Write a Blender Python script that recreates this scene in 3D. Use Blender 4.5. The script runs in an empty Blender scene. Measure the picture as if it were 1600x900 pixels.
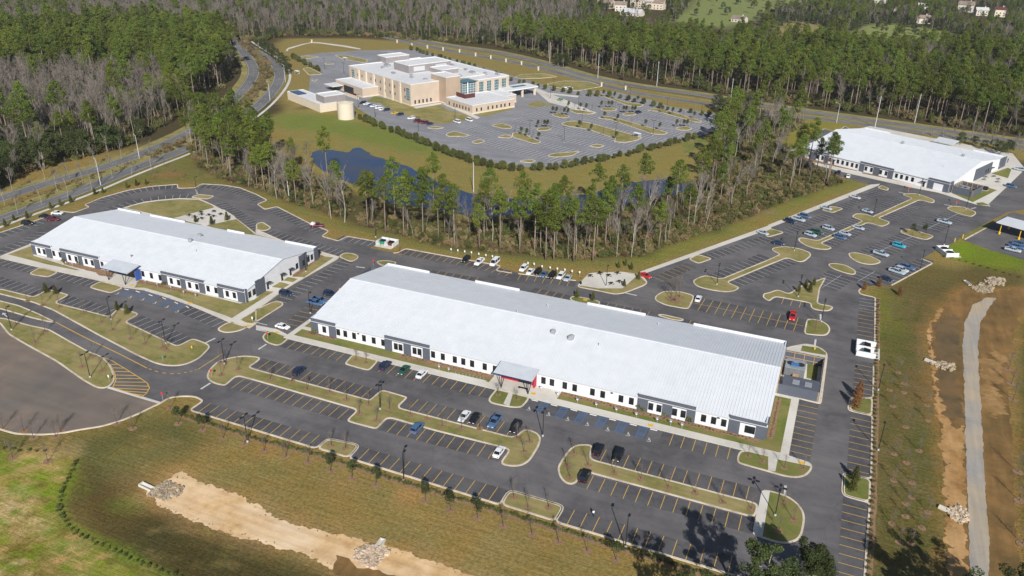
import bpy, bmesh, math, random
import numpy as np
from mathutils import Vector, Matrix, noise as mnoise
from mathutils.geometry import tessellate_polygon
R = math.radians
rng = np.random.default_rng(7)
random.seed(7)
scene = bpy.context.scene
COL = scene.collection

# ------------------------------------------------------------------ camera, sky, sun, exposure
CH = 120.0                                   # flying height of the camera in metres
FPX, PITCH, ROLL, YAW = 1265.926, R(25.46588), R(1.00445), R(-22.48619)
_fwd = Vector((math.sin(YAW)*math.cos(PITCH), math.cos(YAW)*math.cos(PITCH), -math.sin(PITCH)))
_rt = Vector((math.cos(YAW), -math.sin(YAW), 0)); _up = _rt.cross(_fwd)
CR = _rt*math.cos(ROLL) + _up*math.sin(ROLL); CU = -_rt*math.sin(ROLL) + _up*math.cos(ROLL)
cam = bpy.data.cameras.new('camera'); cam_o = bpy.data.objects.new('camera', cam); COL.objects.link(cam_o)
cam.sensor_width = 36; cam.lens = 36*FPX/1600; cam.clip_start = 1; cam.clip_end = 12000
mw = Matrix((CR, CU, -_fwd)).transposed().to_4x4(); mw.translation = (0, 0, CH); cam_o.matrix_world = mw
scene.camera = cam_o
SUN_EL = R(32.4); SUN_TO = Vector((0.495*math.cos(SUN_EL), -0.869*math.cos(SUN_EL), math.sin(SUN_EL)))
world = bpy.data.worlds.new('World'); scene.world = world; world.use_nodes = True
wn = world.node_tree.nodes; wl = world.node_tree.links
sky = wn.new('ShaderNodeTexSky'); sky.sky_type = 'NISHITA'; sky.sun_disc = False
sky.sun_elevation = SUN_EL; sky.sun_rotation = math.atan2(SUN_TO.x, SUN_TO.y); sky.altitude = 100; sky.air_density = 1.0; sky.dust_density = 0.6
wl.new(sky.outputs[0], wn['Background'].inputs[0]); wn['Background'].inputs[1].default_value = 0.058
sun = bpy.data.lights.new('sun', 'SUN'); sun.energy = 4.75; sun.angle = R(0.5); sun.color = (1, 0.965, 0.91)
sun_o = bpy.data.objects.new('sun', sun); COL.objects.link(sun_o)
sun_o.rotation_euler = SUN_TO.to_track_quat('Z', 'Y').to_euler(); sun_o.location = (0, 0, 300)
scene.view_settings.view_transform = 'Standard'; scene.view_settings.look = 'None'
scene.view_settings.exposure = 0.25; scene.view_settings.gamma = 1
scene.cycles.max_bounces = 5; scene.cycles.diffuse_bounces = 2; scene.cycles.glossy_bounces = 2; scene.cycles.transmission_bounces = 2
scene.cycles.use_denoising = True

# ------------------------------------------------------------------ plan helpers (photo survey points -> metres on the ground)
def ray(px, py): return CR*((px-800)/FPX) - CU*((py-450)/FPX) + _fwd
def at(px, py, z=0.0):
    d = ray(px, py); t = (z-CH)/d.z
    return Vector((d.x*t, d.y*t, z))
def T(c, r, s, z=0.0):
    out = []
    for a in s.split():
        x, y = a.split(','); out.append(at(400*c+float(x)/4, 225*r+float(y)/4, z))
    return out
def I(s, z=0.0): return [at(*map(float, a.split(',')), z) for a in s.split()]
def t1(c, r, x, y, z=0.0): return at(400*c+x/4, 225*r+y/4, z)
def on_y(px, py, Y):
    d = ray(px, py); t = Y/d.y
    return d.x*t, CH+d.z*t
def pix(x, y, z=0.0):
    q = Vector((x, y, z-CH)); w = q.dot(_fwd)
    return 800+FPX*q.dot(CR)/w, 450-FPX*q.dot(CU)/w
ORD = 'first second third fourth fifth sixth seventh eighth ninth tenth eleventh twelfth thirteenth fourteenth fifteenth sixteenth seventeenth eighteenth nineteenth twentieth'.split()
def ordn(i):
    if i < 20: return ORD[i]
    tens = {2: 'twenty', 3: 'thirty', 4: 'forty', 5: 'fifty', 6: 'sixty', 7: 'seventy', 8: 'eighty', 9: 'ninety'}
    n = i+1; h = ''
    if n >= 100: h = 'one hundred ' if n < 200 else 'two hundred '; n %= 100
    if n == 0: return h.strip()+'th'
    if n <= 20: return h+ORD[n-1]
    return h + (tens[n//10]+('-'+ORD[n % 10-1] if n % 10 else 'th'))

# ------------------------------------------------------------------ materials
MATS = {}
def mat(name, col, rough=0.9, col2=None, scale=0.3, col3=None, scale3=0.04, bump=0.0, bscale=8.0, spec=0.25, metal=0.0, detail=6, attr=None, rnd=0.0, ocol=False, lo=0.38, hi=0.62, trans=0.0, streak=None, spots=0.0, crack=0.0):
    m = bpy.data.materials.new(name); m.use_nodes = True; nt = m.node_tree; n = nt.nodes; l = nt.links
    b = n['Principled BSDF']; b.inputs['Roughness'].default_value = rough; b.inputs['Metallic'].default_value = metal
    b.inputs['Specular IOR Level'].default_value = spec
    geo = n.new('ShaderNodeNewGeometry')
    def nz(sc, det):
        t = n.new('ShaderNodeTexNoise'); t.inputs['Scale'].default_value = sc; t.inputs['Detail'].default_value = det; t.inputs['Roughness'].default_value = 0.65
        l.new(geo.outputs['Position'], t.inputs['Vector']); return t.outputs['Fac']
    def ramp(f, a, c):
        r = n.new('ShaderNodeMapRange'); r.inputs[1].default_value = a; r.inputs[2].default_value = c; l.new(f, r.inputs[0]); return r.outputs[0]
    def mix(f, a, c, mode='MIX'):
        x = n.new('ShaderNodeMix'); x.data_type = 'RGBA'; x.blend_type = mode
        if isinstance(f, float): x.inputs[0].default_value = f
        else: l.new(f, x.inputs[0])
        for i, v in ((6, a), (7, c)):
            if isinstance(v, tuple): x.inputs[i].default_value = (*v, 1)
            else: l.new(v, x.inputs[i])
        return x.outputs[2]
    c = col
    if attr:
        an = n.new('ShaderNodeAttribute'); an.attribute_name = attr; c = an.outputs['Color']
    if ocol:
        oi = n.new('ShaderNodeObjectInfo'); c = oi.outputs['Color']
    if col2:
        if attr:
            c = mix(ramp(nz(scale, detail), lo, hi), mix(1.0, c, tuple(col2), 'MULTIPLY'), c)
        else: c = mix(ramp(nz(scale, detail), lo, hi), c, tuple(col2))
    if col3:
        c = mix(ramp(nz(scale3, 4), 0.4, 0.66), c, tuple(col3) if not attr else mix(1.0, c, tuple(col3), 'MULTIPLY'))
    if spots:
        c = mix(ramp(nz(1.1, 3), .58, .68), c, mix(1.0, c, (1-spots,)*3, 'MULTIPLY')); c = mix(ramp(nz(.23, 2), .6, .7), c, mix(1.0, c, (1+spots*.6,)*3, 'MULTIPLY'))
    if crack:
        vo = n.new('ShaderNodeTexVoronoi'); vo.feature = 'DISTANCE_TO_EDGE'; vo.inputs['Scale'].default_value = .09; l.new(geo.outputs['Position'], vo.inputs['Vector'])
        c = mix(ramp(vo.outputs['Distance'], .012, .004), c, mix(1.0, c, (1-crack,)*3, 'MULTIPLY'))
    if streak:
        mp = n.new('ShaderNodeMapping'); mp.inputs['Scale'].default_value = (streak[0], streak[1], 1); mp.inputs['Rotation'].default_value = (0, 0, streak[2]); l.new(geo.outputs['Position'], mp.inputs['Vector'])
        tx = n.new('ShaderNodeTexNoise'); tx.inputs['Scale'].default_value = 1; tx.inputs['Detail'].default_value = 5; l.new(mp.outputs[0], tx.inputs['Vector'])
        mr = n.new('ShaderNodeMapRange'); mr.inputs[1].default_value = .3; mr.inputs[2].default_value = .7; mr.inputs[3].default_value = 1-streak[3]; mr.inputs[4].default_value = 1+streak[3]; l.new(tx.outputs['Fac'], mr.inputs[0])
        cm = n.new('ShaderNodeCombineColor'); [l.new(mr.outputs[0], cm.inputs[i]) for i in range(3)]
        c = mix(1.0, c, cm.outputs[0], 'MULTIPLY')
    if rnd:
        oi = n.new('ShaderNodeObjectInfo'); mr = n.new('ShaderNodeMapRange'); mr.inputs[3].default_value = 1-rnd; mr.inputs[4].default_value = 1+rnd
        l.new(oi.outputs['Random'], mr.inputs[0])
        hs = n.new('ShaderNodeHueSaturation'); l.new(mr.outputs[0], hs.inputs['Value'])
        mh = n.new('ShaderNodeMapRange'); mh.inputs[3].default_value = 0.5-0.05*rnd; mh.inputs[4].default_value = 0.5+0.06*rnd
        mm = n.new('ShaderNodeMath'); mm.operation = 'FRACT'; m7 = n.new('ShaderNodeMath'); m7.operation = 'MULTIPLY'; m7.inputs[1].default_value = 7.31
        l.new(oi.outputs['Random'], m7.inputs[0]); l.new(m7.outputs[0], mm.inputs[0]); l.new(mm.outputs[0], mh.inputs[0]); l.new(mh.outputs[0], hs.inputs['Hue'])
        if isinstance(c, tuple): hs.inputs['Color'].default_value = (*c, 1)
        else: l.new(c, hs.inputs['Color'])
        c = hs.outputs[0]
    if isinstance(c, tuple): b.inputs['Base Color'].default_value = (*c, 1)
    else: l.new(c, b.inputs['Base Color'])
    if bump:
        bn = n.new('ShaderNodeBump'); bn.inputs['Strength'].default_value = bump; bn.inputs['Distance'].default_value = 0.3
        l.new(nz(bscale, 5), bn.inputs['Height']); l.new(bn.outputs[0], b.inputs['Normal'])
    if trans:
        tr = n.new('ShaderNodeBsdfTranslucent'); ms = n.new('ShaderNodeMixShader'); ms.inputs[0].default_value = trans
        if isinstance(c, tuple): tr.inputs[0].default_value = (*c, 1)
        else: l.new(c, tr.inputs[0])
        l.new(b.outputs[0], ms.inputs[1]); l.new(tr.outputs[0], ms.inputs[2]); l.new(ms.outputs[0], n['Material Output'].inputs[0])
    MATS[name] = m; return m
M = MATS
mat('ground', (.2, .16, .05), 1, (.62, .64, .56), 1.3, (1.12, .98, .86), 0.09, bump=.8, bscale=3.0, attr='Col', spec=.05, streak=(.09, 2.2, .05, .2), spots=.16, detail=9)
mat('asphalt', (.09, .086, .09), .92, (.116, .11, .113), .3, (.165, .156, .155), .045, bump=.12, bscale=14, spec=.2, streak=(.03, .5, 0, .09), spots=.14, crack=.1)
mat('asphalt_stall', (.07, .068, .074), .95, (.09, .088, .093), .4, (.12, .116, .12), .08, bump=.12, bscale=14, spec=.2, spots=.3)
mat('asphalt_old', (.19, .155, .128), .95, (.24, .185, .148), .12, (.15, .132, .118), .035, bump=.15, bscale=10, spec=.15, streak=(.04, .35, -.4, .1))
mat('asphalt_far', (.25, .25, .265), .95, (.295, .292, .305), .15, (.215, .215, .23), .03, spec=.15, streak=(.05, .4, .5, .12), spots=.12)
mat('asphalt_far_stall', (.2, .2, .215), .95, (.235, .232, .245), .3, spec=.15, spots=.2)
mat('asphalt_road', (.165, .163, .166), .95, (.2, .195, .194), .1, (.135, .134, .138), .03, spec=.15)
mat('concrete', (.60, .57, .51), .9, (.5, .46, .40), .4, (.66, .63, .57), .05, bump=.08, bscale=9)
mat('kerb', (.66, .57, .45), .9, (.42, .34, .26), .45, (.7, .61, .5), .07)
mat('lawn', (.125, .165, .035), 1, (.18, .19, .055), .5, (.25, .215, .08), .09, bump=.6, bscale=5, spec=.05)
mat('dry_grass', (.27, .235, .088), 1, (.175, .178, .056), .45, (.34, .275, .125), .09, bump=.6, bscale=5, spec=.05, streak=(.1, .9, .1, .1))
mat('mulch', (.23, .14, .08), 1, (.33, .21, .13), 1.5, bump=.5, bscale=7, spec=.05)
mat('sand', (.7, .48, .255), 1, (.54, .34, .16), .3, (.78, .59, .39), .07, bump=.35, bscale=3, spec=.05, streak=(.05, .7, .12, .12))
mat('orange_dirt', (.42, .235, .09), 1, (.27, .15, .056), .35, (.52, .32, .15), .08, bump=.4, bscale=2.5, spec=.05, streak=(.6, .08, 0, .14))
mat('brown_dirt', (.205, .118, .044), 1, (.28, .16, .06), .25, (.14, .092, .037), .06, bump=.3, bscale=2, spec=.1, streak=(.5, .06, 0, .2))
mat('wet_mud', (.15, .098, .038), .4, (.095, .07, .03), .3, (.2, .118, .046), .1, bump=.06, bscale=1, spec=.3)
mat('gravel', (.36, .33, .285), 1, (.31, .3, .29), .3, (.46, .37, .26), .05, bump=.4, bscale=5, spec=.1, streak=(.9, .05, 0, .1))
mat('bank_dirt', (.3, .175, .068), 1, (.4, .25, .11), .5, (.22, .135, .053), .15, bump=.4, bscale=2.5, spec=.05)
mat('stone', (.55, .45, .33), .95, (.3, .235, .16), 1.1, rnd=.2)
mat('yellow_paint', (.66, .4, .07), .8, (.45, .29, .1), 2.5, lo=.45, hi=.75)
mat('white_paint', (.62, .62, .6), .8, (.38, .38, .38), 2.5, lo=.45, hi=.75)
mat('faded_white', (.6, .6, .6), .85, (.42, .42, .43), 2.0)
mat('blue_paint', (.045, .16, .4), .8, (.07, .17, .33), 2)
mat('tactile_yellow', (.75, .42, .03), .8)
mat('roof_white', (.655, .68, .715), .45, (.625, .65, .69), .08, (.68, .7, .735), .3, spec=.3, streak=(.35, .02, 0, .018))
mat('roof_membrane', (.66, .66, .67), .8, (.58, .58, .6), .1, (.7, .7, .7), .4)
mat('canopy_metal', (.55, .58, .62), .5, (.5, .53, .58), .3, spec=.3)
mat('wall_white', (.7, .71, .74), .8, (.65, .66, .69), .6)
mat('wall_dark', (.088, .098, .125), .75, (.1, .11, .138), .5)
mat('seam', (.5, .51, .53), .8)
mat('glass_dark', (.012, .014, .018), .12, spec=.5)
mat('glass_teal', (.03, .085, .1), .08, (.045, .13, .15), .4, spec=.7)
mat('frame_dark', (.03, .032, .036), .5)
mat('red_panel', (.45, .035, .06), .6)
mat('blue_panel', (.05, .1, .32), .6)
mat('navy', (.02, .035, .1), .6)
mat('tan_wall', (.52, .425, .34), .9, (.48, .39, .31), .15, bump=.05, bscale=3)
mat('brown_wall', (.42, .32, .24), .9, (.38, .285, .21), .2)
mat('cream', (.66, .575, .46), .9, (.61, .53, .42), .3)
mat('grey_screen', (.29, .26, .265), .8, (.26, .235, .24), .3)
mat('rust_screen', (.1, .035, .03), .8)
mat('wood', (.5, .32, .15), .9, (.4, .24, .1), 1.2)
mat('metal_grey', (.4, .42, .44), .45, (.33, .35, .37), 1.0, metal=.3)
mat('galv', (.45, .46, .47), .5)
mat('pole_dark', (.022, .022, .026), .5)
mat('pole_light', (.55, .56, .57), .5)
mat('pole_wood', (.26, .22, .18), .9)
mat('sign_white', (.75, .76, .77), .6); mat('sign_blue', (.03, .16, .5), .6); mat('sign_red', (.6, .02, .03), .6); mat('sign_green', (.02, .3, .16), .6)
mat('safety_yellow', (.8, .5, .02), .6)
mat('dumpster_green', (.02, .33, .2), .5, (.015, .26, .16), 1); mat('dumpster_brown', (.14, .04, .025), .6, (.1, .03, .02), 1)
mat('plastic_black', (.012, .012, .013), .6)
mat('car_paint', (1, 1, 1), .28, ocol=True, spec=.5)
mat('car_glass', (.01, .013, .018), .08, spec=.6)
mat('tyre', (.012, .012, .012), .9); mat('rim', (.45, .45, .46), .4, metal=.6)
mat('lamp_glass', (.8, .8, .78), .2); mat('tail_red', (.45, .01, .01), .3)
mat('bark_pine', (.2, .15, .115), 1, (.29, .23, .19), .8, bump=.5, bscale=3, rnd=.2)
mat('bark_grey', (.2, .175, .145), 1, (.28, .25, .21), .7, rnd=.25)
mat('bark_pale', (.36, .33, .29), 1, (.26, .235, .205), .7, rnd=.15)
mat('sap_bark', (.13, .1, .085), 1, (.17, .135, .115), 1.0)
mat('twigs', (.15, .125, .105), 1, (.21, .18, .155), .25, rnd=.3)
mat('needles', (.1, .135, .02), .8, (.15, .185, .03), .35, rnd=.3, spec=.15, trans=.25)
mat('oak_leaf', (.045, .062, .018), .75, (.07, .088, .026), .5, rnd=.3, spec=.2, trans=.18)
mat('shrub_leaf', (.085, .11, .024), .8, (.13, .125, .04), .6, rnd=.35, trans=.15)
mat('brush_leaf', (.17, .135, .055), .9, (.25, .19, .1), .5, rnd=.4, trans=.15)
mat('weed_leaf', (.3, .24, .1), .9, (.2, .19, .06), .6, rnd=.3, trans=.2)
mat('cone_leaf', (.055, .075, .014), .8, (.10, .085, .022), 1.5, rnd=.35, trans=.1)
mat('rust_leaf', (.2, .09, .035), .9, (.15, .07, .03), 1, rnd=.2)
mat('reeds', (.24, .19, .08), 1, (.16, .14, .05), 1)
mat('skin', (.45, .27, .19), .6); mat('cloth_white', (.62, .68, .78), .9); mat('cloth_dark', (.03, .035, .06), .9); mat('hair', (.03, .02, .015), .8)
mat('house_wall', (.55, .5, .43), .9, (.6, .56, .5), .2); mat('house_roof', (.2, .15, .12), .9, (.28, .22, .18), .3); mat('house_roof_pale', (.5, .5, .5), .8)
mat('solar', (.02, .05, .13), .2)
# pond water; blue of the reflected sky is put into its base colour
wm = mat('water', (.012, .034, .1), .035, (.05, .046, .062), .06, bump=.02, bscale=.8, spec=.5)

# ------------------------------------------------------------------ mesh helpers
def link(name, me, m=None, parent=None):
    o = bpy.data.objects.new(name, me); COL.objects.link(o)
    if m is not None and me is not None:
        for k in (m if isinstance(m, (list, tuple)) else [m]): me.materials.append(M[k])
    if parent: o.parent = parent
    return o
def tag(o, label=None, cat=None, group=None, kind=None):
    if label: o['label'] = label
    if cat: o['category'] = cat
    if group: o['group'] = group
    if kind: o['kind'] = kind
    return o
def struct(o, label=None): return tag(o, label, kind='structure')
def empty(name, loc=(0, 0, 0), rz=0.0):
    o = bpy.data.objects.new(name, None); COL.objects.link(o); o.location = loc; o.rotation_euler = (0, 0, rz); o.empty_display_size = .5
    return o
class MB:
    def __init__(s): s.v = []; s.f = []; s.m = []
    def face(s, pts, mi=0):
        i = len(s.v); s.v += [tuple(p) for p in pts]; s.f.append(tuple(range(i, i+len(pts)))); s.m.append(mi); return s
    def box(s, x0, x1, y0, y1, z0, z1, mi=0):
        i = len(s.v); s.v += [(x, y, z) for z in (z0, z1) for x, y in ((x0, y0), (x1, y0), (x1, y1), (x0, y1))]
        for f in ((3, 2, 1, 0), (4, 5, 6, 7), (0, 1, 5, 4), (1, 2, 6, 5), (2, 3, 7, 6), (3, 0, 4, 7)): s.f.append(tuple(i+k for k in f)); s.m.append(mi)
        return s
    def prism(s, ring, z0, z1, mi=0, top=True):
        n = len(ring); i = len(s.v)
        s.v += [(p[0], p[1], z0) for p in ring]+[(p[0], p[1], z1) for p in ring]
        for k in range(n): s.f.append((i+k, i+(k+1) % n, i+n+(k+1) % n, i+n+k)); s.m.append(mi)
        if top: s.f.append(tuple(range(i+n, i+2*n))); s.m.append(mi); s.f.append(tuple(range(i+n-1, i-1, -1))); s.m.append(mi)
        return s
    def tube(s, pts, rad, n=6, mi=0, caps=True):
        pts = [Vector(p) for p in pts]; rings = []
        for k, p in enumerate(pts):
            d = (pts[min(k+1, len(pts)-1)]-pts[max(k-1, 0)])
            if d.length < 1e-6: d = Vector((0, 0, 1))
            d.normalize(); a = d.orthogonal().normalized(); b = d.cross(a); r = rad[k] if isinstance(rad, (list, tuple)) else rad
            rings.append(len(s.v))
            for j in range(n):
                t = 2*math.pi*j/n; s.v.append(tuple(p+a*(r*math.cos(t))+b*(r*math.sin(t))))
        for k in range(len(rings)-1):
            for j in range(n):
                s.f.append((rings[k]+j, rings[k]+(j+1) % n, rings[k+1]+(j+1) % n, rings[k+1]+j)); s.m.append(mi)
        if caps:
            s.f.append(tuple(rings[0]+j for j in range(n-1, -1, -1))); s.m.append(mi); s.f.append(tuple(rings[-1]+j for j in range(n))); s.m.append(mi)
        return s
    def mesh(s, name):
        me = bpy.data.meshes.new(name); me.from_pydata(s.v, [], s.f)
        if any(s.m): me.polygons.foreach_set('material_index', s.m)
        me.update(); return me
    def build(s, name, m, parent=None): return link(name, s.mesh(name), m, parent)
def area2(p): return sum(p[k][0]*p[(k+1) % len(p)][1]-p[(k+1) % len(p)][0]*p[k][1] for k in range(len(p)))
def ccw(p): return list(p) if area2(p) > 0 else list(p)[::-1]
def rounded(pts, r, seg=3):
    out = []; n = len(pts)
    P = [Vector((p[0], p[1])) for p in pts]
    for k in range(n):
        a, b, c = P[k-1], P[k], P[(k+1) % n]
        d1, d2 = (a-b), (c-b); l1, l2 = d1.length, d2.length
        if l1 < .05 or l2 < .05: continue
        q1 = b+d1*(min(r, l1*.45)/l1); q2 = b+d2*(min(r, l2*.45)/l2)
        for j in range(seg+1):
            t = j/seg; out.append(q1*(1-t)**2+b*(2*t*(1-t))+q2*t*t)
    return out
def offset(pts, d):                          # inward for ccw rings
    n = len(pts); out = []
    for k in range(n):
        a, b, c = (Vector((pts[j % n][0], pts[j % n][1])) for j in (k-1, k, k+1))
        e1 = (b-a); e2 = (c-b)
        if e1.length < 1e-6 or e2.length < 1e-6: out.append(b); continue
        e1.normalize(); e2.normalize(); n1 = Vector((-e1.y, e1.x)); n2 = Vector((-e2.y, e2.x)); m = n1+n2
        if m.length < .2: m = n1
        m.normalize(); q = max(.5, m.dot(n1)); out.append(b+m*(d/q))
    return out
ZJ = [0]
def sheet(name, pts, z, m, parent=None):
    ZJ[0] += 1; z += (ZJ[0] % 40)*.00018
    p = ccw(pts); me = bpy.data.meshes.new(name)
    vs = [(q[0], q[1], z) for q in p]; tri = tessellate_polygon([[Vector(v) for v in vs]])
    fs = []
    for t in tri:
        a, b, c = (vs[i] for i in t)
        fs.append(t if (b[0]-a[0])*(c[1]-a[1])-(c[0]-a[0])*(b[1]-a[1]) > 0 else t[::-1])
    me.from_pydata(vs, [], fs); me.update(); return link(name, me, m, parent)
def ragged(pts, step=1.5, amp=1.0, sc=.25):
    out = []; n = len(pts)
    for k in range(n):
        a, b = Vector(pts[k][:2]), Vector(pts[(k+1) % n][:2]); L = (b-a).length; m = max(1, int(L/step)); nn = Vector((-(b-a).y, (b-a).x)).normalized()
        for j in range(m):
            p = a+(b-a)*(j/m); q = Vector((p.x*sc, p.y*sc, 3.1))
            out.append(p+nn*amp*(mnoise.noise(q)+.6*mnoise.noise(q*3.3)+.35*mnoise.noise(q*9)))
    return out
def smooth_line(pts, it=2):
    P = [Vector((p[0], p[1])) for p in pts]
    for _ in range(it):
        Q = [P[0]]
        for a, b in zip(P, P[1:]): Q += [a*.75+b*.25, a*.25+b*.75]
        P = Q+[P[-1]]
    return P
def strip(line, w0, w1):                     # polygon between two lateral offsets (left +)
    L = [Vector((p[0], p[1])) for p in line]; A = []; B = []
    for k, p in enumerate(L):
        d = (L[min(k+1, len(L)-1)]-L[max(k-1, 0)]).normalized(); n = Vector((-d.y, d.x)); A.append(p+n*w0); B.append(p+n*w1)
    return A, B
def ribbon(name, line, w0, w1, z, m, parent=None):
    A, B = strip(line, w0, w1); mb = MB()
    for k in range(len(A)-1): mb.face([(*B[k], z), (*B[k+1], z), (*A[k+1], z), (*A[k], z)])
    me = mb.mesh(name); bm = bmesh.new(); bm.from_mesh(me); bmesh.ops.recalc_face_normals(bm, faces=bm.faces)
    for f in bm.faces:
        if f.normal.z < 0: f.normal_flip()
    bm.to_mesh(me); bm.free(); return link(name, me, m, parent)
def kerb_line(name, line, parent=None, w=.46, h=.17, closed=False):
    L = [Vector((p[0], p[1])) for p in line]; mb = MB()
    if closed: L.append(L[0])
    A, B = strip(L, w/2, -w/2)
    for k in range(len(L)-1):
        a, b, c, d = A[k], A[k+1], B[k+1], B[k]
        mb.face([(*d, h), (*c, h), (*b, h), (*a, h)]); mb.face([(*a, 0), (*a, h), (*b, h), (*b, 0)]); mb.face([(*d, h), (*d, 0), (*c, 0), (*c, h)])
    return mb.build(name, 'kerb', parent)
ISL = []
def island(name, pts, grass='dry_grass', r=1.6, kw=.46, top=.13, label=None, kind='structure'):
    p = ccw(rounded(ccw(pts), r)); inn = offset(p, kw); root = sheet(name, inn, top, grass)
    struct(root, label); n = len(p); mb = MB()
    for k in range(n):
        a, b, c, d = p[k], p[(k+1) % n], inn[(k+1) % n], inn[k]
        mb.face([(*a, 0), (*b, 0), (*b, .17), (*a, .17)]); mb.face([(*a, .17), (*b, .17), (*c, .17), (*d, .17)]); mb.face([(*d, .17), (*c, .17), (*c, .1), (*d, .1)])
    mb.build('kerb', 'kerb', root); ISL.append(p); return root
def inside(p, x, y):
    c = False; n = len(p); j = n-1
    for i in range(n):
        yi, yj = p[i][1], p[j][1]
        if (yi > y) != (yj > y) and x < (p[j][0]-p[i][0])*(y-yi)/(yj-yi)+p[i][0]: c = not c
        j = i
    return c
def np_inside(poly, X, Y):
    c = np.zeros(X.shape, bool); n = len(poly); j = n-1
    for i in range(n):
        xi, yi = poly[i][0], poly[i][1]; xj, yj = poly[j][0], poly[j][1]
        if yi != yj: c ^= ((yi > Y) != (yj > Y)) & (X < (xj-xi)*(Y-yi)/(yj-yi)+xi)
        j = i
    return c
def np_dist(poly, X, Y):
    d = np.full(X.shape, 1e9); n = len(poly)
    for i in range(n):
        ax, ay = poly[i][0], poly[i][1]; bx, by = poly[(i+1) % n][0]-ax, poly[(i+1) % n][1]-ay; L = bx*bx+by*by+1e-9
        t = np.clip(((X-ax)*bx+(Y-ay)*by)/L, 0, 1); d = np.minimum(d, (X-ax-t*bx)**2+(Y-ay-t*by)**2)
    return np.sqrt(d)
# ------------------------------------------------------------------ the ground, one sheet, its own soil and turf colours
def axis(a, b, fine0, fine1, step, mid0, mid1, mstep):
    v = np.concatenate([np.arange(a, mid0, 150.), np.arange(mid0, fine0, mstep), np.arange(fine0, fine1, step), np.arange(fine1, mid1, mstep), np.arange(mid1, b+1, 150.)])
    return np.unique(v.round(3))
gx = axis(-6000, 6000, -330, 130, .95, -1200, 900, 7.); gy = axis(-3000, 9000, 50, 420, .95, 0, 1800, 7.)
GX, GY = np.meshgrid(gx, gy); gcol = np.zeros(GX.shape+(3,)); gcol[:] = (.058, .05, .028)
def fbm(X, Y, s, seed):
    r = np.random.default_rng(seed); out = np.zeros(X.shape); a = 1.
    for o in range(4):
        for k in range(3):
            th = r.uniform(0, 6.28); ph = r.uniform(0, 6.28); f = s*(2**o)*r.uniform(.7, 1.4)
            out += a*np.sin((X*math.cos(th)+Y*math.sin(th))*f+ph+1.7*np.sin((X*math.sin(th)-Y*math.cos(th))*f*.7+ph*2))
        a *= .6
    return out/4.
def paint(poly, col, soft=3., amp=2., s=.12, seed=1, strength=1.):
    xs = [p[0] for p in poly]; ys = [p[1] for p in poly]; pad = soft+amp*3+2
    i0, i1 = np.searchsorted(gx, [min(xs)-pad, max(xs)+pad]); j0, j1 = np.searchsorted(gy, [min(ys)-pad, max(ys)+pad])
    X, Y = GX[j0:j1, i0:i1], GY[j0:j1, i0:i1]
    if X.size == 0: return
    d = np_dist(poly, X, Y); d = np.where(np_inside(poly, X, Y), d, -d)+amp*fbm(X, Y, s, seed)
    w = np.clip(d/soft*.5+.5, 0, 1)[..., None]*strength
    gcol[j0:j1, i0:i1] = gcol[j0:j1, i0:i1]*(1-w)+np.array(col)*w
def blob(px, py, rx, ry, col, n=14, **k):
    c = at(px, py); e = at(px+rx, py); f = at(px, py-ry); u = (e-c); v = (f-c)
    paint([c+u*math.cos(t)+v*math.sin(t) for t in np.linspace(0, 2*math.pi, n, endpoint=False)], col, **k)
TAN = (.195, .155, .058)
paint([(-420, 20), (160, 20), (160, 330), (60, 500), (-120, 420), (-300, 440), (-330, 330), (-420, 200)], TAN, 10, 0)
paint(I('420,185 450,170 560,170 700,232 810,262 960,245 1110,212 1160,190 1150,240 1080,300 700,345 560,310 470,250'), (.185, .165, .058), 5, 1)
paint(I('425,195 440,178 520,182 620,205 720,245 620,235 520,210'), (.13, .165, .042), 6, 3, seed=4)
paint(I('430,68 470,60 560,66 640,75 560,80 470,88 440,82'), (.19, .16, .065), 4, 1); blob(490, 82, 30, 5, (.12, .15, .045), soft=6)
paint(I('-30,335 120,285 290,225 310,240 330,275 440,330 400,300 300,285 200,290 60,335 -30,370'), (.125, .125, .042), 4, 1, seed=3)
blob(265, 273, 16, 4, (.22, .12, .06), soft=4, strength=.7)
paint(I('330,285 410,315 520,355 640,385 800,408 910,418 1000,415 1100,378 1340,285 1330,275 1100,360 990,402 900,402 640,372 500,335 400,300'), (.14, .14, .045), 3, 1.5, seed=6)
paint(I('1000,420 1100,380 1340,290 1325,278 1240,290 1080,345 960,398'), (.15, .155, .042), 5, 4, seed=8)
for k in range(16):
    q = random.random(); blob(1000+310*q+random.uniform(-12, 12), 405-112*q-random.uniform(2, 30), 9, 5, random.choice([(.09, .12, .03), (.2, .15, .07), (.12, .15, .03), (.22, .15, .09)]), soft=4, seed=k, amp=1.5)
# right hand field
paint(I('1372,455 1440,415 1490,420 1600,390 1600,470 1540,470 1450,520 1470,640 1480,900 1480,960 1350,960'), (.095, .083, .034), 3, 1, seed=9)
paint(I('1480,385 1500,378 1610,402 1610,425 1560,420 1500,408'), (.12, .165, .02), 4, 2, seed=12); blob(1505, 392, 14, 12, (.13, .2, .015), soft=4)
for px, py, rx, ry, c in [(1385, 490, 10, 26, (.19, .24, .03)), (1392, 560, 9, 40, (.155, .15, .05)), (1410, 640, 24, 30, (.15, .135, .055)), (1440, 700, 22, 40, (.11, .12, .035)), (1430, 800, 24, 40, (.105, .125, .03)), (1400, 540, 12, 20, (.1, .115, .03)), (1425, 480, 26, 22, (.16, .13, .055)), (1395, 740, 12, 50, (.16, .14, .06)), (1460, 430, 40, 10, (.15, .13, .05)), (1450, 590, 14, 40, (.16, .12, .06))]:
    blob(px, py, rx, ry, tuple(.74*v for v in c), soft=7, amp=3, seed=int(px+py))
paint(I('1590,520 1640,420 1640,960 1592,960 1575,700'), (.075, .076, .026), 3, 2)
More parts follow.
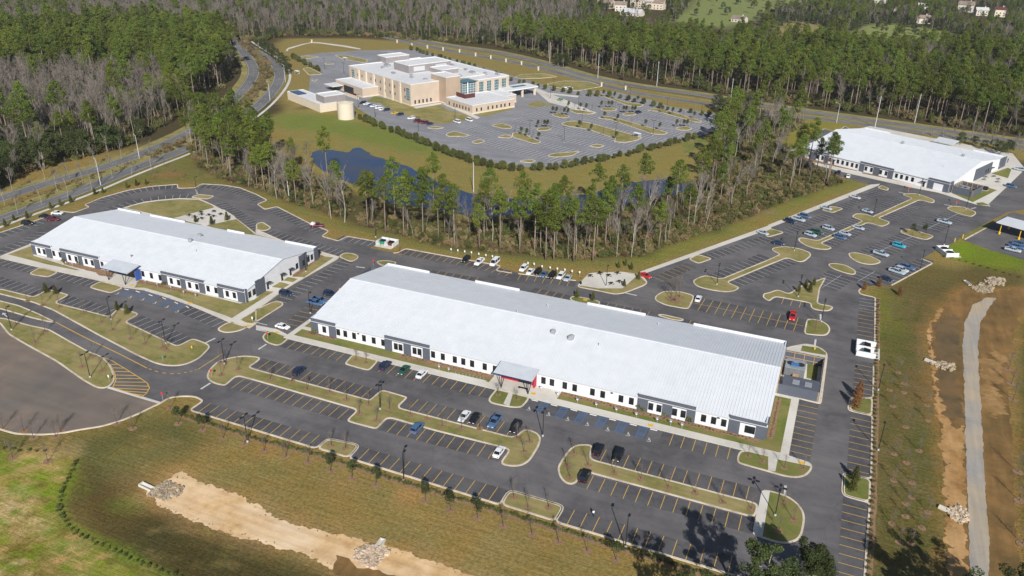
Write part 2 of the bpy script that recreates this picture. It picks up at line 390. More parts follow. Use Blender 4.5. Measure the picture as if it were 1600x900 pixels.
# front field, corner meadow
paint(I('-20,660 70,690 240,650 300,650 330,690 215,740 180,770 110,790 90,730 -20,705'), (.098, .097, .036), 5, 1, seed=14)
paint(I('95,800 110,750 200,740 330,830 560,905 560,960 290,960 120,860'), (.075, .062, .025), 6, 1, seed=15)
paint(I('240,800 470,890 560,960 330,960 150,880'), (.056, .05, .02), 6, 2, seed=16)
MEAD = I('-20,705 60,712 110,716 97,745 85,790 94,822 160,868 300,935 300,980 -20,980')
paint(I('-20,705 60,712 112,715 100,745 88,790 98,820 160,862 300,930 300,980 -20,980'), (.2, .2, .045), 2.5, .5, seed=17)
for px, py, rx, ry, c in [(70, 765, 30, 22, (.12, .2, .012)), (40, 775, 26, 14, (.14, .2, .02)), (85, 860, 22, 14, (.1, .17, .012)), (25, 850, 24, 16, (.12, .09, .02)), (20, 730, 20, 10, (.33, .25, .11)), (75, 715, 24, 8, (.36, .26, .13)), (100, 885, 16, 18, (.34, .28, .17)), (15, 815, 12, 16, (.4, .25, .13)), (40, 825, 14, 6, (.33, .26, .12)), (150, 880, 24, 10, (.15, .2, .03)), (5, 790, 6, 16, (.42, .34, .22)), (60, 890, 20, 8, (.15, .12, .03))]:
    blob(px, py, rx, ry, c, soft=6, amp=3.5, seed=int(px+py), s=.2)
for k in range(420):
    px, py = random.uniform(-10, 250), random.uniform(708, 898)
    if inside(MEAD, *at(px, py)[:2]): blob(px, py, random.uniform(3, 11), random.uniform(1.5, 4), random.choice([(.34, .25, .11), (.1, .18, .008), (.42, .32, .17), (.36, .24, .12), (.1, .17, .01), (.12, .2, .01), (.13, .1, .03), (.22, .2, .05)]), soft=.8, amp=1.4, s=.7, seed=k, strength=.75)
paint([*I('118,725 108,750 97,775 92,795 100,822 150,848 220,885 290,915'), *I('300,915 230,880 155,840 106,816 98,795 103,775 114,750 122,722')], (.11, .17, .02), 1.5, .3, seed=2)
blob(202, 788, 22, 9, (.065, .12, .022), soft=3, amp=.8); blob(230, 735, 12, 40, (.24, .155, .07), soft=8, amp=2, strength=.8); blob(215, 710, 26, 10, (.13, .13, .045), soft=6)
for k in range(26):
    blob(random.uniform(280, 1000), random.uniform(700, 880), random.uniform(8, 30), random.uniform(4, 9), random.choice([(.235, .165, .075), (.165, .14, .05), (.14, .135, .042), (.215, .175, .065)]), soft=7, amp=3, seed=k, strength=.6)
for k in range(260):
    px, py = random.uniform(215, 1010), random.uniform(680, 890)
    blob(px, py, random.uniform(4, 14), random.uniform(1, 2.5), random.choice([(.24, .18, .08), (.15, .13, .05), (.13, .125, .04), (.21, .17, .075)]), soft=.9, amp=1.0, s=.6, seed=k+300, strength=.4)
for k in range(200):
    px, py = random.uniform(1380, 1475), random.uniform(470, 895)
    blob(px, py, random.uniform(2, 7), random.uniform(4, 12), random.choice([(.12, .1, .045), (.08, .085, .025), (.07, .08, .02), (.14, .11, .06)]), soft=.9, amp=1.2, s=.6, seed=k+500, strength=.55)
for px, py in [(640, 780), (648, 770), (520, 820), (850, 850), (420, 700), (330, 700)]: blob(px, py, 7, 3, (.29, .18, .085), soft=4, amp=2, strength=.55)
paint(I('225,772 262,744 285,734 345,760 440,808 560,838 612,852 690,878 760,901 800,930 640,965 560,912 480,872 330,830 285,812 245,795'), (.3, .2, .1), 3.5, 1.6, s=.35, seed=31, strength=.75)
paint(I('1505,446 1468,480 1447,508 1444,525 1450,560 1457,640 1466,680 1471,750 1475,860 1473,960 1600,960 1595,850 1587,700 1580,600 1582,560 1595,500 1612,470 1612,450 1560,450'), (.24, .145, .056), 3.5, 1.6, s=.35, seed=33, strength=.9)
# golf course and far clearings
paint(I('1040,32 1075,8 1090,-12 1300,-12 1440,-10 1440,2 1200,20 1185,30 1130,45'), (.15, .185, .07), 14, 6, s=.03)
paint(I('1330,40 1380,36 1490,50 1500,66 1420,66 1330,60'), (.17, .205, .075), 14, 6, s=.03); paint(I('1200,30 1270,35 1300,45 1260,65 1210,60'), (.2, .18, .09), 12, 5, s=.03)
paint(I('425,80 440,60 560,60 660,66 780,84 900,118 1000,138 1150,160 1250,176 1400,196 1640,232 1640,262 1500,232 1380,212 1250,205 1190,188 1142,195 1000,158 900,150 760,118 640,85 500,92 520,150 450,175 425,150'), (.19, .16, .062), 4, 1.5, s=.06)
paint(I('-60,345 120,285 240,236 300,205 350,170 385,140 400,110 385,85 425,95 442,115 438,135 400,178 300,238 200,275 0,350 -60,372'), (.14, .122, .052), 3, 1.5, s=.06)
paint(I('1240,190 1320,180 1335,196 1262,222 1225,240 1180,238'), (.18, .17, .04), 4, 1)
# woodland floors
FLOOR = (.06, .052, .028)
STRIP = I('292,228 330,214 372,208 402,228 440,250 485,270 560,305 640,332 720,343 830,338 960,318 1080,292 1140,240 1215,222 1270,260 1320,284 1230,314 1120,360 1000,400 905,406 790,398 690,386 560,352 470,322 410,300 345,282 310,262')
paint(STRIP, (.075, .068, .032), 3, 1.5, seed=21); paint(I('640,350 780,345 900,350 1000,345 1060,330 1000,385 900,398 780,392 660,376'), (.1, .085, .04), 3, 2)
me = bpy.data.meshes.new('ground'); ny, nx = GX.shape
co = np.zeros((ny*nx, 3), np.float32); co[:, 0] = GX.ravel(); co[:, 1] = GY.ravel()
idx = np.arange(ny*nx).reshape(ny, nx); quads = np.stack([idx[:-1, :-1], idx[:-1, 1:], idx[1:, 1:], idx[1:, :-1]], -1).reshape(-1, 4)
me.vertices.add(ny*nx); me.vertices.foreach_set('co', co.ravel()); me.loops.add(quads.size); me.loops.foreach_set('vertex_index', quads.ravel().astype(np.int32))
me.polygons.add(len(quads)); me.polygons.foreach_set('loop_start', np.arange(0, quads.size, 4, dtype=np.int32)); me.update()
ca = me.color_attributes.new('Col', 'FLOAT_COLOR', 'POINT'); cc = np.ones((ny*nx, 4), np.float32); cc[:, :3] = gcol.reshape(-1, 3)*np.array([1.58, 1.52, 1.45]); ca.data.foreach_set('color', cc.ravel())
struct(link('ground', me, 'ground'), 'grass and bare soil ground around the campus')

# ------------------------------------------------------------------ bare soil, paths, water
struct(sheet('dirt_strip', ragged(I('229,770 262,748 283,738 300,746 345,764 395,785 440,812 500,828 560,842 612,856 690,882 760,905 800,930 640,960 560,905 530,893 480,868 400,846 330,825 285,806 252,792 240,778'), .5, .9, .4), .03, 'sand'), 'sandy bare channel running down the front field')
struct(sheet('dirt_patch', ragged(I('525,868 545,873 560,885 600,893 640,905 650,930 560,920 520,895'), 1.0, .8), .045, 'brown_dirt'))
SW = I('1505,450 1472,482 1452,508 1449,525 1455,560 1462,640 1471,680 1476,750 1480,860 1478,930 1596,930 1590,850 1582,700 1575,600 1577,560 1590,500 1612,470 1612,450 1560,455')
struct(sheet('basin_floor', ragged(SW, 1.5, 1.0), .03, 'brown_dirt'), 'brown excavated basin beside the field')
struct(sheet('orange_bank', ragged(I('1472,482 1452,508 1449,525 1455,560 1462,640 1471,680 1476,750 1480,860 1478,930 1514,930 1511,850 1508,750 1506,665 1490,672 1478,650 1464,600 1459,560 1453,525 1457,508'), .6, 1.5, .35), .045, 'orange_dirt'))
struct(sheet('mud_pool', ragged(I('1462,510 1490,490 1500,500 1496,550 1488,570 1500,600 1503,650 1480,655 1470,620 1464,570'), .6, 2.0, .35), .06, 'wet_mud'), 'brown wet mud lying in the basin')
struct(sheet('sand_bank', ragged(I('1530,565 1555,548 1572,560 1560,600 1570,640 1550,655 1536,640 1532,600'), .5, 2.6, .3), .06, 'bank_dirt'))
struct(sheet('gravel_path', ragged(I('1542,465 1556,466 1545,483 1532,505 1528,540 1530,590 1533,640 1536,700 1539,760 1544,830 1547,930 1518,930 1514,850 1512,790 1510,720 1508,675 1506,590 1504,540 1507,505 1520,477'), .8, .35), .075, 'gravel'), 'grey gravel path through the brown basin')
POND = I('484,240 497,234 518,234 545,239 552,231 560,230 575,238 583,244 608,250 632,258 665,275 700,290 725,299 755,306 800,311 825,310 875,307 920,304 945,295 970,288 1012,282 1050,279 1084,286 1075,298 1050,303 1012,311 960,325 900,333 800,335 775,338 745,342 700,330 667,324 607,320 592,305 560,290 540,285 512,270 492,258')
struct(sheet('pond', ragged(rounded(POND, 4), 2, 1.2), .05, 'water'), 'dark blue retention pond behind the tree strip')
struct(sheet('lawn', ragged(I('1060,210 1095,213 1110,220 1070,240'), 2, .6), .02, 'lawn'))

# ------------------------------------------------------------------ roads
def road(name, pts, w, m, z=.04, lines=True, label=None):
    L = smooth_line(pts, 2); o = struct(ribbon(name, L, w/2, -w/2, z, m), label)
    if lines:
        ribbon('edge_line', L, w/2-.35, w/2-.55, z+.012, 'faded_white', o); ribbon('edge_line', L, -w/2+.55, -w/2+.35, z+.012, 'faded_white', o)
        acc = 0; dash = 0
        for a, b in zip(L, L[1:]):
            acc += (b-a).length
            if acc > 11 and dash < 60:
                d = (b-a).normalized(); ribbon('lane_dash', [a, a+d*3.5], .09, -.09, z+.012, 'faded_white', o); acc = 0; dash += 1
    return o, L
HN = I('-60,368 -20,350 50,325 120,301 200,267 297,231 350,203 395,174 424,146 437,126 437,110 426,96 406,83 388,72 376,62 372,50')
HF = I('-60,335 -20,317 60,291 125,272 180,256 250,229 315,198 362,160 390,130 398,112 392,96 380,82 371,66 367,52')
road('road', HN, 8.2, 'asphalt_road', label='near carriageway of the curving road on the left'); road('road', HF, 8.2, 'asphalt_road', label='far carriageway of the curving road on the left')
HL = smooth_line(HN, 2)
struct(ribbon('footpath', HL, -6.6, -8.4, .05, 'concrete'), 'concrete footpath along the curving road')
BF = I('600,50 690,71 760,79 800,87 860,102 920,121 1000,136 1080,146 1150,158 1240,172 1300,180 1380,191 1460,202 1540,214 1640,228 1760,246')
BN = I('600,58 700,79 760,90 800,96 860,110 920,127 990,145 1040,153 1120,165 1200,177 1290,187 1370,197 1450,208 1530,220 1640,236 1760,254')
road('road', BF, 8.0, 'asphalt_road', label='far carriageway of the highway behind the hospital'); road('road', BN, 8.0, 'asphalt_road', label='near carriageway of the highway behind the hospital')
BFl = smooth_line(BF, 2); BNl = smooth_line(BN, 2)
struct(ribbon('road_verge', BFl, 4.3, 10, .03, 'dry_grass'))
struct(ribbon('road_median', [(a+b)/2 for a, b in zip(BFl, BNl)], 1.6, -1.6, .03, 'dry_grass'))
struct(ribbon('road_verge', HL, 4.4, 11, .02, 'dry_grass')); struct(ribbon('road_verge', smooth_line(HF, 2), 4.3, 9, .02, 'dry_grass'))

# ------------------------------------------------------------------ the campus pavement
LOT = T(0, 2, '1265,703 1185,765') + I('493.7,701 512.5,685.5 555,694 561,698 545,716 781,789 792,771 800,767 875,789 880.5,794 867.5,815.5 1135,896') \
    + [at(1349, 960), at(1351, 900), at(1359, 786)] + I('1322,776 1316,771 1317.5,739 1361,749 1363,650 1327,642 1325,638 1329,622 1364,622 1366,569 1367.5,465 1344,460 1341,455 1350,447') \
    + T(3, 1, '770,885 1030,745 960,718 1060,660 1165,615 1240,560 1390,480 1500,425 1600,410') + [at(1640, 320), at(1640, 285)] + T(3, 1, '1600,265') \
    + [at(1600, 255)] + I('1585,260 1560,285 1490,290 1250,238 1262,228 1330,203') + T(3, 0, '480,790 430,825 350,805 330,820') + I('1262,215 1245,228 1229,236 1232,246 1262,255 1285,270') + T(3, 1, '420,200 650,258') \
    + T(2, 1, '1600,523 790,817') + I('1000,428 905,440') + T(2, 1, '400,855 40,812') + T(1, 1, '1600,808 1498,792 1530,762 1290,720 935,655 885,682 860,682 715,650 742,608 570,578 515,607 410,578 455,545 335,497 130,392 55,410 8,377 70,352 0,315') \
    + T(0, 1, '1500,275 1400,258 1260,250 1220,275 1112,278 1110,253 950,265 800,290 640,335 530,380 560,395 460,430 375,420 280,460 130,512 0,555') + [at(-60, 380)] \
    + T(0, 2, '-240,190 -60,187 0,225 50,290 150,350 350,460 520,580 600,625 680,622 1005,720 1040,697 1080,682 1160,677 1220,680')
LOT_OUT = LOT
lot = struct(sheet('parking_lot', LOT, .04, 'asphalt'), 'dark asphalt parking lots and drives of the campus')
# kerbs round the outside of the pavement
def kpts(a, r=1.2, n=3):
    P = [Vector((p[0], p[1])) for p in a]; out = [P[0]]
    for k in range(1, len(P)-1):
        d1, d2 = P[k-1]-P[k], P[k+1]-P[k]; q1 = P[k]+d1*min(.45, r/max(d1.length, .01)); q2 = P[k]+d2*min(.45, r/max(d2.length, .01))
        out += [q1*(1-t)**2+P[k]*(2*t*(1-t))+q2*t*t for t in (0, .33, .67, 1)]
    return out+[P[-1]]
K = [T(0, 2, '1005,720 1040,697 1080,682 1160,677 1220,680 1265,703 1260,715 1185,765') + I('493.7,701 512.5,685.5 555,694 561,698 545,716 781,789 792,771 800,767 875,789 880.5,794 867.5,815.5 1135,896 1200,915'),
     [at(1349, 960), at(1351, 900), at(1359, 786)] + I('1322,776 1316,771 1317.5,739 1361,749 1363,650 1327,642 1325,638 1329,622 1364,622 1365,572'),
     I('1366.5,555 1367.5,465 1344,460 1341,455 1350,447'), T(3, 1, '770,885 1030,745 960,718'), T(3, 0, '550,825 480,790 430,825 350,805 330,820'), T(3, 1, '115,45 125,85 240,130'),
     T(1, 1, '1600,808 1498,792 1530,762 1290,720 935,655 885,682 860,682'), T(1, 1, '742,608 570,578 515,607 410,578 455,545 335,497 130,392 55,410 8,377 70,352 0,315') +
     T(0, 1, '1500,275 1400,258 1260,250 1220,275 1112,278 1110,253 950,265 800,290 640,335 530,380 560,395 460,430 375,420') + T(0, 1, '280,460 130,512 0,555') + [at(-60, 382)],
     T(2, 1, '400,855 40,812'), [at(-60, 654)] + T(0, 2, '-200,830 0,885') + T(0, 3, '100,12 250,18 380,10') + T(0, 2, '480,890 640,865 760,830 870,785 940,750 1005,720')]
for k in K: kerb_line('kerb', kpts(k), lot)
yard = struct(sheet('paved_yard', T(0, 2, '-240,185 -60,187 0,225 50,290 150,350 350,460 520,580 600,625 680,622 1005,720 940,750 870,785 760,830 640,865 480,890') + T(0, 3, '380,10 250,18 100,12') + T(0, 2, '0,885 -240,830'), .032, 'asphalt_old'), 'worn brown paved yard at the left edge')
struct(ribbon('concrete_band', T(0, 2, '676,622 1008,722'), .45, -.45, .06, 'concrete'))

# ------------------------------------------------------------------ stall rows
UNIT = MB().face([(-.5, -.5, 0), (.5, -.5, 0), (.5, .5, 0), (-.5, .5, 0)]).mesh('stall_line')
UN = {}
def unit(mn):
    if mn not in UN: me = UNIT.copy(); me.materials.append(M[mn]); UN[mn] = me
    return UN[mn]
def mark(name, a, b, w, mn, parent, z=.062):
    a = Vector((a[0], a[1])); b = Vector((b[0], b[1])); d = b-a; o = bpy.data.objects.new(name, unit(mn)); COL.objects.link(o); o.parent = parent
    o.location = (*(a+b)/2, z); o.rotation_euler = (0, 0, math.atan2(d.y, d.x)); o.scale = (d.length, w, 1); return o
SW_ = 2.84
def row(p0, p1, side, mn='yellow_paint', ln=5.0, ext=2.7, n=None, bay=True, skip=(), parent=None, bm='asphalt_stall', both=False, w=.14):
    a = Vector((p0[0], p0[1])); b = Vector((p1[0], p1[1])); d = b-a; L = d.length; d.normalize(); nn = Vector((-d.y, d.x))*side
    n = n or max(1, round(L/SW_)); parent = parent or lot
    if bay:
        q = [a-d*ext-(nn*ln if both else nn*0), b+d*ext-(nn*ln if both else nn*0), b+d*ext+nn*ln, a-d*ext+nn*ln]; sheet('stall_bay', q, .05, bm, parent)
    for k in range(n+1):
        if k in skip: continue
        p = a+d*(L*k/n); mark('stall_line', p-(nn*ln if both else nn*0), p+nn*ln, w, mn, parent)
    if both: mark('stall_line', a-d*ext*.9, b+d*ext*.9, w, mn, parent, .066)
def P2(s): return [at(*map(float, a.split(','))) for a in s.split()]
WH = 'faded_white'
for s, side, mn in [('307.5,646 480,697.5', 1, 0), ('558.7,720 763,782.5', 1, 0), ('886,819.5 1137.5,895', 1, 0), ('381,593 545,639', -1, 0), ('404,576 565,621', 1, 0), ('639,639.5 792,679.5', 1, 0), ('620,659 775,699', -1, 0),
                    ('464,533 540,551', -1, 0), ('605,568 759.5,605', -1, 0), ('1052,679 1141,700', -1, 0), ('938,721 1165.5,781', 1, 0), ('927,744 1159,806', -1, 0), ('1247.5,632.5 1233.7,704.5', 1, 0),
                    ('1367,490 1365,548', -1, 0), ('1367.4,470 1367.2,486', -1, 1), ('1365,575 1363,618', -1, 0), ('1361,659.5 1358.7,741', -1, 0), ('1354,797.5 1350,905', -1, 0), ('465,509.5 526,462', 1, 0), ('530,409 429,469', 1, 1),
                    ('304,481 352.5,501', -1, 1), ('207.5,506 270,536', 1, 1), ('92.5,473 160,492.5', 1, 1), ('5,404 60,417.5', -1, 1), ('95,425 152,438', -1, 1), ('-20,441 52,463', 1, 1),
                    ('1372,294 1310,321', 1, 1), ('1285,335 1219,360', 1, 1), ('1190,370 1104,397', 1, 1), ('1065,414 1020,433', 1, 0), ('1197,406 1130,435', -1, 1), ('1137,442 1227,405', -1, 1), ('1282,375 1345,347', 1, 1), ('1364,338 1422,311', 1, 1),
                    ('1285,380 1354,349', -1, 1), ('1374,341 1435,314', -1, 1), ('1395,443 1455,411', 1, 1), ('1225,466 1252,471.5', -1, 0), ('640,391 722,406', -1, 0), ('738,408 800,424', -1, 0), ('814,429 890,438', -1, 0), ('545,370 585,377.5', -1, 1)]:
    a, b = P2(s); row(a, b, side, WH if mn else 'yellow_paint')
for s in ('1355,401 1425,370', '1452,356 1495,335', '1290,446 1310,433', '1345,437 1362,427'): a, b = P2(s); row(a, b, 1, WH, both=True)
a, b = P2('1096,476 1243.5,507'); row(a, b, 1, 'yellow_paint', both=True, n=11)
for s in ('687,424 747,434', '846,452 882,460', '951,474 1015,487', '1080,501 1132,513'):
    a, b = P2(s); row(a, b, -1, 'yellow_paint')
a, b = P2('1583,254 1530,290'); row(a, b, 1, WH)
def row_curve(pts, side, ln=5.0, mn=WH, sp=SW_):
    L = smooth_line(pts, 2); A, B = strip(L, 0, ln*side); mb = MB()
    for k in range(len(L)-1): mb.face([(*A[k], .05), (*A[k+1], .05), (*B[k+1], .05), (*B[k], .05)] if side > 0 else [(*A[k+1], .05), (*A[k], .05), (*B[k], .05), (*B[k+1], .05)])
    mb.build('stall_bay', 'asphalt_stall', lot); acc = 0
    for k in range(len(L)-1):
        d = L[k+1]-L[k]; l = d.length; t = sp-acc if acc else .5
        while t < l:
            p = L[k]+d*(t/l); nn = Vector((-d.y, d.x)).normalized()*side; mark('stall_line', p, p+nn*ln, .14, mn, lot); t += sp
        acc = l-(t-sp)
row_curve(T(0, 1, '580,368 640,338 800,293 950,268 1105,256'), -1); row_curve(T(0, 1, '1265,253 1400,262 1500,279 1600,318') + T(1, 1, '60,348'), -1); row_curve(T(1, 1, '140,398 335,500 440,540'), -1); row_curve(T(0, 1, '-40,572 0,560 130,516 290,462 360,430'), -1)
row_curve(T(0, 1, '700,418 800,388 900,362 1000,349 1120,338 1190,336'), 1); row_curve(T(0, 1, '1340,378 1450,445 1600,558') + T(1, 1, '60,572 160,600 240,622 385,662 510,698'), 1); row_curve(T(0, 1, '0,695 60,668 190,620 320,545'), 1)

# ------------------------------------------------------------------ planted islands
DG, LW = 'dry_grass', 'lawn'
ISLANDS = [
 (I('322.5,587.5 325,594 335,600 350,603 355,601 370,587.5 400,595.5 558.7,641 542.5,656 544,659.5 585,670.5 591,669 606,652.5 681,674 790,701 795,705 782,722 785,727 800,729.5 815,728.5 828,721 843,697 846,684 838,675.5 820,670 803,684 621,637 637,622 634,620 600,610 594,611 578,625 575,624.5 400,577.5 389,573.7 400,567.5 407.5,561 404,558 382,556 360,559 340,565 327,577.5'), DG, 'long island between the front parking rows with the double lamp'),
 (I('871,736 872,727.5 885,707.5 895,697.5 907,694.5 927,695.5 922,717.5 1186,787.5 1180,810 925,740.5 910,736 902.5,754 892.5,758 882.5,755 875,747.5'), DG, 'grass island beside three black vehicles'),
 (I('1190,766 1200,766.5 1215,770 1232,776 1247,787 1256,800 1258,812 1254,835 1247,845 1232,850 1215,849 1200,844 1180,838 1176,833 1180,810 1186,787'), LW, 'rounded green island with concrete walk near the lot corner'),
 (I('1157,704 1152,712 1151,721 1155,725 1200,737.5 1225,745 1245,747.5 1260,744 1269,734 1269,726 1262,722 1200,706'), LW, 'green kerbed strip at the end of the front walk'),
 (I('777,606 764,622 763,627 768,631 800,637.5 814,637 819,634 829,621'), LW, 'kerbed lawn in front of the red entrance'),
 (I('552,553 539,567.5 540,570 572.5,579 579,578 592.5,563'), DG, 'small island beside the front walk'),
 (I('409,527.5 414,521 425,517 453,528 440,539 430,540.5 415,535'), LW, 'small island with stop sign at the drive'),
 (I('372.5,501 400,484 427.5,471 441,472 444,476.5 400,504 395,507 385,506'), DG, 'lawn wedge beside the connecting drive'),
 (I('339,514 355,504 367.5,504 389,511 375,517.5 355,521 342.5,518'), DG, 'small rounded island near the left building'),
 (T(0, 2, '-80,20 0,40 200,90 330,140 430,195 620,300 850,420 960,470 1030,488 1110,490 1180,475 1250,440 1300,390 1315,370 1300,350 1220,320 1190,322 1110,365 785,212 868,168 855,155 740,125 685,180 345,93 430,47 420,40 300,8 215,57 0,5'), DG, 'long grass median with cone shrubs along the drive'),
 (T(0, 2, '-80,60 0,80 120,110 240,160 345,212 320,217 200,190 80,155 0,132 -80,115'), DG, 'narrow pointed median of the entrance drive'),
 (T(0, 2, '-60,185 30,190 190,235 310,260 450,340 560,400 640,430 690,480 715,540 720,580 690,615 650,630 600,625 520,580 350,460 150,350 50,290 0,225'), DG, 'broad grass island beside the worn yard'),
 (T(0, 1, '183,808 195,818 290,833 310,830 370,800 250,772'), DG, 'small island left of the blue entrance'), (T(0, 1, '560,893 630,858 740,885 775,900 700,930 680,932 570,903'), DG, 'small island in front of the blue entrance'),
 (T(1, 1, '515,705 550,680 610,685 640,700 640,715 610,735 580,735'), DG, 'island at the corner of the left building'), (T(1, 1, '745,735 810,727 885,740 860,760 780,762'), LW, 'island by the wooden yard fence'),
 (T(2, 1, '1305,845 1215,822 1180,830 1140,848 1128,862 1145,885') + T(2, 2, '1180,0 1260,18 1340,28 1395,20 1420,2') + T(2, 1, '1415,895 1345,865') + T(3, 1, '0,760 120,712 190,740 230,735 270,700 265,680 200,655 100,640 30,650 20,665 75,690 0,725'), DG, 'dumbbell island nearest the tree strip'),
 (T(3, 1, '188,592 210,585 310,605 590,482 520,455 550,435 620,440 650,455 900,340 840,320 850,312 930,310 1030,345 1045,360 1030,372 950,350 690,465 765,490 750,505 710,518 625,492 330,622 405,650 375,662 300,658 230,635 190,608'), DG, 'long stepped island in the far lot'),
 (T(3, 1, '500,690 510,680 560,680 640,700 710,735 690,750 640,757 570,745 515,715'), DG, 'oval island in the far lot'), (T(3, 1, '370,755 400,745 480,755 545,790 552,810 530,820 470,805 400,780'), DG, 'slim oval island in the far lot'),
 (T(3, 1, '825,545 850,530 920,540 1035,575 1030,585 990,602 900,580 830,555'), DG, 'island with two shrubs in the far lot'), (T(3, 1, '1115,400 1150,388 1230,395 1300,425 1300,440 1270,457 1200,440 1130,415'), DG, 'island nearest the far white building'),
 (T(2, 2, '1568,45 1575,35 1600,32') + T(3, 2, '60,10 130,38 200,-10') + T(3, 1, '290,860 365,832 345,870') + T(3, 2, '325,5 310,100 390,112 412,125 380,148 300,140 265,125 265,95 45,55 15,80 0,82') + T(2, 2, '1565,60'), DG, 'bent island with cone shrubs in the right lot'),
 (T(2, 2, '890,60 910,40 950,20 1050,22 1130,45 1140,60 1110,125 1090,133 960,110 895,80'), DG, 'island with bare trees behind the long building'), (T(3, 2, '240,200 260,193 330,203 375,230 390,255 385,280 360,300 300,297 230,290 225,270'), LW, 'round green island behind the service yard'),
 (T(2, 1, '405,890 480,808 690,800 790,815 850,868 830,885') + T(2, 2, '780,5 700,35 640,42 540,20 430,0'), DG, 'island holding the concrete patio'), (T(2, 2, '355,72 375,50 455,62 550,85 552,95 535,115 400,90'), LW, 'island behind the long building with two cone shrubs'), (T(2, 2, '905,172 930,163 1075,195 1070,208 1000,200'), DG, 'small island behind the long building'),
 (T(1, 1, '0,500 40,487 100,525 60,545 0,538'), DG, 'small island on the back drive'), (T(0, 1, '1190,335 1240,315 1345,325 1300,347 1250,342'), DG, 'small island on the curved back drive'), (T(2, 1, '1100,720 1160,690 1255,718 1165,750'), DG, 'small island beside the sloping footpath'), (T(3, 1, '330,412 400,388 475,405 405,432'), DG, 'little island beside the sloping footpath in the far lot'), (T(3, 1, '680,275 710,258 760,282 745,293'), DG, 'last little island beside the sloping footpath'),
 (T(3, 1, '0,535 20,530 105,555 0,585') + T(2, 1, '1560,560'), DG, 'grass corner beside the sloping footpath'),
 (I('1318,738 1361,749 1360,786 1322,776 1316,770'), LW, 'planted bay with two cone shrubs at the right edge'), (I('1329,622 1364,622 1363,650 1327,642'), LW, 'planted bay with two brown cone shrubs at the right edge'),
 (I('512.5,685.5 555,694 561,698 545,716 494,701'), DG, 'first planted bay along the front hedge'), (I('792,771 800,767 875,789 880.5,794 867.5,815.5 782,789'), DG, 'second planted bay along the front hedge'),
]
for pts, g, lab in ISLANDS: island('planted_island', pts, g, label=lab)

# ------------------------------------------------------------------ building plots, lawns, beds and walks
def flat(name, pts, z, m, label=None): return struct(sheet(name, pts, z, m), label)
def rect(x0, x1, y0, y1): return [(x0, y0), (x1, y0), (x1, y1), (x0, y1)]
struct(MB().prism(rect(-145.5, 1.3, 171.4, 227.5), 0, .15).build('building_plot', 'concrete'), 'concrete walks round the long white building')
flat('lawn', rect(-143.6, -78.5, 174.1, 178.2), .16, 'lawn', 'green lawn left of the red entrance'); flat('lawn', rect(-58.5, -.7, 174.1, 178.2), .16, 'lawn', 'green lawn right of the red entrance'); flat('lawn', rect(-5.4, -.7, 178.2, 200), .16, 'lawn', 'green lawn at the right end of the long building')
flat('mulch_bed', ragged(rect(-141, -130, 176.4, 178.1), .7, .25), .17, 'mulch'); flat('mulch_bed', ragged(rect(-108, -78.6, 175.6, 178.1), .7, .3), .17, 'mulch'); flat('mulch_bed', ragged(rect(-58.4, -6, 176, 178.1), .7, .3), .17, 'mulch'); flat('mulch_bed', ragged(rect(-4.6, -3.0, 179, 199), .7, .2), .172, 'mulch')
flat('lawn', rect(-144, -140.2, 180, 196), .16, 'lawn')
J10 = T(3, 2, '205,352 260,350 325,372 368,405 373,430 335,720 322,727 195,695 60,640 90,380'); island('building_plot', J10, 'concrete', label='service corner plot at the right end')
for s in ('215,362 320,378 362,408 360,422 252,405 205,395', '250,430 322,428 302,580 240,565', '215,600 295,608 282,688 205,655'): flat('lawn', T(3, 2, s), .175, 'lawn')
LP = T(0, 1, '0,714 240,770 360,797 610,852 740,882 775,896') + T(0, 2, '820,2 900,14 1050,60 1180,105 1300,155 1420,208 1480,228 1560,252 1600,225') + T(1, 2, '0,140 140,40 220,-15') + T(1, 1, '505,722 520,708 385,668 240,626 160,604 0,534') + T(0, 1, '1600,562 1450,448 1340,386 1250,346 1120,341 1000,351 900,364 800,391 700,425 560,470 330,540 190,628 0,704')
lp = ccw(LP); struct(sheet('building_plot', lp, .115, 'concrete'), 'concrete walks round the left building'); kerb_line('kerb', lp, lot, closed=True, w=.35)
flat('lawn', T(0, 1, '50,692 195,640 210,700 500,790 470,790 300,755'), .145, 'dry_grass'); flat('lawn', T(0, 1, '840,900 870,850 1100,890') + T(0, 2, '1180,20 1500,100 1590,75') + T(1, 2, '60,20 110,25') + T(0, 2, '1450,190 1300,135 1060,45 900,0'), .145, 'dry_grass', 'lawn in front of the left building')
flat('lawn', T(1, 1, '225,830 390,700 485,712 300,835'), .145, 'dry_grass', 'lawn beside the left building'); flat('lawn', T(1, 1, '170,855 200,832 262,845 232,866'), .145, 'dry_grass'); flat('lawn', T(1, 1, '95,895 145,862 210,880 170,905'), .145, 'dry_grass')
flat('mulch_bed', ragged(T(1, 1, '222,822 392,692 425,702 255,832'), .8, .3), .155, 'mulch'); flat('mulch_bed', ragged(T(0, 1, '390,735 600,775 720,800 700,835 620,825 600,805 400,755'), .8, .3), .155, 'mulch'); flat('mulch_bed', ragged(T(0, 1, '850,870 880,850 1240,935 1240,950'), .8, .3), .155, 'mulch')
flat('lawn', T(0, 1, '790,402 830,387 900,370 1000,357 1120,347 1240,350 1320,382 1340,398 1085,465 940,435'), .145, 'dry_grass', 'rounded lawn behind the left building'); flat('lawn', T(0, 1, '1290,512 1480,470 1590,562 1600,568') + T(1, 1, '120,596 0,572') + T(0, 1, '1450,555'), .145, 'dry_grass', 'triangle lawn behind the left building'); flat('lawn', T(0, 1, '1130,478 1290,500 1260,510 1170,492'), .145, 'dry_grass')
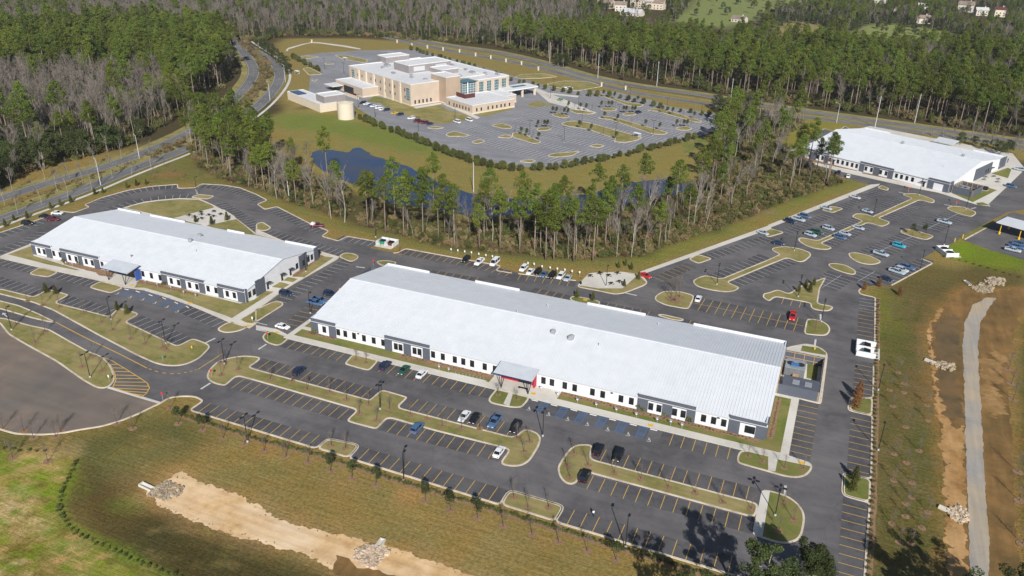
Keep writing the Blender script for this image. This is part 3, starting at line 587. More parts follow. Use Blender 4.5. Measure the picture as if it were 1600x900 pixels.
# main walks crossing islands
for s in ('1190,768 1203,768 1191,840 1176,835',): flat('footpath', I(s), .176, 'concrete')
flat('footpath', T(1, 2, '1580,655 1606,662 1582,744 1546,726'), .176, 'concrete'); flat('footpath', T(3, 3, '0,130 70,130 130,150 250,190 270,210 262,218 240,212 60,175 45,250 0,245') , .176, 'concrete'); flat('footpath', T(2, 3, '1430,85 1600,128 1600,150 1425,112'), .176, 'concrete')
flat('footpath', T(2, 1, '1620,505 1620,530 800,822 850,868 800,800') + [], .12, 'concrete', 'long pale footpath climbing beside the far lot'); flat('footpath', T(3, 1, '0,508 640,255 700,250 690,262 0,530'), .13, 'concrete')
flat('patio', T(2, 1, '412,885 485,812 690,804 785,822 720,880 690,905 540,905'), .176, 'concrete', 'concrete patio with dark picnic tables'); flat('patio', T(0, 1, '1100,468 1340,405 1400,412 1470,455 1280,512'), .16, 'concrete', 'concrete patio behind the left building')
for s in ('625,0 640,-12 680,-22 690,-15',): pass
flat('footpath', T(1, 2, '0,232 130,258 215,300 205,318 100,272 0,262'), .062, 'concrete')
for a, b in (((0, 215), (70, 233)), ((0, 237), (90, 262)), ((0, 262), (70, 275))): mark('crosswalk_line', t1(1, 2, *a), t1(1, 2, *b), .3, 'white_paint', lot, .07)
# ------------------------------------------------------------------ painted marks
def stopbar(a, b, w=.55): mark('stop_bar', a, b, w, 'white_paint', lot, .064)
stopbar(*T(0, 2, '1255,633 1315,595')); stopbar(*T(0, 2, '1282,345 1345,315')); stopbar(*T(1, 2, '15,385 65,352')); stopbar(*T(2, 2, '712,33 780,48')); stopbar(*T(3, 2, '328,165 330,210')); stopbar(*T(3, 1, '815,300 860,312')); stopbar(*T(3, 2, '298,322 292,362')); stopbar(*T(3, 3, '110,335 105,398')); stopbar(*T(3, 1, '1270,405 1300,398')); stopbar(*T(3, 1, '1100,378 1150,388')); stopbar(*T(0, 1, '1225,285 1235,312')); stopbar(*T(1, 1, '625,768 680,775'))
gore = T(0, 2, '640,432 700,455 790,510 870,560 920,595 935,625 915,660 885,682 705,622 725,575 718,535 690,480')
for k in range(len(gore)-1): mark('gore_line', gore[k], gore[k+1], .25, 'yellow_paint', lot, .07)
for a, b in zip(((690, 478), (705, 500), (718, 522), (722, 545), (724, 566), (722, 588), (712, 608), (720, 628), (775, 645), (830, 662)), ((735, 478), (775, 502), (812, 525), (848, 548), (880, 568), (908, 590), (928, 615), (930, 636), (920, 655), (898, 672))): mark('gore_line', t1(0, 2, *a), t1(0, 2, *b), .3, 'yellow_paint', lot, .066)
cl = smooth_line(T(0, 2, '345,212 430,258 560,325 700,390 820,450 915,500'), 2); ribbon('centre_line', cl, .14, -.14, .064, 'yellow_paint', lot)
cl = smooth_line(T(0, 2, '915,500 1000,530 1100,540 1180,525 1240,508'), 2)
for k in range(0, len(cl)-1, 2): mark('centre_line', cl[k], cl[k+1], .25, 'yellow_paint', lot, .064)
mark('centre_line', *T(0, 2, '1240,508 1395,408'), .25, 'yellow_paint', lot, .064)
# accessible bays: blue hatch, white emblem, concrete wheel stop
def emblem_mesh():
    mb = MB()
    for k in range(10):
        a0, a1 = -2.6+k*.48, -2.6+(k+1)*.48
        mb.face([(.42*math.cos(a0), .42*math.sin(a0)-.25, 0), (.42*math.cos(a1), .42*math.sin(a1)-.25, 0), (.3*math.cos(a1), .3*math.sin(a1)-.25, 0), (.3*math.cos(a0), .3*math.sin(a0)-.25, 0)][::-1])
    mb.face([(.12*math.cos(t)-.1, .12*math.sin(t)+.62, 0) for t in np.linspace(0, 6.28, 8, endpoint=False)])
    mb.face([(-.16, -.1, 0), (-.02, -.1, 0), (-.02, .48, 0), (-.16, .48, 0)]); mb.face([(-.02, -.1, 0), (.35, -.1, 0), (.35, .03, 0), (-.02, .03, 0)]); mb.face([(.26, -.1, 0), (.42, -.5, 0), (.55, -.45, 0), (.37, -.06, 0)][::1]); mb.face([(-.02, .2, 0), (.28, .2, 0), (.28, .3, 0), (-.02, .3, 0)])
    me = mb.mesh('access_emblem'); me.materials.append(M['white_paint']); return me
EMB = emblem_mesh()
def ada(cx, cy, w=1.9, ln=4.8, y1=None):
    for x in (-w/2, w/2): mark('access_line', (cx+x, cy-ln/2), (cx+x, cy+ln/2), .16, 'blue_paint', lot, .066)
    for y in (-ln/2, ln/2): mark('access_line', (cx-w/2, cy+y), (cx+w/2, cy+y), .16, 'blue_paint', lot, .067)
    for k in range(5): y = cy-ln/2+ln*(k+.1)/5; mark('access_line', (cx-w/2, y), (cx+w/2, y+.9), .2, 'blue_paint', lot, .068)
def emblem(x, y, s=1.25):
    o = bpy.data.objects.new('access_emblem', EMB); COL.objects.link(o); o.parent = lot; o.location = (x, y, .072); o.scale = (s, s, 1)
AX = [t1(2, 2, x, y) for x, y in ((190, 745), (310, 780), (430, 810), (555, 843), (680, 872))]+[t1(2, 3, 665, 2), t1(2, 3, 800, 22)]
AX = AX[:5]+[AX[6]]
sheet('stall_bay', rect(AX[0].x-5, AX[-1].x+1.6, 166.2, 171.2), .05, 'asphalt_stall', lot)
for p in AX: ada(p.x, 168.6)
for x, y in ((105, 755), (228, 790), (347, 820), (470, 852), (597, 885)): p = t1(2, 2, x, y); emblem(p.x, p.y)
for x, y in ((725, 15), (855, 50)): p = t1(2, 3, x, y); emblem(p.x, p.y)
for x, y in ((790, 32), (885, 42), (962, 62), (1040, 90), (1108, 118)): p = t1(0, 2, x, y); ada(p.x, p.y, 2.4, 4.8)
for x, y in ((735, 35), (815, 58), (893, 72), (970, 93), (1045, 118), (1110, 146)): p = t1(0, 2, x, y); emblem(p.x, p.y)
ARROW = MB().face([(-.12, -1.6, 0), (.12, -1.6, 0), (.12, .4, 0), (-.12, .4, 0)]).face([(-.5, .4, 0), (.5, .4, 0), (0, 1.5, 0)]).mesh('turn_arrow'); ARROW.materials.append(M['white_paint'])
o = link('turn_arrow', ARROW, None, lot); q = t1(0, 2, 30, 168); o.location = (q.x, q.y, .064); o.rotation_euler = (0, 0, R(70)); o.scale = (1.3, 1.3, 1)
for p, w, rz in ((t1(2, 2, 133, 663), 1.3, 0), (t1(2, 2, 866, 861), 1.3, 0), (t1(3, 3, 208, 195), 1.5, R(10)), (t1(1, 2, 130, 280), 1.2, R(-15)), (t1(0, 2, 1553, 238), 1.4, R(20)), (t1(0, 1, 828, 885), 1.4, 0), (t1(0, 2, 1188, 96), 1.2, 0), (t1(2, 2, 457, 77), 1.4, 0)):
    o = bpy.data.objects.new('tactile_pad', unit('tactile_yellow')); COL.objects.link(o); o.parent = lot; o.location = (p.x, p.y, .19); o.scale = (w, 1.0, 1); o.rotation_euler = (0, 0, rz)
# ------------------------------------------------------------------ campus buildings
class Bld:
    def __init__(s, name, O, ang, label, L, D):
        s.root = empty(name, (O[0], O[1], 0), ang); tag(s.root, label, 'building'); s.O = Vector((O[0], O[1])); s.e1 = Vector((math.cos(ang), math.sin(ang))); s.e2 = Vector((-s.e1.y, s.e1.x)); s.L = L; s.D = D
    def hit(s, px, py, face='front', off=0.0):
        d = ray(px, py)
        n = s.e2 if face in ('front', 'back') else s.e1
        o = s.O + (s.e2*off if face in ('front', 'back') else s.e1*off)
        t = n.dot(o)/(n.x*d.x+n.y*d.y); p = Vector((d.x*t, d.y*t))-s.O
        return (p.dot(s.e1) if face in ('front', 'back') else p.dot(s.e2)), CH+d.z*t
    def loc(s, px, py, z):
        p = at(px, py, z); q = Vector((p.x, p.y))-s.O; return q.dot(s.e1), q.dot(s.e2)
    def fb(s, mb, face, s0, s1, z0, z1, d0, d1, base=None, mi=0):
        b = base if base is not None else {'front': 0, 'back': s.D, 'right': s.L, 'left': 0}[face]
        if face == 'front': return mb.box(s0, s1, b-d1, b-d0, z0, z1, mi)
        if face == 'back': return mb.box(s0, s1, b+d0, b+d1, z0, z1, mi)
        if face == 'right': return mb.box(b+d0, b+d1, s0, s1, z0, z1, mi)
        return mb.box(b-d1, b-d0, s0, s1, z0, z1, mi)
    def part(s, name, m, mb, parent=None): return mb.build(name, m, parent or s.root)
    def window(s, face, c, z, w=1.15, h=1.95, out=0.0, base=None, fm='frame_dark', gm='glass_dark', bars=(0, 1)):
        o = s.part('window', gm, s.fb(MB(), face, c-w/2, c+w/2, z-h/2, z+h/2, out+.01, out+.03, base))
        f = MB(); t = .07
        for a in ((c-w/2-t, c-w/2, z-h/2-t, z+h/2+t), (c+w/2, c+w/2+t, z-h/2-t, z+h/2+t), (c-w/2, c+w/2, z+h/2, z+h/2+t), (c-w/2, c+w/2, z-h/2-t, z-h/2)): s.fb(f, face, *a, out+.005, out+.08, base)
        for k in range(1, bars[1]): zz = z-h/2+h*k/bars[1]; s.fb(f, face, c-w/2, c+w/2, zz-.04, zz+.04, out+.03, out+.07, base)
        for k in range(1, bars[0]): cc = c-w/2+w*k/bars[0]; s.fb(f, face, cc-.04, cc+.04, z-h/2, z+h/2, out+.03, out+.07, base)
        f.build('frame', fm, o); return o
    def shell(s, eave, ridge, rib=.82):
        L, D = s.L, s.D; mb = MB(); mid = D/2
        ring = [(0, 0), (L, 0), (L, D), (0, D)]
        for k in range(4):
            a, b = ring[k], ring[(k+1) % 4]
            if k in (0, 2): mb.face([(*a, 0), (*b, 0), (*b, eave), (*a, eave)])
            else: mb.face([(*a, 0), (*b, 0), (*b, eave), (a[0], mid, ridge-.12), (*a, eave)])
        w = s.part('wall', 'wall_white', mb)
        sm = MB()
        for x in np.arange(7.6, L-2, 7.6): sm.box(x-.04, x+.04, -.012, .0, .05, eave-.05)
        sj = s.part('panel_joint', 'seam', sm, w); sj['kind'] = 'stuff'
        sl = (ridge-eave)/mid; ov = .35
        for sg, nm in ((0, 'near'), (1, 'far')):
            y0 = -ov if sg == 0 else D+ov; z0 = eave-sl*ov+.1; th = .16
            r = MB(); a = [(-.3, y0, z0), (L+.3, y0, z0), (L+.3, mid, ridge), (-.3, mid, ridge)]
            if sg: a = a[::-1]
            lo = [(p[0], p[1], p[2]-th) for p in a]
            r.face(a); r.face(lo[::-1])
            for k in range(4): r.face([lo[k], lo[(k+1) % 4], a[(k+1) % 4], a[k]])
            ro = s.part('roof', 'roof_white', r); ro['label'] = 'white standing seam roof slope'
            rb = MB()
            for x in np.arange(0, L+.1, rib):
                w2 = .045; h = .075; q = [(x-w2, y0, z0), (x+w2, y0, z0), (x+w2, mid, ridge), (x-w2, mid, ridge)]
                t = [(p[0], p[1], p[2]+h) for p in q]; rb.face(t if not sg else t[::-1])
                for i, j in ((0, 3), (1, 2), (0, 1)): rb.face([q[i], q[j], t[j], t[i]])
            rr = s.part('roof_ribs', 'roof_white', rb, ro); rr['kind'] = 'stuff'
        rc = MB(); rc.box(-.3, L+.3, mid-.25, mid+.25, ridge-.02, ridge+.07); s.part('ridge_cap', 'roof_white', rc)
        s.part('gutter', 'seam', MB().box(-.3, L+.3, -ov-.14, -ov-.01, z0-.2, z0-.02))
        s.eave, s.ridge, s.sl = eave, ridge, sl
    def roof_z(s, y): return s.eave+.1+s.sl*min(y, s.D-y)
    def accent(s, face, s0, s1, top=5.05, out=.35):
        mb = MB(); s.fb(mb, face, s0, s1, 0, top, .002, out); a = s.part('accent_block', 'wall_dark', mb)
        i = MB(); s.fb(i, face, s0, s1, s.eave-.2, top+.03, -.3, .0); i.build('parapet_back', 'wall_white', a)
        return a
    def panel(s, face, s0, s1, z0, z1, out=.35, m='wall_white'): return s.part('white_panel', m, s.fb(MB(), face, s0, s1, z0, z1, out+.001, out+.06))
    def vent(s, x, y, kind=0):
        z = s.roof_z(y)
        if kind == 0:
            mb = MB().tube([(x, y, z-.2), (x, y, z+.7)], .18, 8).tube([(x, y, z+.7), (x, y, z+.85), (x, y, z+1.0)], [.34, .34, .1], 10); return s.part('roof_vent', 'metal_grey', mb)
        if kind == 1:
            mb = MB().box(x-.6, x+.6, y-.6, y+.6, z-.3, z+.5).tube([(x, y, z+.5), (x, y, z+.9), (x, y, z+1.25)], [.75, .8, .3], 10); return s.part('roof_fan', 'metal_grey', mb)
        return s.part('vent_pipe', 'seam', MB().tube([(x, y, z-.2), (x, y, z+.9)], .11, 8))
    def awning(s, face, c, z=2.75, w=2.0, d=1.3, door=True, m='frame_dark'):
        mb = MB(); s.fb(mb, face, c-w/2, c+w/2, z, z+.12, .02, d); a = s.part('awning', m, mb)
        if door:
            dd = s.part('door', m, s.fb(MB(), face, c-.5, c+.5, .15, 2.3, .01, .06)); s.fb(MB(), face, c+.3, c+.4, 1.1, 1.25, .06, .12).build('handle', 'galv', dd)
# ---- the long white building
A = Bld('office_building', (-139.8, 178.0), 0, 'very long white gabled building with a red entrance under a canopy', 134.8, 45.6); A.shell(4.25, 8.6)
Z12 = lambda x, y: (400+x/4, 450+y/4)
Z22 = lambda x, y: (800+x/4, 450+y/4)
def xs(B, f, *pts): return [B.hit(*f(*p))[0] for p in pts]
for a, b in ((Z12(345, 195), Z12(497, 232)), (Z12(805, 300), Z12(1086, 372)), (Z22(790, 680), Z22(1150, 765)), (Z22(1362, 815), Z22(1592, 870))):
    A.accent('front', A.hit(*a)[0], A.hit(*b)[0])
for s0, s1 in ((.2, 16.5), (34.0, 50), (73.5, 92.5), (107.5, 134.6)): A.accent('back', s0, s1)
A.accent('right', .2, 3.2); A.accent('left', .2, 3.2); A.accent('right', 40, 45.4); A.accent('left', 40, 45.4)
for f, wins in ((Z12, ((514, 270), (558, 281), (613, 295), (675, 309), (736, 324), (795, 337), (1107, 414), (1168, 428), (1243, 447), (1296, 459), (1351, 472), (1430, 491), (1494, 505))), (Z22, ((197, 580), (250, 592), (330, 610), (392, 625), (503, 651), (567, 667), (681, 694), (746, 709), (1197, 816), (1260, 831), (1323, 847)))):
    for w in wins: c, z = A.hit(*f(*w)); A.window('front', c, 2.25)
for f, pan in ((Z12, (((390, 250), (455, 265), [(427, 250)]), ((852, 365), (922, 385), [(875, 358), (904, 365)]), ((970, 395), (1042, 415), [(992, 387), (1023, 394)]))), (Z22, (((848, 750), (935, 770), [(868, 739), (919, 752)]), ((998, 785), (1086, 808), [(1016, 775), (1070, 788)]), ((1420, 885), (1518, 905), [(1469, 893), (1510, 903)])))):
    for a, b, ws in pan:
        s0, s1 = A.hit(*f(*a), off=-.35)[0], A.hit(*f(*b), off=-.35)[0]; A.panel('front', s0, s1, .3, 3.75)
        for w in ws: c = A.hit(*f(*w), off=-.35)[0]; A.window('front', min(max(c, s0+.7), s1-.7), 2.3, out=.41)
for k in range(9): A.window('back', 19+k*14.2-(3 if k % 2 else 0), 2.25)
for px, py, k in ((855, 480, 2), (857, 482, 2), (864, 523, 1), (891, 527, 1), (893, 531, 1), (936, 542, 2), (799, 555, 2), (808, 491, 2), (1030, 497, 2)):
    for z in (6., 7., 8.):
        x, y = A.loc(px, py, z)
        if abs(A.roof_z(y)-z) < .75: break
    A.vent(x, y, k)
for w in ((640, 283),): c, z = A.hit(*Z12(*w)); A.part('wall_light', 'frame_dark', A.fb(MB(), 'front', c-.3, c+.3, 3.3, 3.55, .0, .3))
for w in ((625, 658), (1290, 818)): c, z = A.hit(*Z22(*w)); A.part('wall_light', 'frame_dark', A.fb(MB(), 'front', c-.3, c+.3, 3.3, 3.55, .0, .3))
# entrance canopy of the long building
def canopy(B, corners, zb, zf, posts, wallmat, side_s, m='canopy_metal', bar='navy'):
    (bl, br, fr, fl) = [B.loc(*c, zb if k < 2 else zf) for k, c in enumerate(corners)]
    x0, x1 = (bl[0]+fl[0])/2, (br[0]+fr[0])/2; yb, yf = (bl[1]+br[1])/2, (fl[1]+fr[1])/2
    mb = MB(); P = [(x0, yf, zf), (x1, yf, zf), (x1, yb, zb), (x0, yb, zb)]; lo = [(p[0], p[1], p[2]-.3) for p in P]
    mb.face(P)
    for k in range(4): mb.face([lo[k], lo[(k+1) % 4], P[(k+1) % 4], P[k]])
    c = B.part('canopy', m, mb); B.part('canopy_soffit', bar, MB().face([(p[0], p[1], p[2]+.02) for p in lo][::-1]).box(x0-.12, x0+.02, yf, yb, zf-.32, zf-.02).box(x0, x1, yf-.1, yf+.0, zf-.34, zf-.06), c)
    rb = MB(); n = int((x1-x0)/.6)
    for k in range(n+1):
        x = x0+(x1-x0)*k/n; q = [(x-.04, yf, zf+.005), (x+.04, yf, zf+.005), (x+.04, yb, zb+.005), (x-.04, yb, zb+.005)]; t = [(p[0], p[1], p[2]+.09) for p in q]; rb.face(t)
        for i, j in ((0, 3), (1, 2), (0, 1)): rb.face([q[i], q[j], t[j], t[i]])
    r_ = B.part('canopy_ribs', m, rb, c); r_['kind'] = 'stuff'
    for px, py in posts:
        x, y = B.loc(px, py, .1)
        for d in (-1.0, 1.0): B.part('post', 'frame_dark', MB().tube([(x, y, 0), (x+d, y+.3, zf-.2)], .11, 6))
    return x0, x1, yf, yb
ca_ = canopy(A, ((787.5, 564), (846, 578), (827.5, 595.5), (767.5, 581)), 5.9, 5.1, ((783, 606), (824.8, 616)), 'red_panel', 0)
A.part('entrance_wall', 'red_panel', MB().box(ca_[1]-2.4, ca_[1]-.9, -.45, -.02, 0, 4.0)); A.part('entrance_wall', 'red_panel', MB().box(ca_[0]-.2, ca_[0]+5.0, -.42, -.02, 0, 4.2)); A.part('entrance_wall', 'red_panel', MB().box(ca_[1]-1.2, ca_[1]-.9, -1.7, -.46, 0, 3.8)); A.part('entrance_glass', 'glass_dark', MB().box(ca_[0]+5.0, ca_[1]-2.4, -.3, -.02, .1, 3.4)); A.part('entrance_bench', 'plastic_black', MB().box(ca_[1]-5, ca_[1]-2.2, -3.4, -2.9, .4, .55).box(ca_[1]-4.8, ca_[1]-4.6, -3.4, -2.9, .15, .4).box(ca_[1]-2.6, ca_[1]-2.4, -3.4, -2.9, .15, .4))
# ---- the left building
B = Bld('office_building', (-268.0, 185.6), 0, 'white gabled building at the left with a blue entrance canopy', 97.0, 40.2); B.shell(4.15, 7.9)
Z01 = lambda x, y: (x/4, 225+y/4); Z02 = lambda x, y: (x/4, 450+y/4); Z7 = lambda x, y: (340+x/5.625, 370+y/5.625)
for a, b in (((192, 640), (322, 670)), ((381, 680), (620, 735)), ((1012, 830), (1280, 890))): B.accent('front', max(.1, B.hit(*Z01(*a))[0]), B.hit(*Z01(*b))[0], 4.95)
B.accent('front', B.hit(*Z02(1366, 20))[0], 96.9, 4.95)
for w in ((337, 685), (377, 695), (640, 755), (895, 818), (948, 830), (1003, 843)): B.window('front', B.hit(*Z01(*w))[0], 2.2)
for w in ((1303, 15), (1352, 25)): B.window('front', B.hit(*Z02(*w))[0], 2.2)
for f, a, b, ws in ((Z01, (228, 675), (290, 690), ((245, 663), (280, 672))), (Z01, (418, 715), (490, 730), ((437, 710), (477, 718))), (Z01, (520, 740), (590, 757), ((540, 733), (580, 742))), (Z01, (1050, 865), (1130, 880), ((1073, 860), (1120, 868))), (Z01, (1165, 890), (1245, 905), ((1187, 885), (1232, 893))), (Z02, (1400, 50), (1486, 65), ((1423, 42), (1467, 52)))):
    s0, s1 = B.hit(*f(*a), off=-.35)[0], B.hit(*f(*b), off=-.35)[0]; B.panel('front', s0, s1, .3, 3.6)
    for w in ws: B.window('front', min(max(B.hit(*f(*w), off=-.35)[0], s0+.7), s1-.7), 2.2, out=.41)
ry = lambda x, y: B.hit(*Z7(x, y), 'right', B.L)[0]
B.accent('right', .0, ry(255, 520), 4.95); B.accent('right', ry(330, 450), ry(410, 420), 5.6); B.accent('right', ry(715, 240), ry(780, 210), 5.3); B.accent('right', ry(845, 160), 40.1, 4.95)
for x, y in ((280, 495), (318, 470), (697, 258), (798, 200), (828, 183)): B.window('right', ry(x, y), 2.2)
B.window('right', ry(748, 230), 2.2, out=.36)
for x, y in ((440, 420), (565, 345), (640, 305)): B.awning('right', ry(x, y))
for s0, s1 in ((.2, 12), (17.5, 35), (56, 64), (83, 96.8)): B.accent('back', s0, s1, 4.95)
B.accent('left', .2, 3, 4.95)
for k in range(6): B.window('back', 14+k*13.5, 2.2)
for px, py, k in ((298, 380, 1), (313, 371, 1), (205, 400, 0), (306, 392, 2)):
    for z in (5.5, 6.3, 7.2):
        x, y = B.loc(px, py, z)
        if abs(B.roof_z(y)-z) < .75: break
    B.vent(x, y, k)
cb = canopy(B, ((182.5, 406), (222.5, 415.5), (191, 427), (152.5, 416.5)), 5.6, 4.7, ((170, 437.5), (196, 445)), 'blue_panel', 0)
B.part('entrance_wall', 'blue_panel', MB().box(cb[1]-2.6, cb[1]-.4, -.45, -.02, 0, 4.1)); B.part('entrance_wall', 'blue_panel', MB().box(cb[1]-1.1, cb[1]-.6, -2.2, -.46, 0, 4.0)); B.part('entrance_glass', 'glass_dark', MB().box(cb[0]+.4, cb[1]-2.2, -.3, -.02, .1, 3.4))
# ---- the far right building
CA = math.atan2(-.431, .902)
Cc = Bld('office_building', (-20.0, 447.0), CA, 'broad white roofed building at the far right beside the highway', 76.5, 69.0); Cc.shell(4.4, 9.4)
Z3 = lambda x, y: (1240+x/7.5, 190+y/7.5); Z4 = lambda x, y: (1420+x/8.183, 200+y/8.183)
fx = lambda z, x, y: Cc.hit(*z(x, y))[0]
Cc.accent('front', .1, fx(Z3, 410, 440), 5.3); Cc.accent('front', fx(Z3, 775, 540), fx(Z3, 1165, 630), 5.3); Cc.accent('front', fx(Z4, 245, 720), 76.4, 5.3)
for z, w in [(Z3, q) for q in ((430, 455), (518, 478), (573, 490), (628, 505), (685, 518), (738, 530), (1203, 645), (1262, 660), (1325, 675), (1392, 690))]+[(Z4, (45, 672))]: Cc.window('front', fx(z, *w), 2.3)
for a, b, ws in (((130, 400), (182, 415), ()), ((262, 440), (350, 460), ((280, 420), (345, 435))), ((822, 575), (925, 600), ((848, 555), (912, 575))), ((1000, 615), (1095, 640), ((1020, 600), (1085, 615)))):
    s0, s1 = Cc.hit(*Z3(*a), off=-.35)[0], Cc.hit(*Z3(*b), off=-.35)[0]; Cc.panel('front', s0, s1, .3, 3.6)
    for w in ws: Cc.window('front', min(max(Cc.hit(*Z3(*w), off=-.35)[0], s0+.7), s1-.7), 2.3, out=.41)
Cc.panel('front', Cc.hit(*Z4(305, 770), off=-.35)[0], Cc.hit(*Z4(425, 800), off=-.35)[0], .2, 3.4)
Cc.awning('front', fx(Z3, 465, 485), w=2.6); Cc.awning('front', fx(Z4, 185, 740), w=2.6)
rz3 = lambda x, y: Cc.hit(*Z4(x, y), 'right', Cc.L)[0]
Cc.accent('right', .0, 3.5, 5.3); Cc.accent('right', rz3(835, 620), rz3(1035, 560), 5.9); Cc.accent('right', rz3(1140, 510), rz3(1190, 480), 5.6); Cc.accent('right', 65, 68.9, 5.3)
for x, y in ((1200, 485), (1222, 475), (1255, 455)): Cc.window('right', rz3(x, y), 2.3)
for x, y in ((970, 575), (1000, 562)): Cc.window('right', rz3(x, y), 2.3, out=.36)
Cc.awning('right', rz3(1050, 545))
for s0, s1 in ((.2, 15), (60, 76.3)): Cc.accent('back', s0, s1, 5.3)
for px, py, k in ((1504, 247, 1), (1474, 262, 2), (1410, 227, 1), (1560, 262, 2)):
    for z in (6.5, 7.5, 8.5):
        x, y = Cc.loc(px, py, z)
        if abs(Cc.roof_z(y)-z) < .8: break
    Cc.vent(x, y, k)
# plot of the far building
cplot = ccw([tuple(p[:2]) for p in T(3, 1, '115,50 125,80 240,118 500,185 900,275 1060,305 1300,380 1390,392 1380,375 1500,262 1600,165') + I('1600,262 1582,240 1360,197 1330,204 1252,228')])
struct(sheet('building_plot', cplot, .115, 'concrete'), 'concrete walks round the far right building')
flat('lawn', T(3, 1, '1150,310 1310,255 1430,290 1280,365'), .145, 'lawn', 'small lawns beside the far right building'); flat('lawn', T(3, 1, '1395,185 1500,150 1520,160 1500,215'), .145, 'lawn'); flat('lawn', T(3, 1, '1300,370 1340,365 1390,385 1310,382'), .146, 'lawn')
flat('lawn', T(3, 1, '205,80 150,60 190,95 560,172 560,165'), .146, 'mulch'); flat('mulch_bed', T(3, 1, '585,178 780,218 1000,268 1000,275 780,225 590,186'), .146, 'mulch')
flat('patio', T(3, 1, '1310,225 1390,190 1510,222 1480,262 1430,268'), .15, 'concrete')
# fenced plant yard of the far building
def enclosure(name, label, pts, h, m, inner=None, z0=.13, cat='enclosure', close=True):
    r = empty(name, (pts[0][0], pts[0][1], 0)); tag(r, label, cat); o = Vector((pts[0][0], pts[0][1])); P = [Vector((p[0], p[1]))-o for p in pts]; n = len(P)
    for k in range(n if close else n-1):
        a, b = P[k], P[(k+1) % n]; d = (b-a).normalized(); nn = Vector((-d.y, d.x))*.09; mb = MB(); mb.prism([a+nn, a-nn, b-nn, b+nn], z0, h); w = mb.build('wall_panel', m, r)
        if inner:
            L = (b-a).length; q = int(L/2.2)
            for j in range(q+1):
                p = a+d*(L*j/max(q, 1))+nn*1.9; MB().box(p.x-.1, p.x+.1, p.y-.1, p.y+.1, z0, h-.05).build('stud', inner, w)
            for zz in (h*.35, h*.9): c = nn*1.7; MB().prism([a+c+nn*.8, a+c, b+c, b+c+nn*.8], zz, zz+.2).build('rail', inner, w)
    return r
ya, yb_, yc = (Vector(Cc.O+Cc.e1*x+Cc.e2*y) for x, y in ((77.2, 1.5), (86.5, 1.5), (86.5, 13)))
yd = Vector(Cc.O+Cc.e1*77.2+Cc.e2*13)
enclosure('plant_yard', 'dark panelled plant yard at the corner of the far right building', [ya, yb_, yc, yd], 3.6, 'wall_dark', 'wood')
def ac_unit(name, label, loc, rz, sx, sy, sz, m='metal_grey', fans=2):
    r = empty(name, loc, rz); tag(r, label, 'machine'); MB().box(-sx/2, sx/2, -sy/2, sy/2, .15, sz).build('casing', m, r); MB().box(-sx/2-.2, sx/2+.2, -sy/2-.2, sy/2+.2, 0, .149).build('plinth', 'concrete', r)
    for k in range(fans):
        x = -sx/2+sx*(k+.5)/fans; MB().tube([(x, 0, sz), (x, 0, sz+.12)], min(sy, sx/fans)*.4, 12).build('fan', 'frame_dark', r)
    g = MB()
    for z in np.arange(.4, sz-.2, .25): g.box(-sx/2-.02, sx/2+.02, -sy/2-.02, -sy/2, z, z+.1)
    s_ = g.build('louvre', 'frame_dark', r); s_['kind'] = 'stuff'
q = Cc.O+Cc.e1*80.5+Cc.e2*5; ac_unit('chiller', 'blue-grey chiller inside the plant yard of the far building', (*q, .14), CA, 4.5, 5, 3.0)
for px, py, l in ((1539, 297, 'dark'), (1522, 302, 'squat')): q = at(px, py, .15); ac_unit('transformer', l+' transformer box beside the far right building', (q.x, q.y, .14), CA, 2.0, 1.8, 1.7, 'sign_green' if l == 'x' else 'frame_dark', 1)
# ---- service yard at the right end of the long building
enclosure('service_yard', 'timber framed service yard at the right end of the long building', [(-4.9, 201.5), (6.0, 201.5), (6.0, 221.5), (-4.9, 221.5)], 3.2, 'wall_dark', 'wood', .15)
ac_unit('chiller', 'large grey chiller with blue panel in the service yard', (-1.3, 214, .16), 0, 5.4, 5.4, 3.2); tag(MB().box(-1.2, .9, -1.8, .0, 0, .25).build('control_panel', 'blue_paint'), 'blue panel lying on top of the large chiller', 'panel').location = (-1.3, 214, 3.5)
tag(MB().box(-3.6, -2.0, -1.6, 1.6, 0, 1.6).build('generator', 'wood'), 'low tan generator box in the service yard', 'machine').location = (2.0, 209.5, .16)
sh = empty('shed', (1.3, 204.3, .15)); tag(sh, 'flat dark roofed shed at the front of the service yard', 'shed'); MB().box(-4.8, 4.4, -2.5, 2.5, 0, 2.7).build('wall', 'wall_dark', sh); rf = MB().box(-5.0, 4.7, -2.7, 2.9, 2.7, 2.95).build('roof', 'wall_dark', sh)
for x in (-1.6, 1.6): MB().box(x-.9, x+.9, -1.2, 1.2, 2.95, 3.05).build('skylight', 'metal_grey', rf)
# ---- timber yard at the left rear of the long building
q0, q1, q2 = at(533, 452, .1), at(575, 423, .1), at(596, 422, .1)
enclosure('timber_yard', 'timber framed yard fence at the left rear of the long building', [(-140.4, 203.0), (-146.2, 203.0), (-146.2, 222.5), (-140.4, 222.5)], 3.0, 'wall_dark', 'wood', .05, cat='fence', close=False)
struct(sheet('yard_floor', rect(-146, -140.2, 203, 222.5), .16, 'concrete')); ac_unit('chiller', 'grey chiller inside the timber yard fence', (-143.2, 213, .17), 0, 3.2, 4.5, 2.3)
q0 = t1(0, 1, 375, 508); enclosure('timber_yard', 'low timber fence at the far end of the left building', [(-268.4, 212), (-272.5, 212), (-272.5, 222), (-268.4, 222)], 2.6, 'wall_dark', 'wood', .05, cat='fence', close=False)
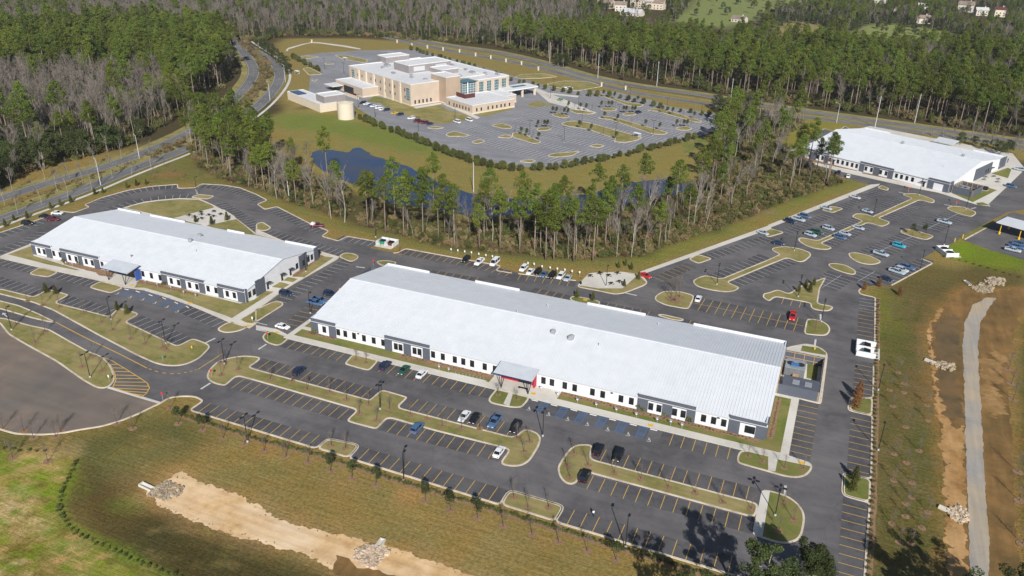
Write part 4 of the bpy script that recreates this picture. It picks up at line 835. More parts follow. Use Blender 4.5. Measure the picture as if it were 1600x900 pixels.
# ---- carport at the right edge
cp = [at(*p, 4.8) for p in ((1556.6, 347), (1567.5, 336.5), (1640, 353.5), (1630, 367))]
cpo = cp[0]; cang = math.atan2((cp[3]-cp[0]).y, (cp[3]-cp[0]).x)
cr = empty('carport', (cpo.x, cpo.y, 0), cang); tag(cr, 'white flat carport on yellow footed posts at the right edge', 'carport')
W_ = (cp[3]-cp[0]).length; D_ = abs((cp[1]-cp[0]).dot(Vector((-math.sin(cang), math.cos(cang), 0))))
MB().box(0, W_+6, 0, D_, 4.5, 4.8).build('roof', 'roof_white', cr)
for k in range(4):
    for y in (.8, D_-.8):
        p = MB().tube([(2.0+k*7.5, y, 0), (2.0+k*7.5, y, 4.5)], .16, 8).build('post', 'safety_yellow', cr); MB().tube([(2.0+k*7.5, y, 0), (2.0+k*7.5, y, 1.0)], .42, 10).build('footing', 'safety_yellow', p)
lot2 = struct(sheet('depot_yard', T(3, 1, '1215,600 1370,522 1400,500 1480,450 1530,425 1700,470 1700,760 1600,725 1400,665') , .036, 'asphalt'), 'dark asphalt depot yard under the carport')
flat('kerb_strip', T(3, 1, '1225,595 1365,520 1372,525 1232,602'), .1, 'kerb'); flat('lawn', T(3, 1, '1180,595 1240,560 1390,482 1370,515 1225,590'), .09, 'lawn')
# gate posts and bollards by the depot
for k, (x, y) in enumerate(((1165, 612), (1215, 590))):
    p = t1(3, 1, x, y); tag(MB().tube([(0, 0, 0), (0, 0, 1.6), (0, 0, 1.7)], [.16, .16, .05], 8).build('bollard', 'safety_yellow'), ('near' if k == 0 else 'far')+' yellow bollard at the depot gate', 'bollard').location = (p.x, p.y, .05)
# ---- dumpster enclosures
def dumpster(name, m, label, loc, rz):
    r = empty(name, loc, rz); tag(r, label, 'dumpster', 'dumpsters in white enclosures')
    mb = MB(); a = [(-.95, -.75), (.95, -.75), (.95, .75), (-.95, .75)]; b = [(-1.05, -.95), (1.05, -.95), (1.05, .85), (-1.05, .85)]
    for k in range(4): mb.face([(*a[k], .12), (*a[(k+1) % 4], .12), (*b[(k+1) % 4], 1.35), (*b[k], 1.35)])
    mb.face([(*p, .12) for p in a][::-1]); mb.box(-1.15, 1.15, -1.0, -.92, 1.15, 1.3).box(-1.22, -1.0, -.3, .3, .6, .75).box(1.0, 1.22, -.3, .3, .6, .75); mb.build('bin', m, r)
    for x in (-.55, .55): MB().face([(x-.52, -.97, 1.36), (x+.52, -.97, 1.36), (x+.52, .9, 1.62), (x-.52, .9, 1.62)]).face([(x-.52, .9, 1.36), (x-.52, .9, 1.62), (x+.52, .9, 1.62), (x+.52, .9, 1.36)]).build('lid', 'plastic_black', r)
    for x in (-.8, .8):
        for y in (-.6, .6): MB().tube([(x-.05, y, .1), (x+.05, y, .1)], .1, 8).build('caster', 'tyre', r)
def bin_pen(px, py, rz, w, d, label, cols, side):
    c = at(px, py); r = empty('bin_enclosure', (c.x, c.y, 0), rz); tag(r, label, 'enclosure'); h = 1.75
    MB().box(-w/2, w/2, -d/2-1.2, d/2, .06, .12).build('slab', 'concrete', r)
    for nm, b in (('side_wall', (-w/2, -w/2+.22, -d/2, d/2)), ('side_wall', (w/2-.22, w/2, -d/2, d/2)), ('rear_wall', (-w/2, w/2, d/2-.22, d/2)), ('divider', (-.1, .1, -d/2+.5, d/2))): MB().box(*b, .1, h if nm != 'rear_wall' else h+.02).build(nm, 'wall_white', r)
    for k, m in enumerate(cols):
        x = -w/4 if k == 0 else w/4; q = Vector((x*math.cos(rz)+.3*math.sin(rz), x*math.sin(rz)-.3*math.cos(rz)))
        dumpster('dumpster', 'dumpster_'+m, ('green' if m == 'green' else 'brown')+' dumpster in the white enclosure '+side, (c.x+q.x, c.y+q.y, .12), rz)
bin_pen(605.5, 382, 0, 7.4, 5.0, 'white walled bin enclosure behind the left building', ('green', 'brown'), 'behind the left building')
bin_pen(1352, 549, R(90), 8.0, 5.6, 'white walled bin enclosure at the right edge of the lot', ('green', 'brown'), 'at the right edge')
bin_pen(1479, 396, R(115), 8.0, 5.0, 'white walled bin enclosure near the depot', ('green', 'brown'), 'near the depot')

# ------------------------------------------------------------------ hospital on the hill
HA = math.atan2(-.467, .884)
Hh = Bld('hospital', (-261.5, 456.4), HA, 'large tan hospital with white flat roofs and a teal glass corner', 11, 72)
def blk(name, x0, x1, y0, y1, z0, z1, m, roof='roof_membrane', par=.5, base=True, parent=None):
    w = Hh.part(name, m, MB().box(x0, x1, y0, y1, z0, z1-.02), parent)
    rm = MB(); rm.box(x0+.35, x1-.35, y0+.35, y1-.35, z1-.015, z1+.03); rm.build('roof', roof, w if parent is None else parent)
    pr = MB(); t = .35
    for a in ((x0-.06, x1+.06, y0-.06, y0+t), (x0-.06, x1+.06, y1-t, y1+.06), (x0-.06, x0+t, y0+t, y1-t), (x1-t, x1+.06, y0+t, y1-t)): pr.box(*a, z1-.01, z1+par)
    pr.build('parapet', 'roof_membrane', w if parent is None else parent)
    if base: b = MB(); b.box(x0-.08, x1+.08, y0-.08, y1+.08, 0, .9); b.build('plinth', 'cream', w if parent is None else parent)
    return w
blk('main_block', -80, 0, 0, 60, 0, 13.6, 'tan_wall'); blk('right_wing', -58, 11, 44.2, 72, 0, 13.3, 'tan_wall'); blk('tower', -9, 8, 22, 33.4, 0, 17, 'brown_wall'); blk('penthouse', -52, -33, 20, 55, 13.7, 18.6, 'grey_screen', base=False); blk('penthouse', -31, -17, 36, 50, 13.7, 16.4, 'grey_screen', base=False)
blk('rear_block', -86, -74.2, 27, 47, 0, 17.6, 'grey_screen', base=False); blk('low_wing', 12, 40.5, 19, 53, 0, 5.4, 'tan_wall', par=.4); blk('low_wing', 8.2, 30, 53.2, 63, 0, 5.0, 'tan_wall', par=.4); blk('side_wing', -77, -40, -12.5, -.2, 0, 6, 'tan_wall', par=.4)
blk('utility_wing', -64, -18, -55, -43.5, 0, 5.0, 'cream', par=.3, base=False); blk('cooling_screen', -29.5, -18.5, -51.5, -37, 0, 9.2, 'grey_screen', base=False)
gl = Hh.part('glass_corner', 'glass_teal', MB().box(-3, 10, 33.6, 44, 0, 13.0)); mu = MB()
for y in np.arange(33.6, 44.1, 1.3): mu.box(10, 10.12, y-.06, y+.06, 0, 13)
for z in np.arange(1, 13.1, 1.5): mu.box(10, 10.1, 33.6, 44, z-.06, z+.06)
for x in np.arange(-2, 10, 1.5): mu.box(x-.06, x+.06, 33.45, 33.6, 0, 13)
mu.build('mullion', 'sign_white', gl)['kind'] = 'stuff'
Hh.part('glass_roof', 'glass_teal', MB().box(-3.4, 11.5, 33.2, 45.2, 13.0, 13.4)); Hh.part('column', 'sign_white', MB().tube([(11.2, 37, 0), (11.2, 37, 13)], .35, 10))
Z1 = lambda x, y: (480+x/7.5, 70+y/7.5); Z2 = lambda x, y: (660+x/7.5, 70+y/7.5)
for x, y in ((610, 360), (695, 400), (785, 430), (905, 480), (1000, 530), (1095, 590)): c = Hh.hit(*Z1(x, y))[0]; Hh.part('pilaster', 'cream', MB().box(c-.9, c+.9, -.7, -.01, 0, 13.4))
def tall(face, c, z, w, h, base, bars=(3, 5)): return Hh.window(face, c, z, w, h, 0, base, 'sign_white', 'glass_teal', bars)
c = Hh.hit(*Z1(540, 340))[0]; tall('front', c, 8.2, 4.0, 8, 0); c = Hh.hit(*Z1(1180, 545))[0]; tall('front', c, 7.2, 4.2, 8, 0)
hs = lambda x, y, off: Hh.hit(*Z2(x, y), 'right', off)[0]
for x, y in ((690, 500), (780, 490), (868, 475), (953, 460)): tall('right', hs(x, y, 11), 7.8, 3.6, 8.8, 11)
for x, y in ((1265, 672), (1312, 668), (1358, 663), (1403, 660), (1450, 655)): Hh.window('right', Hh.hit(*Z1(x, y), 'right', 0)[0], 2.4, .9, 2.2, 0, 0)
for x, y in ((315, 685), (370, 700), (405, 712), (438, 720), (474, 732), (510, 745), (546, 757)): Hh.window('front', Hh.hit(*Z2(x, y), 'front', 19)[0], 2.6, .9, 1.9, 0, 19)
for x, y in ((637, 770), (690, 760), (770, 748), (823, 740), (872, 735), (922, 728), (966, 722), (1020, 715)): Hh.window('right', hs(x, y, 40.5), 2.5, .9, 1.9, 0, 40.5)
for k in range(12): Hh.window('front', -74+k*6.1, 9.5, .8, 1.7, 0, 0); Hh.window('front', -74+k*6.1, 4.8, .8, 1.7, 0, 0)
Hh.part('roof_screen', 'rust_screen', MB().box(12.2, 22, 27, 27.3, 5.5, 8.2)); Hh.part('roof_screen', 'rust_screen', MB().box(21.7, 22, 27.4, 35, 5.5, 8.2))
pc = Hh.part('entrance_canopy', 'roof_membrane', MB().box(8, 21, 63.2, 90, 5.3, 6.2)); Hh.part('canopy_skylight', 'glass_teal', MB().box(12, 16, 72, 84, 6.2, 6.26), pc)
for x in (9.5, 19.5):
    for y in (67, 77, 88): Hh.part('column', 'cream', MB().box(x-.6, x+.6, y-.6, y+.6, 0, 5.3))
Hh.part('ambulance_bay', 'frame_dark', MB().box(-64, -52, -13.4, -12.6, .2, 4.6)); Hh.part('bay_canopy', 'roof_membrane', MB().box(-78, -66, -21, -12.8, 3.6, 4.1)); Hh.part('rust_louvre', 'rust_screen', MB().box(-52, -42, -16.5, -16.1, .3, 2.6)); Hh.part('bay_wall', 'cream', MB().box(-54, -36, -18.2, -17.8, 0, 2.0))
for x, y, sx, sy, sz in ((-20, 12, 3, 2, 1), (-26, 16, 2, 2, 1.2), (-40, 10, 4, 2, 1.1), (-60, 14, 2.5, 2, 1.4), (-10, 16, 2, 3, .9), (-12, 55, 5, 2.5, 1.4), (-22, 58, 3, 2, 1.1), (-2, 60, 2, 2, 1.5), (-42, 60, 4, 2, 1.2), (2, 67, 3, 2, 1.2), (-6, 40, 3, 3, 1.2), (-14, 28, 4, 3, 1.3), (-66, 20, 5, 3, 1.8)): Hh.part('roof_unit', 'metal_grey', MB().box(x, x+sx, y, y+sy, 13.6, 13.6+sz))
for y in (24, 42): Hh.part('louvre_panel', 'seam', MB().box(-32.99, -32.9, y, y+9, 14.6, 17.6))
for x, y in ((26, -52), ): pass
Hh.part('solar_panel', 'solar', MB().box(-62, -50, -54, -48, 5.35, 5.6))
tk = empty('water_tank', (-280.9, 411.2, 0)); tag(tk, 'round cream water tank beside the hospital plant building', 'tank')
MB().tube([(0, 0, 0), (0, 0, 9.3), ], 5.0, 32).build('shell', 'cream', tk); MB().tube([(0, 0, 9.3), (0, 0, 9.6), (0, 0, 10.6)], [5.1, 5.1, .15], 32).build('roof', 'cream', tk); MB().box(4.9, 5.2, -.3, .3, 0, 9.6).build('ladder', 'galv', tk)
# hospital grounds
hlot = struct(sheet('hospital_lot', I('560,170 600,195 680,225 760,252 830,262 900,258 960,243 1020,226 1100,211 1142,192 1142,187 1120,178 1045,166 1020,157 960,143 915,141 880,142 800,118 720,95 645,77 560,79 500,83 462,88 478,97 495,105 505,115 485,118 482,145 520,150 545,160'), .036, 'asphalt_far'), 'pale grey hospital parking lot and drives')
flat('lawn', T(1, 0, '770,640 880,610 1000,670 1150,655 1200,690 1400,735 1160,778 1110,770 840,690'), .06, 'dry_grass', 'lawn beside the hospital'); flat('lawn', T(1, 0, '690,635 740,600 830,620 790,645'), .06, 'lawn'); flat('footpath', T(1, 0, '1165,650 1200,650 1400,735 1380,745'), .075, 'concrete'); flat('lawn', T(1, 0, '1370,712 1600,668 1600,685 1420,730'), .06, 'dry_grass')
flat('footpath', T(1, 0, '980,668 1150,642 1165,650 1000,680'), .07, 'concrete'); flat('lawn', T(2, 0, '90,660 150,630 270,655 150,670 100,668'), .06, 'dry_grass'); flat('lawn', T(1, 0, '460,540 520,525 560,545 480,575'), .06, 'dry_grass'); flat('footpath', T(2, 0, '120,545 140,545 530,705 500,715 230,640'), .07, 'concrete'); flat('footpath', T(2, 0, '230,580 420,600 410,610 240,590'), .07, 'concrete')
HI = [(2, 0, '460,590 500,575 550,585 720,640 830,655 800,670 720,660 560,600'), (2, 0, '545,680 590,670 660,680 650,693 580,695'), (2, 0, '685,712 740,700 780,712 770,720 700,722'), (2, 0, '835,690 900,675 940,680 1180,755 1190,765 1150,765 900,695'), (2, 0, '1015,800 1080,790 1130,800 1110,815 1040,815'), (2, 0, '525,738 580,725 640,735 980,830 960,842 880,840 620,750'), (2, 0, '305,770 380,755 470,765 820,860 780,880 700,893 630,885 650,870 480,810 320,785'), (2, 0, '150,805 200,793 255,803 230,815 160,820'), (2, 0, '240,715 300,705 365,730 340,740 270,730'), (2, 0, '0,830 80,830 100,850 190,890 140,900 0,858'), (2, 0, '330,680 430,690 525,705 490,715 400,710'), (1, 0, '1180,840 1240,820 1345,848 1290,855 1200,855'), (1, 0, '1465,785 1530,770 1600,790 1600,805 1540,805'), (2, 1, '215,75 250,60 430,45 380,75 260,85'), (2, 1, '475,15 520,0 585,10 550,25'), (2, 1, '35,110 100,95 160,105 120,120'), (2, 0, '215,525 330,505 480,510 570,540 400,570 230,540'), (2, 0, '10,485 60,465 200,460 290,480 180,490 60,492'), (1, 0, '260,360 310,350 400,355 330,368'), (1, 0, '420,395 500,400 440,405'), (1, 0, '490,345 560,345 700,375 690,395 540,370'), (1, 0, '340,500 390,495 370,510'), (1, 0, '290,430 330,420 420,465 330,470'), (1, 0, '760,320 900,330 850,325'), (1, 0, '1340,890 1400,870 1440,885 1380,900'), (1, 0, '1060,800 1120,790 1190,800 1100,808'), (1, 0, '1500,860 1560,840 1600,850 1600,865')]
for c, r_, s in HI: island('planted_island', T(c, r_, s), 'dry_grass', r=2.5, kw=.6, label=None)
HLP = I('640,215 690,226 760,250 830,259 900,255 960,241 1020,224 1095,209 1132,192 1115,180 1045,169 1015,160 960,147 915,146 880,150 850,165 800,186 740,198 690,196')
i0, i1 = (Vector(p[:2]) for p in T(2, 0, '525,738 980,830')); hd_ = (i1-i0).normalized(); hn_ = Vector((-hd_.y, hd_.x)); hc_ = (i0+i1)/2; nl = 0
for o in range(-5, 6):
    c = hc_+hn_*(o*17.6); run = []
    for k in range(-55, 56):
        p = c+hd_*(k*SW_)
        if inside(HLP, p.x, p.y) and inside(HLP, *(p+hn_*5)) and inside(HLP, *(p-hn_*5)) and nl < 296: mark('stall_line', p-hn_*5, p+hn_*5, .34, 'faded_white', hlot, .05); nl += 1; run.append(p)
    if len(run) > 2: sheet('stall_bay', [run[0]-hn_*5, run[-1]-hn_*5, run[-1]+hn_*5, run[0]+hn_*5], .04, 'asphalt_far_stall', hlot)
flat('footpath', T(1, 0, '185,315 200,300 290,275 330,268 345,262 400,265 560,285 650,303 655,310 540,292 400,272 345,268 295,280 205,308 195,322'), .05, 'concrete', 'looping pale path on the knoll behind the hospital')
# ------------------------------------------------------------------ tree and shrub shapes (shared meshes)
def np_mesh(name, v, tris, mats, mi=None):
    me = bpy.data.meshes.new(name); v = np.asarray(v, np.float32); tris = np.asarray(tris, np.int32)
    me.vertices.add(len(v)); me.vertices.foreach_set('co', v.ravel()); me.loops.add(tris.size); me.loops.foreach_set('vertex_index', tris.ravel())
    me.polygons.add(len(tris)); me.polygons.foreach_set('loop_start', np.arange(0, tris.size, 3, dtype=np.int32))
    for m in mats: me.materials.append(M[m])
    if mi is not None: me.polygons.foreach_set('material_index', np.asarray(mi, np.int32))
    me.update(); return me
def leaves(centers, radii, n, size, g, flat_=.6, up=.3):
    C = np.repeat(np.asarray(centers), n, 0); Rr = np.repeat(np.asarray(radii), n, 0); N = len(C)
    d = g.normal(size=(N, 3)); d /= np.linalg.norm(d, axis=1)[:, None]; r = g.uniform(.35, 1, N)**.6
    p = C+d*(Rr*r)[:, None]*np.array([1, 1, flat_])
    nrm = d*.7+g.normal(size=(N, 3))*.6+np.array([0, 0, up]); nrm /= np.linalg.norm(nrm, axis=1)[:, None]
    t = np.cross(nrm, g.normal(size=(N, 3))); t /= np.linalg.norm(t, axis=1)[:, None]; b = np.cross(nrm, t)
    s = size*g.uniform(.6, 1.4, N)[:, None]
    v = np.stack([p+t*s, p-t*s*.5+b*s*.85, p-t*s*.5-b*s*.85], 1).reshape(-1, 3)
    return v, np.arange(len(v)).reshape(-1, 3)
def mb_tris(mb):
    t = []
    for f in mb.f:
        for k in range(1, len(f)-1): t.append((f[0], f[k], f[k+1]))
    return np.array(mb.v), np.array(t)
def mk_pine(g, h=30.):
    h = h*g.uniform(.78, 1.05); mb = MB(); lean = g.uniform(-.025, .025, 2)*h; r0 = .3
    tp = [(lean[0]*(k/5)**2, lean[1]*(k/5)**2, h*.97*k/5) for k in range(6)]; mb.tube(tp, [r0*1.25, r0, r0*.85, r0*.68, r0*.45, .06], 6)
    cb = g.uniform(.56, .68); cs = []; rs = []
    n = 36; cr = g.uniform(3.4, 5.4)
    for k in range(n):
        f = (k+.5)/n; z = h*(cb+(1-cb)*f); prof = math.sin(math.pi*min(1, (f*.86+.16)))**.7; a = g.uniform(0, 6.28); rr = cr*prof*g.uniform(.25, 1.05)
        tx, ty = lean*(z/h)**2; c = (tx+rr*math.cos(a), ty+rr*math.sin(a), z+g.uniform(-.5, .5)); cs.append(c); rs.append(g.uniform(.9, 1.75)*(.75+.5*prof))
        if k % 2 == 0: mb.tube([(tx, ty, z-.8), c], [.09, .03], 3, caps=False)
    for k in range(7):
        z = h*g.uniform(.3, cb); a = g.uniform(0, 6.28); L = g.uniform(.5, 2.2); tx, ty = lean*(z/h)**2; mb.tube([(tx, ty, z), (tx+L*math.cos(a), ty+L*math.sin(a), z+.2)], [.06, .02], 3, caps=False)
    return mb, leaves(cs, rs, 66, .3, g, .7)
def mk_bare(g, h=22., pale=False, dense=1.0):
    mb = MB(); tw = []
    def grow(p, d, L, r, lev):
        n = 3; pts = [p]; q = Vector(p); dd = Vector(d)
        for k in range(n): dd = (dd+Vector(g.normal(size=3))*.12+Vector((0, 0, .05))).normalized(); q = q+dd*(L/n); pts.append(q.copy())
        mb.tube(pts, [r, r*.85, r*.7, r*.5], 5 if lev == 0 else 3, caps=False)
        if lev >= 3: return
        m = [7, 5, 5][lev] if lev else int(8*dense)
        for k in range(m):
            f = g.uniform(.45 if lev == 0 else .25, 1.0); i = min(2, int(f*3)); b = pts[i].lerp(pts[i+1], f*3-i); ax = Vector(g.normal(size=3)); ax.z = abs(ax.z)*.5; nd = (dd*1.0+ax.normalized()*.62).normalized()
            grow(b, nd, L*g.uniform(.26, .48), max(.016, r*.42), lev+1)
    grow(Vector((0, 0, 0)), Vector((g.uniform(-.06, .06), g.uniform(-.06, .06), 1)), h*.76, h*.0095, 0)
    v = np.array(mb.v); top = v[v[:, 2] > h*.42]; idx = g.choice(len(top), min(len(top), 420)); lv = leaves(top[idx], np.full(len(idx), .5), 2, .16, g, 1., 0)
    # twigs: long thin slivers
    vv = lv[0].reshape(-1, 3, 3); c = vv.mean(1, keepdims=True); ax = g.normal(size=(len(vv), 1, 3)); ax[..., 2] = abs(ax[..., 2]); ax /= np.linalg.norm(ax, axis=2, keepdims=True)
    sd = np.cross(ax[:, 0], g.normal(size=(len(vv), 3)))[:, None]; sd /= np.linalg.norm(sd, axis=2, keepdims=True)
    vv = np.concatenate([c-sd*.035, c+sd*.035, c+ax*g.uniform(.5, 1.3, (len(vv), 1, 1))], 1)
    return mb, (vv.reshape(-1, 3), np.arange(len(vv)*3).reshape(-1, 3))
def mk_oak(g, h=14., w=5.5):
    mb = MB(); mb.tube([(0, 0, 0), (.1, .1, h*.3), (.2, -.1, h*.6)], [.45, .34, .18], 6); cs = []; rs = []
    for k in range(46):
        a = g.uniform(0, 6.28); f = g.uniform(0, 1); z = h*(.3+.66*f); rr = w*math.sqrt(max(.05, 1-((f-.35)/.72)**2))*g.uniform(.3, 1)**.6; c = (rr*math.cos(a), rr*math.sin(a), z); cs.append(c); rs.append(g.uniform(1.1, 2.0))
        if k % 3 == 0: mb.tube([(.1, 0, h*.35), c], [.14, .03], 3, caps=False)
    return mb, leaves(cs, rs, 60, .3, g, .8)
def mk_bush(g, h=2.5, w=1.6, n=14, k=36, s=.16):
    cs = [(w*.6*g.normal()*.6, w*.6*g.normal()*.6, h*g.uniform(.25, .8)) for _ in range(n)]; mb = MB(); mb.tube([(0, 0, 0), (0, 0, h*.5)], [.06, .03], 4)
    return mb, leaves(cs, np.full(n, h*.3), k, s, g, .9)
def mk_cone(g, h=3.6, w=1.0):
    cs = []; rs = []
    for k in range(26): f = k/26; a = k*2.4; r = w*(1-f)**.8*.62; cs.append((r*math.cos(a), r*math.sin(a), .25+h*.9*f)); rs.append(.25+.42*(1-f))
    mb = MB(); mb.tube([(0, 0, 0), (0, 0, h*.9)], [.08, .02], 4); return mb, leaves(cs, rs, 46, .13, g, 1.)
def mk_sap(g, h=4.2, leafy=False):
    mb = MB(); mb.tube([(0, 0, 0), (.03, 0, h*.5), (0, .04, h)], [.06, .045, .012], 5); cs = []
    for k in range(16):
        z = h*g.uniform(.32, .85); a = g.uniform(0, 6.28); L = g.uniform(.5, 1.1)*(1.15-z/h); e = (L*math.cos(a), L*math.sin(a), z+L*1.1); mb.tube([(0, 0, z), e], [.022, .008], 3, caps=False); cs.append(e)
        for j in range(2): b = g.normal(size=3)*.3; mb.tube([e, (e[0]+b[0], e[1]+b[1], e[2]+abs(b[2])+.2)], [.012, .005], 3, caps=False)
    return mb, leaves(cs, np.full(len(cs), .5), 30 if leafy else 9, .13 if leafy else .055, g, 1.)
class Proto: pass
def proto(kind, mk, cnt_, bm, lm, seed, **k):
    out = []
    for i in range(cnt_):
        g = np.random.default_rng(seed+i); mb, (lv, lt) = mk(g, **k); p = Proto(); tv, tt = mb_tris(mb)
        p.trunk = np_mesh(kind+'_trunk', tv, tt, [bm]); p.crown = np_mesh(kind+'_crown', lv, lt, [lm])
        p.both = np_mesh(kind, np.concatenate([tv, lv]), np.concatenate([tt, lt+len(tv)]), [bm, lm], np.r_[np.zeros(len(tt)), np.ones(len(lt))]); out.append(p)
    return out
PINE = proto('pine', mk_pine, 9, 'bark_pine', 'needles', 11); BARE = proto('bare', mk_bare, 7, 'bark_grey', 'twigs', 31); PALE = proto('pale', mk_bare, 3, 'bark_pale', 'twigs', 51, h=23.)
OAK = proto('oak', mk_oak, 4, 'bark_grey', 'oak_leaf', 71); BUSH = proto('bush', mk_bush, 4, 'bark_grey', 'shrub_leaf', 91); BRUSH = proto('brush', mk_bush, 4, 'bark_grey', 'brush_leaf', 101, h=2.0, w=1.7); CONE = proto('cone', mk_cone, 2, 'bark_grey', 'cone_leaf', 111); RCONE = proto('rcone', mk_cone, 1, 'bark_grey', 'rust_leaf', 115)
SAP = proto('sap', mk_sap, 4, 'sap_bark', 'twigs', 121); LSAP = proto('lsap', mk_sap, 3, 'sap_bark', 'oak_leaf', 131, leafy=True); MOUND = proto('mound', mk_bush, 3, 'bark_grey', 'shrub_leaf', 141, h=.9, w=.6, n=8, k=30, s=.09); MIDP = proto('midp', mk_oak, 2, 'bark_grey', 'shrub_leaf', 151, h=8., w=2.6)
def plant(name, pr, loc, s, rz, label, cat, group=None, crown='crown', trunk='trunk', sz=None):
    r = empty(name, loc, rz); r.scale = (s, s, sz or s); tag(r, label, cat, group)
    for nm, me in ((trunk, pr.trunk), (crown, pr.crown)):
        o = bpy.data.objects.new(nm, me); COL.objects.link(o); o.parent = r
    return r
# ------------------------------------------------------------------ woodland: where the trees stand
def scatter_poly(poly, sp, g):
    xs = [p[0] for p in poly]; ys = [p[1] for p in poly]; x, y = np.meshgrid(np.arange(min(xs), max(xs), sp), np.arange(min(ys), max(ys), sp))
    x = x+g.uniform(-.48, .48, x.shape)*sp; y = y+g.uniform(-.48, .48, y.shape)*sp; m = np_inside(poly, x, y); return np.stack([x[m], y[m]], 1)
g0 = np.random.default_rng(5); trees = []           # (kind, x, y, scale, zone)
FA = I('-420,420 -60,330 0,296 60,268 130,248 200,230 250,203 300,172 345,142 368,112 362,90 352,70 350,45 330,25 200,5 0,-10 -300,-5 -700,60')
FA = [Vector((p[0], p[1])) for p in FA]
FB = [Vector((p[0], p[1])) for p in I('380,62 402,68 430,60 470,56 560,58 640,62 700,66 765,71 825,84 900,104 985,122 1080,139 1150,150 1240,165 1310,173 1400,184 1500,200 1640,220 1800,242 2300,150 1700,-28 1200,-30 800,-30 400,-28 200,-25 100,-10 330,25 355,40')]
FD = [Vector((p[0], p[1])) for p in I('1150,174 1200,184 1250,190 1262,196 1230,212 1190,228 1150,240 1118,238 1108,222 1128,200')]
FIELD = [I('1035,62 1075,8 1090,-12 1290,-12 1290,2 1195,26 1190,50 1140,80 1060,76'), I('1325,52 1380,38 1490,52 1500,92 1420,98 1330,86'), I('1200,40 1270,36 1300,52 1260,80 1210,78'), I('930,22 970,12 1045,14 1050,44 1000,50 950,46'), I('1490,20 1570,20 1570,48 1495,44'), I('1360,2 1385,2 1390,24 1362,24'), I('1430,30 1452,32 1450,58 1432,56')]
for z, sp in (('A', 6.6), ('B', 7.8), ('D', 6.6)):
    poly = {'A': FA, 'B': FB, 'D': FD}[z]
    for x, y in scatter_poly(poly, sp, g0):
        px, py = pix(x, y)
        if any(inside(f, x, y) for f in FIELD) and g0.random() > .05: continue
        u = g0.random(); nz = mnoise.noise(Vector((x*.012, y*.012, 1.3)))
        if z == 'A':
            if py < 66: pm = .12+.3*nz
            elif py < 128+.12*(300-px)*(.3 if px > 300 else .12): pm = .95
            elif py < 215: pm = .08+.2*nz+(.75 if px > 262 else 0)
            else: pm = .16
            k = 'pine' if u < pm else ('bare' if g0.random() < (.9 if py < 215 else .42) else 'oak')
        elif z == 'B':
            lim = 62+max(0, px-650)*.045; pm = (.42 if px < 780 else .8)+.55*nz
            if py < lim and px < 900: pm = .06+.2*nz
            elif py < lim: pm = .22+.3*nz
            k = 'pine' if u < pm else ('oak' if (g0.random() < (.68 if (py < lim and px > 900) else .25)) else 'bare')
        else: k = 'bare' if u < .55 else ('pine' if u < .85 else 'oak')
        s = g0.uniform(.62, 1.08)*(.78 if z == 'D' else 1)*(1.05 if k == 'pine' and z != 'B' else 1)*(.72 if z == 'B' and py < 62+max(0, px-650)*.045 else 1); trees.append((k, x, y, s, z))
for x, y in scatter_poly([Vector((p[0], p[1])) for p in STRIP], 5.2, g0):
    px, py = pix(x, y); u = g0.random()
    if inside(POND, x, y): continue
    if px < 470: k = 'bare' if u < .34 else ('pine' if u < .44 else ('pale' if u < .5 else None))
    elif px < 560: k = 'bare' if u < .3 else ('pine' if u < .34 else ('pale' if u < .4 else None))
    elif px < 960:
        k = 'bare' if u < .36 else ('pine' if u < .45 else ('pale' if u < .5 else None))
        if py < 355 and k and g0.random() < .65: k = None
    elif px < 1120: k = 'bare' if u < .34 else ('pine' if u < .41 else ('pale' if u < .48 else None))
    else: k = 'bare' if u < .13 else ('pine' if u < .18 else ('pale' if u < .22 else None))
    if px < 420 and py < 275 and k == 'bare' and u < .2: k = 'pine'
    if k: trees.append((k, x, y, g0.uniform(.45, .75) if k == 'bare' else g0.uniform(.68, .92), 'S'))
for c, r_, s, k in ((1, 1, '810,555 870,470 925,580 950,550 1240,640 1110,410 1045,570 1425,600 1460,480 1525,670 700,520 1180,560', 'pine'), (2, 1, '210,725 140,690 260,725 385,735 505,735 480,660 50,660 600,560 1010,480', 'pine'), (1, 1, '555,490 470,465 210,345 130,340 360,400', 'pale'), (2, 1, '745,705 960,620 840,560 400,700 760,640 1370,390 1465,340', 'pale')):
    for p in T(c, r_, s): trees.append((k, p.x, p.y, g0.uniform(.8, .95), 'S'))
for p in I('300,230 306,218 320,222 335,216 352,220 372,222 345,226 328,232'): trees.append(('pine' if g0.random() < .6 else 'pale', p.x, p.y, .95, 'S'))
for p in I('404,74 410,79 416,83 422,89 428,93 434,99 440,104 432,88 424,82 418,76 412,72 446,110 449,117 453,113 448,104 440,96'): trees.append(('oak', p.x, p.y, g0.uniform(.35, .6), 'E'))
for p in I('1515,226 1530,232 1548,236 1562,242 1540,228 1575,240 1590,246 1505,222'): trees.append(('oak' if g0.random() < .5 else 'bare', p.x, p.y, .55, 'E'))
for p in I('1440,214 1455,216 1472,219 1488,220 1500,226 1522,228 1536,234 1552,232 1568,238 1582,238 1598,246 1560,228 1520,220 1600,236'): trees.append(('bare' if g0.random() < .6 else 'oak', p.x, p.y, g0.uniform(.3, .5), 'E'))
for p in I('880,105 884,104 1128,178 1120,172 1135,190 1128,195 872,104'): trees.append(('oak', p.x, p.y, .75, 'E'))
for p in I('8,322 28,335 65,318 106,308 143,297 176,280 206,273 236,262 20,300 70,282 110,285 150,262 190,248 90,300 130,290'): trees.append(('street', p.x, p.y, g0.uniform(.42, .52), 'R'))
NAMES = {'pine': ('pine_tree', 'pine tree'), 'bare': ('bare_tree', 'tree'), 'pale': ('bare_tree', 'tree'), 'oak': ('evergreen_tree', 'tree'), 'street': ('bare_street_tree', 'tree')}
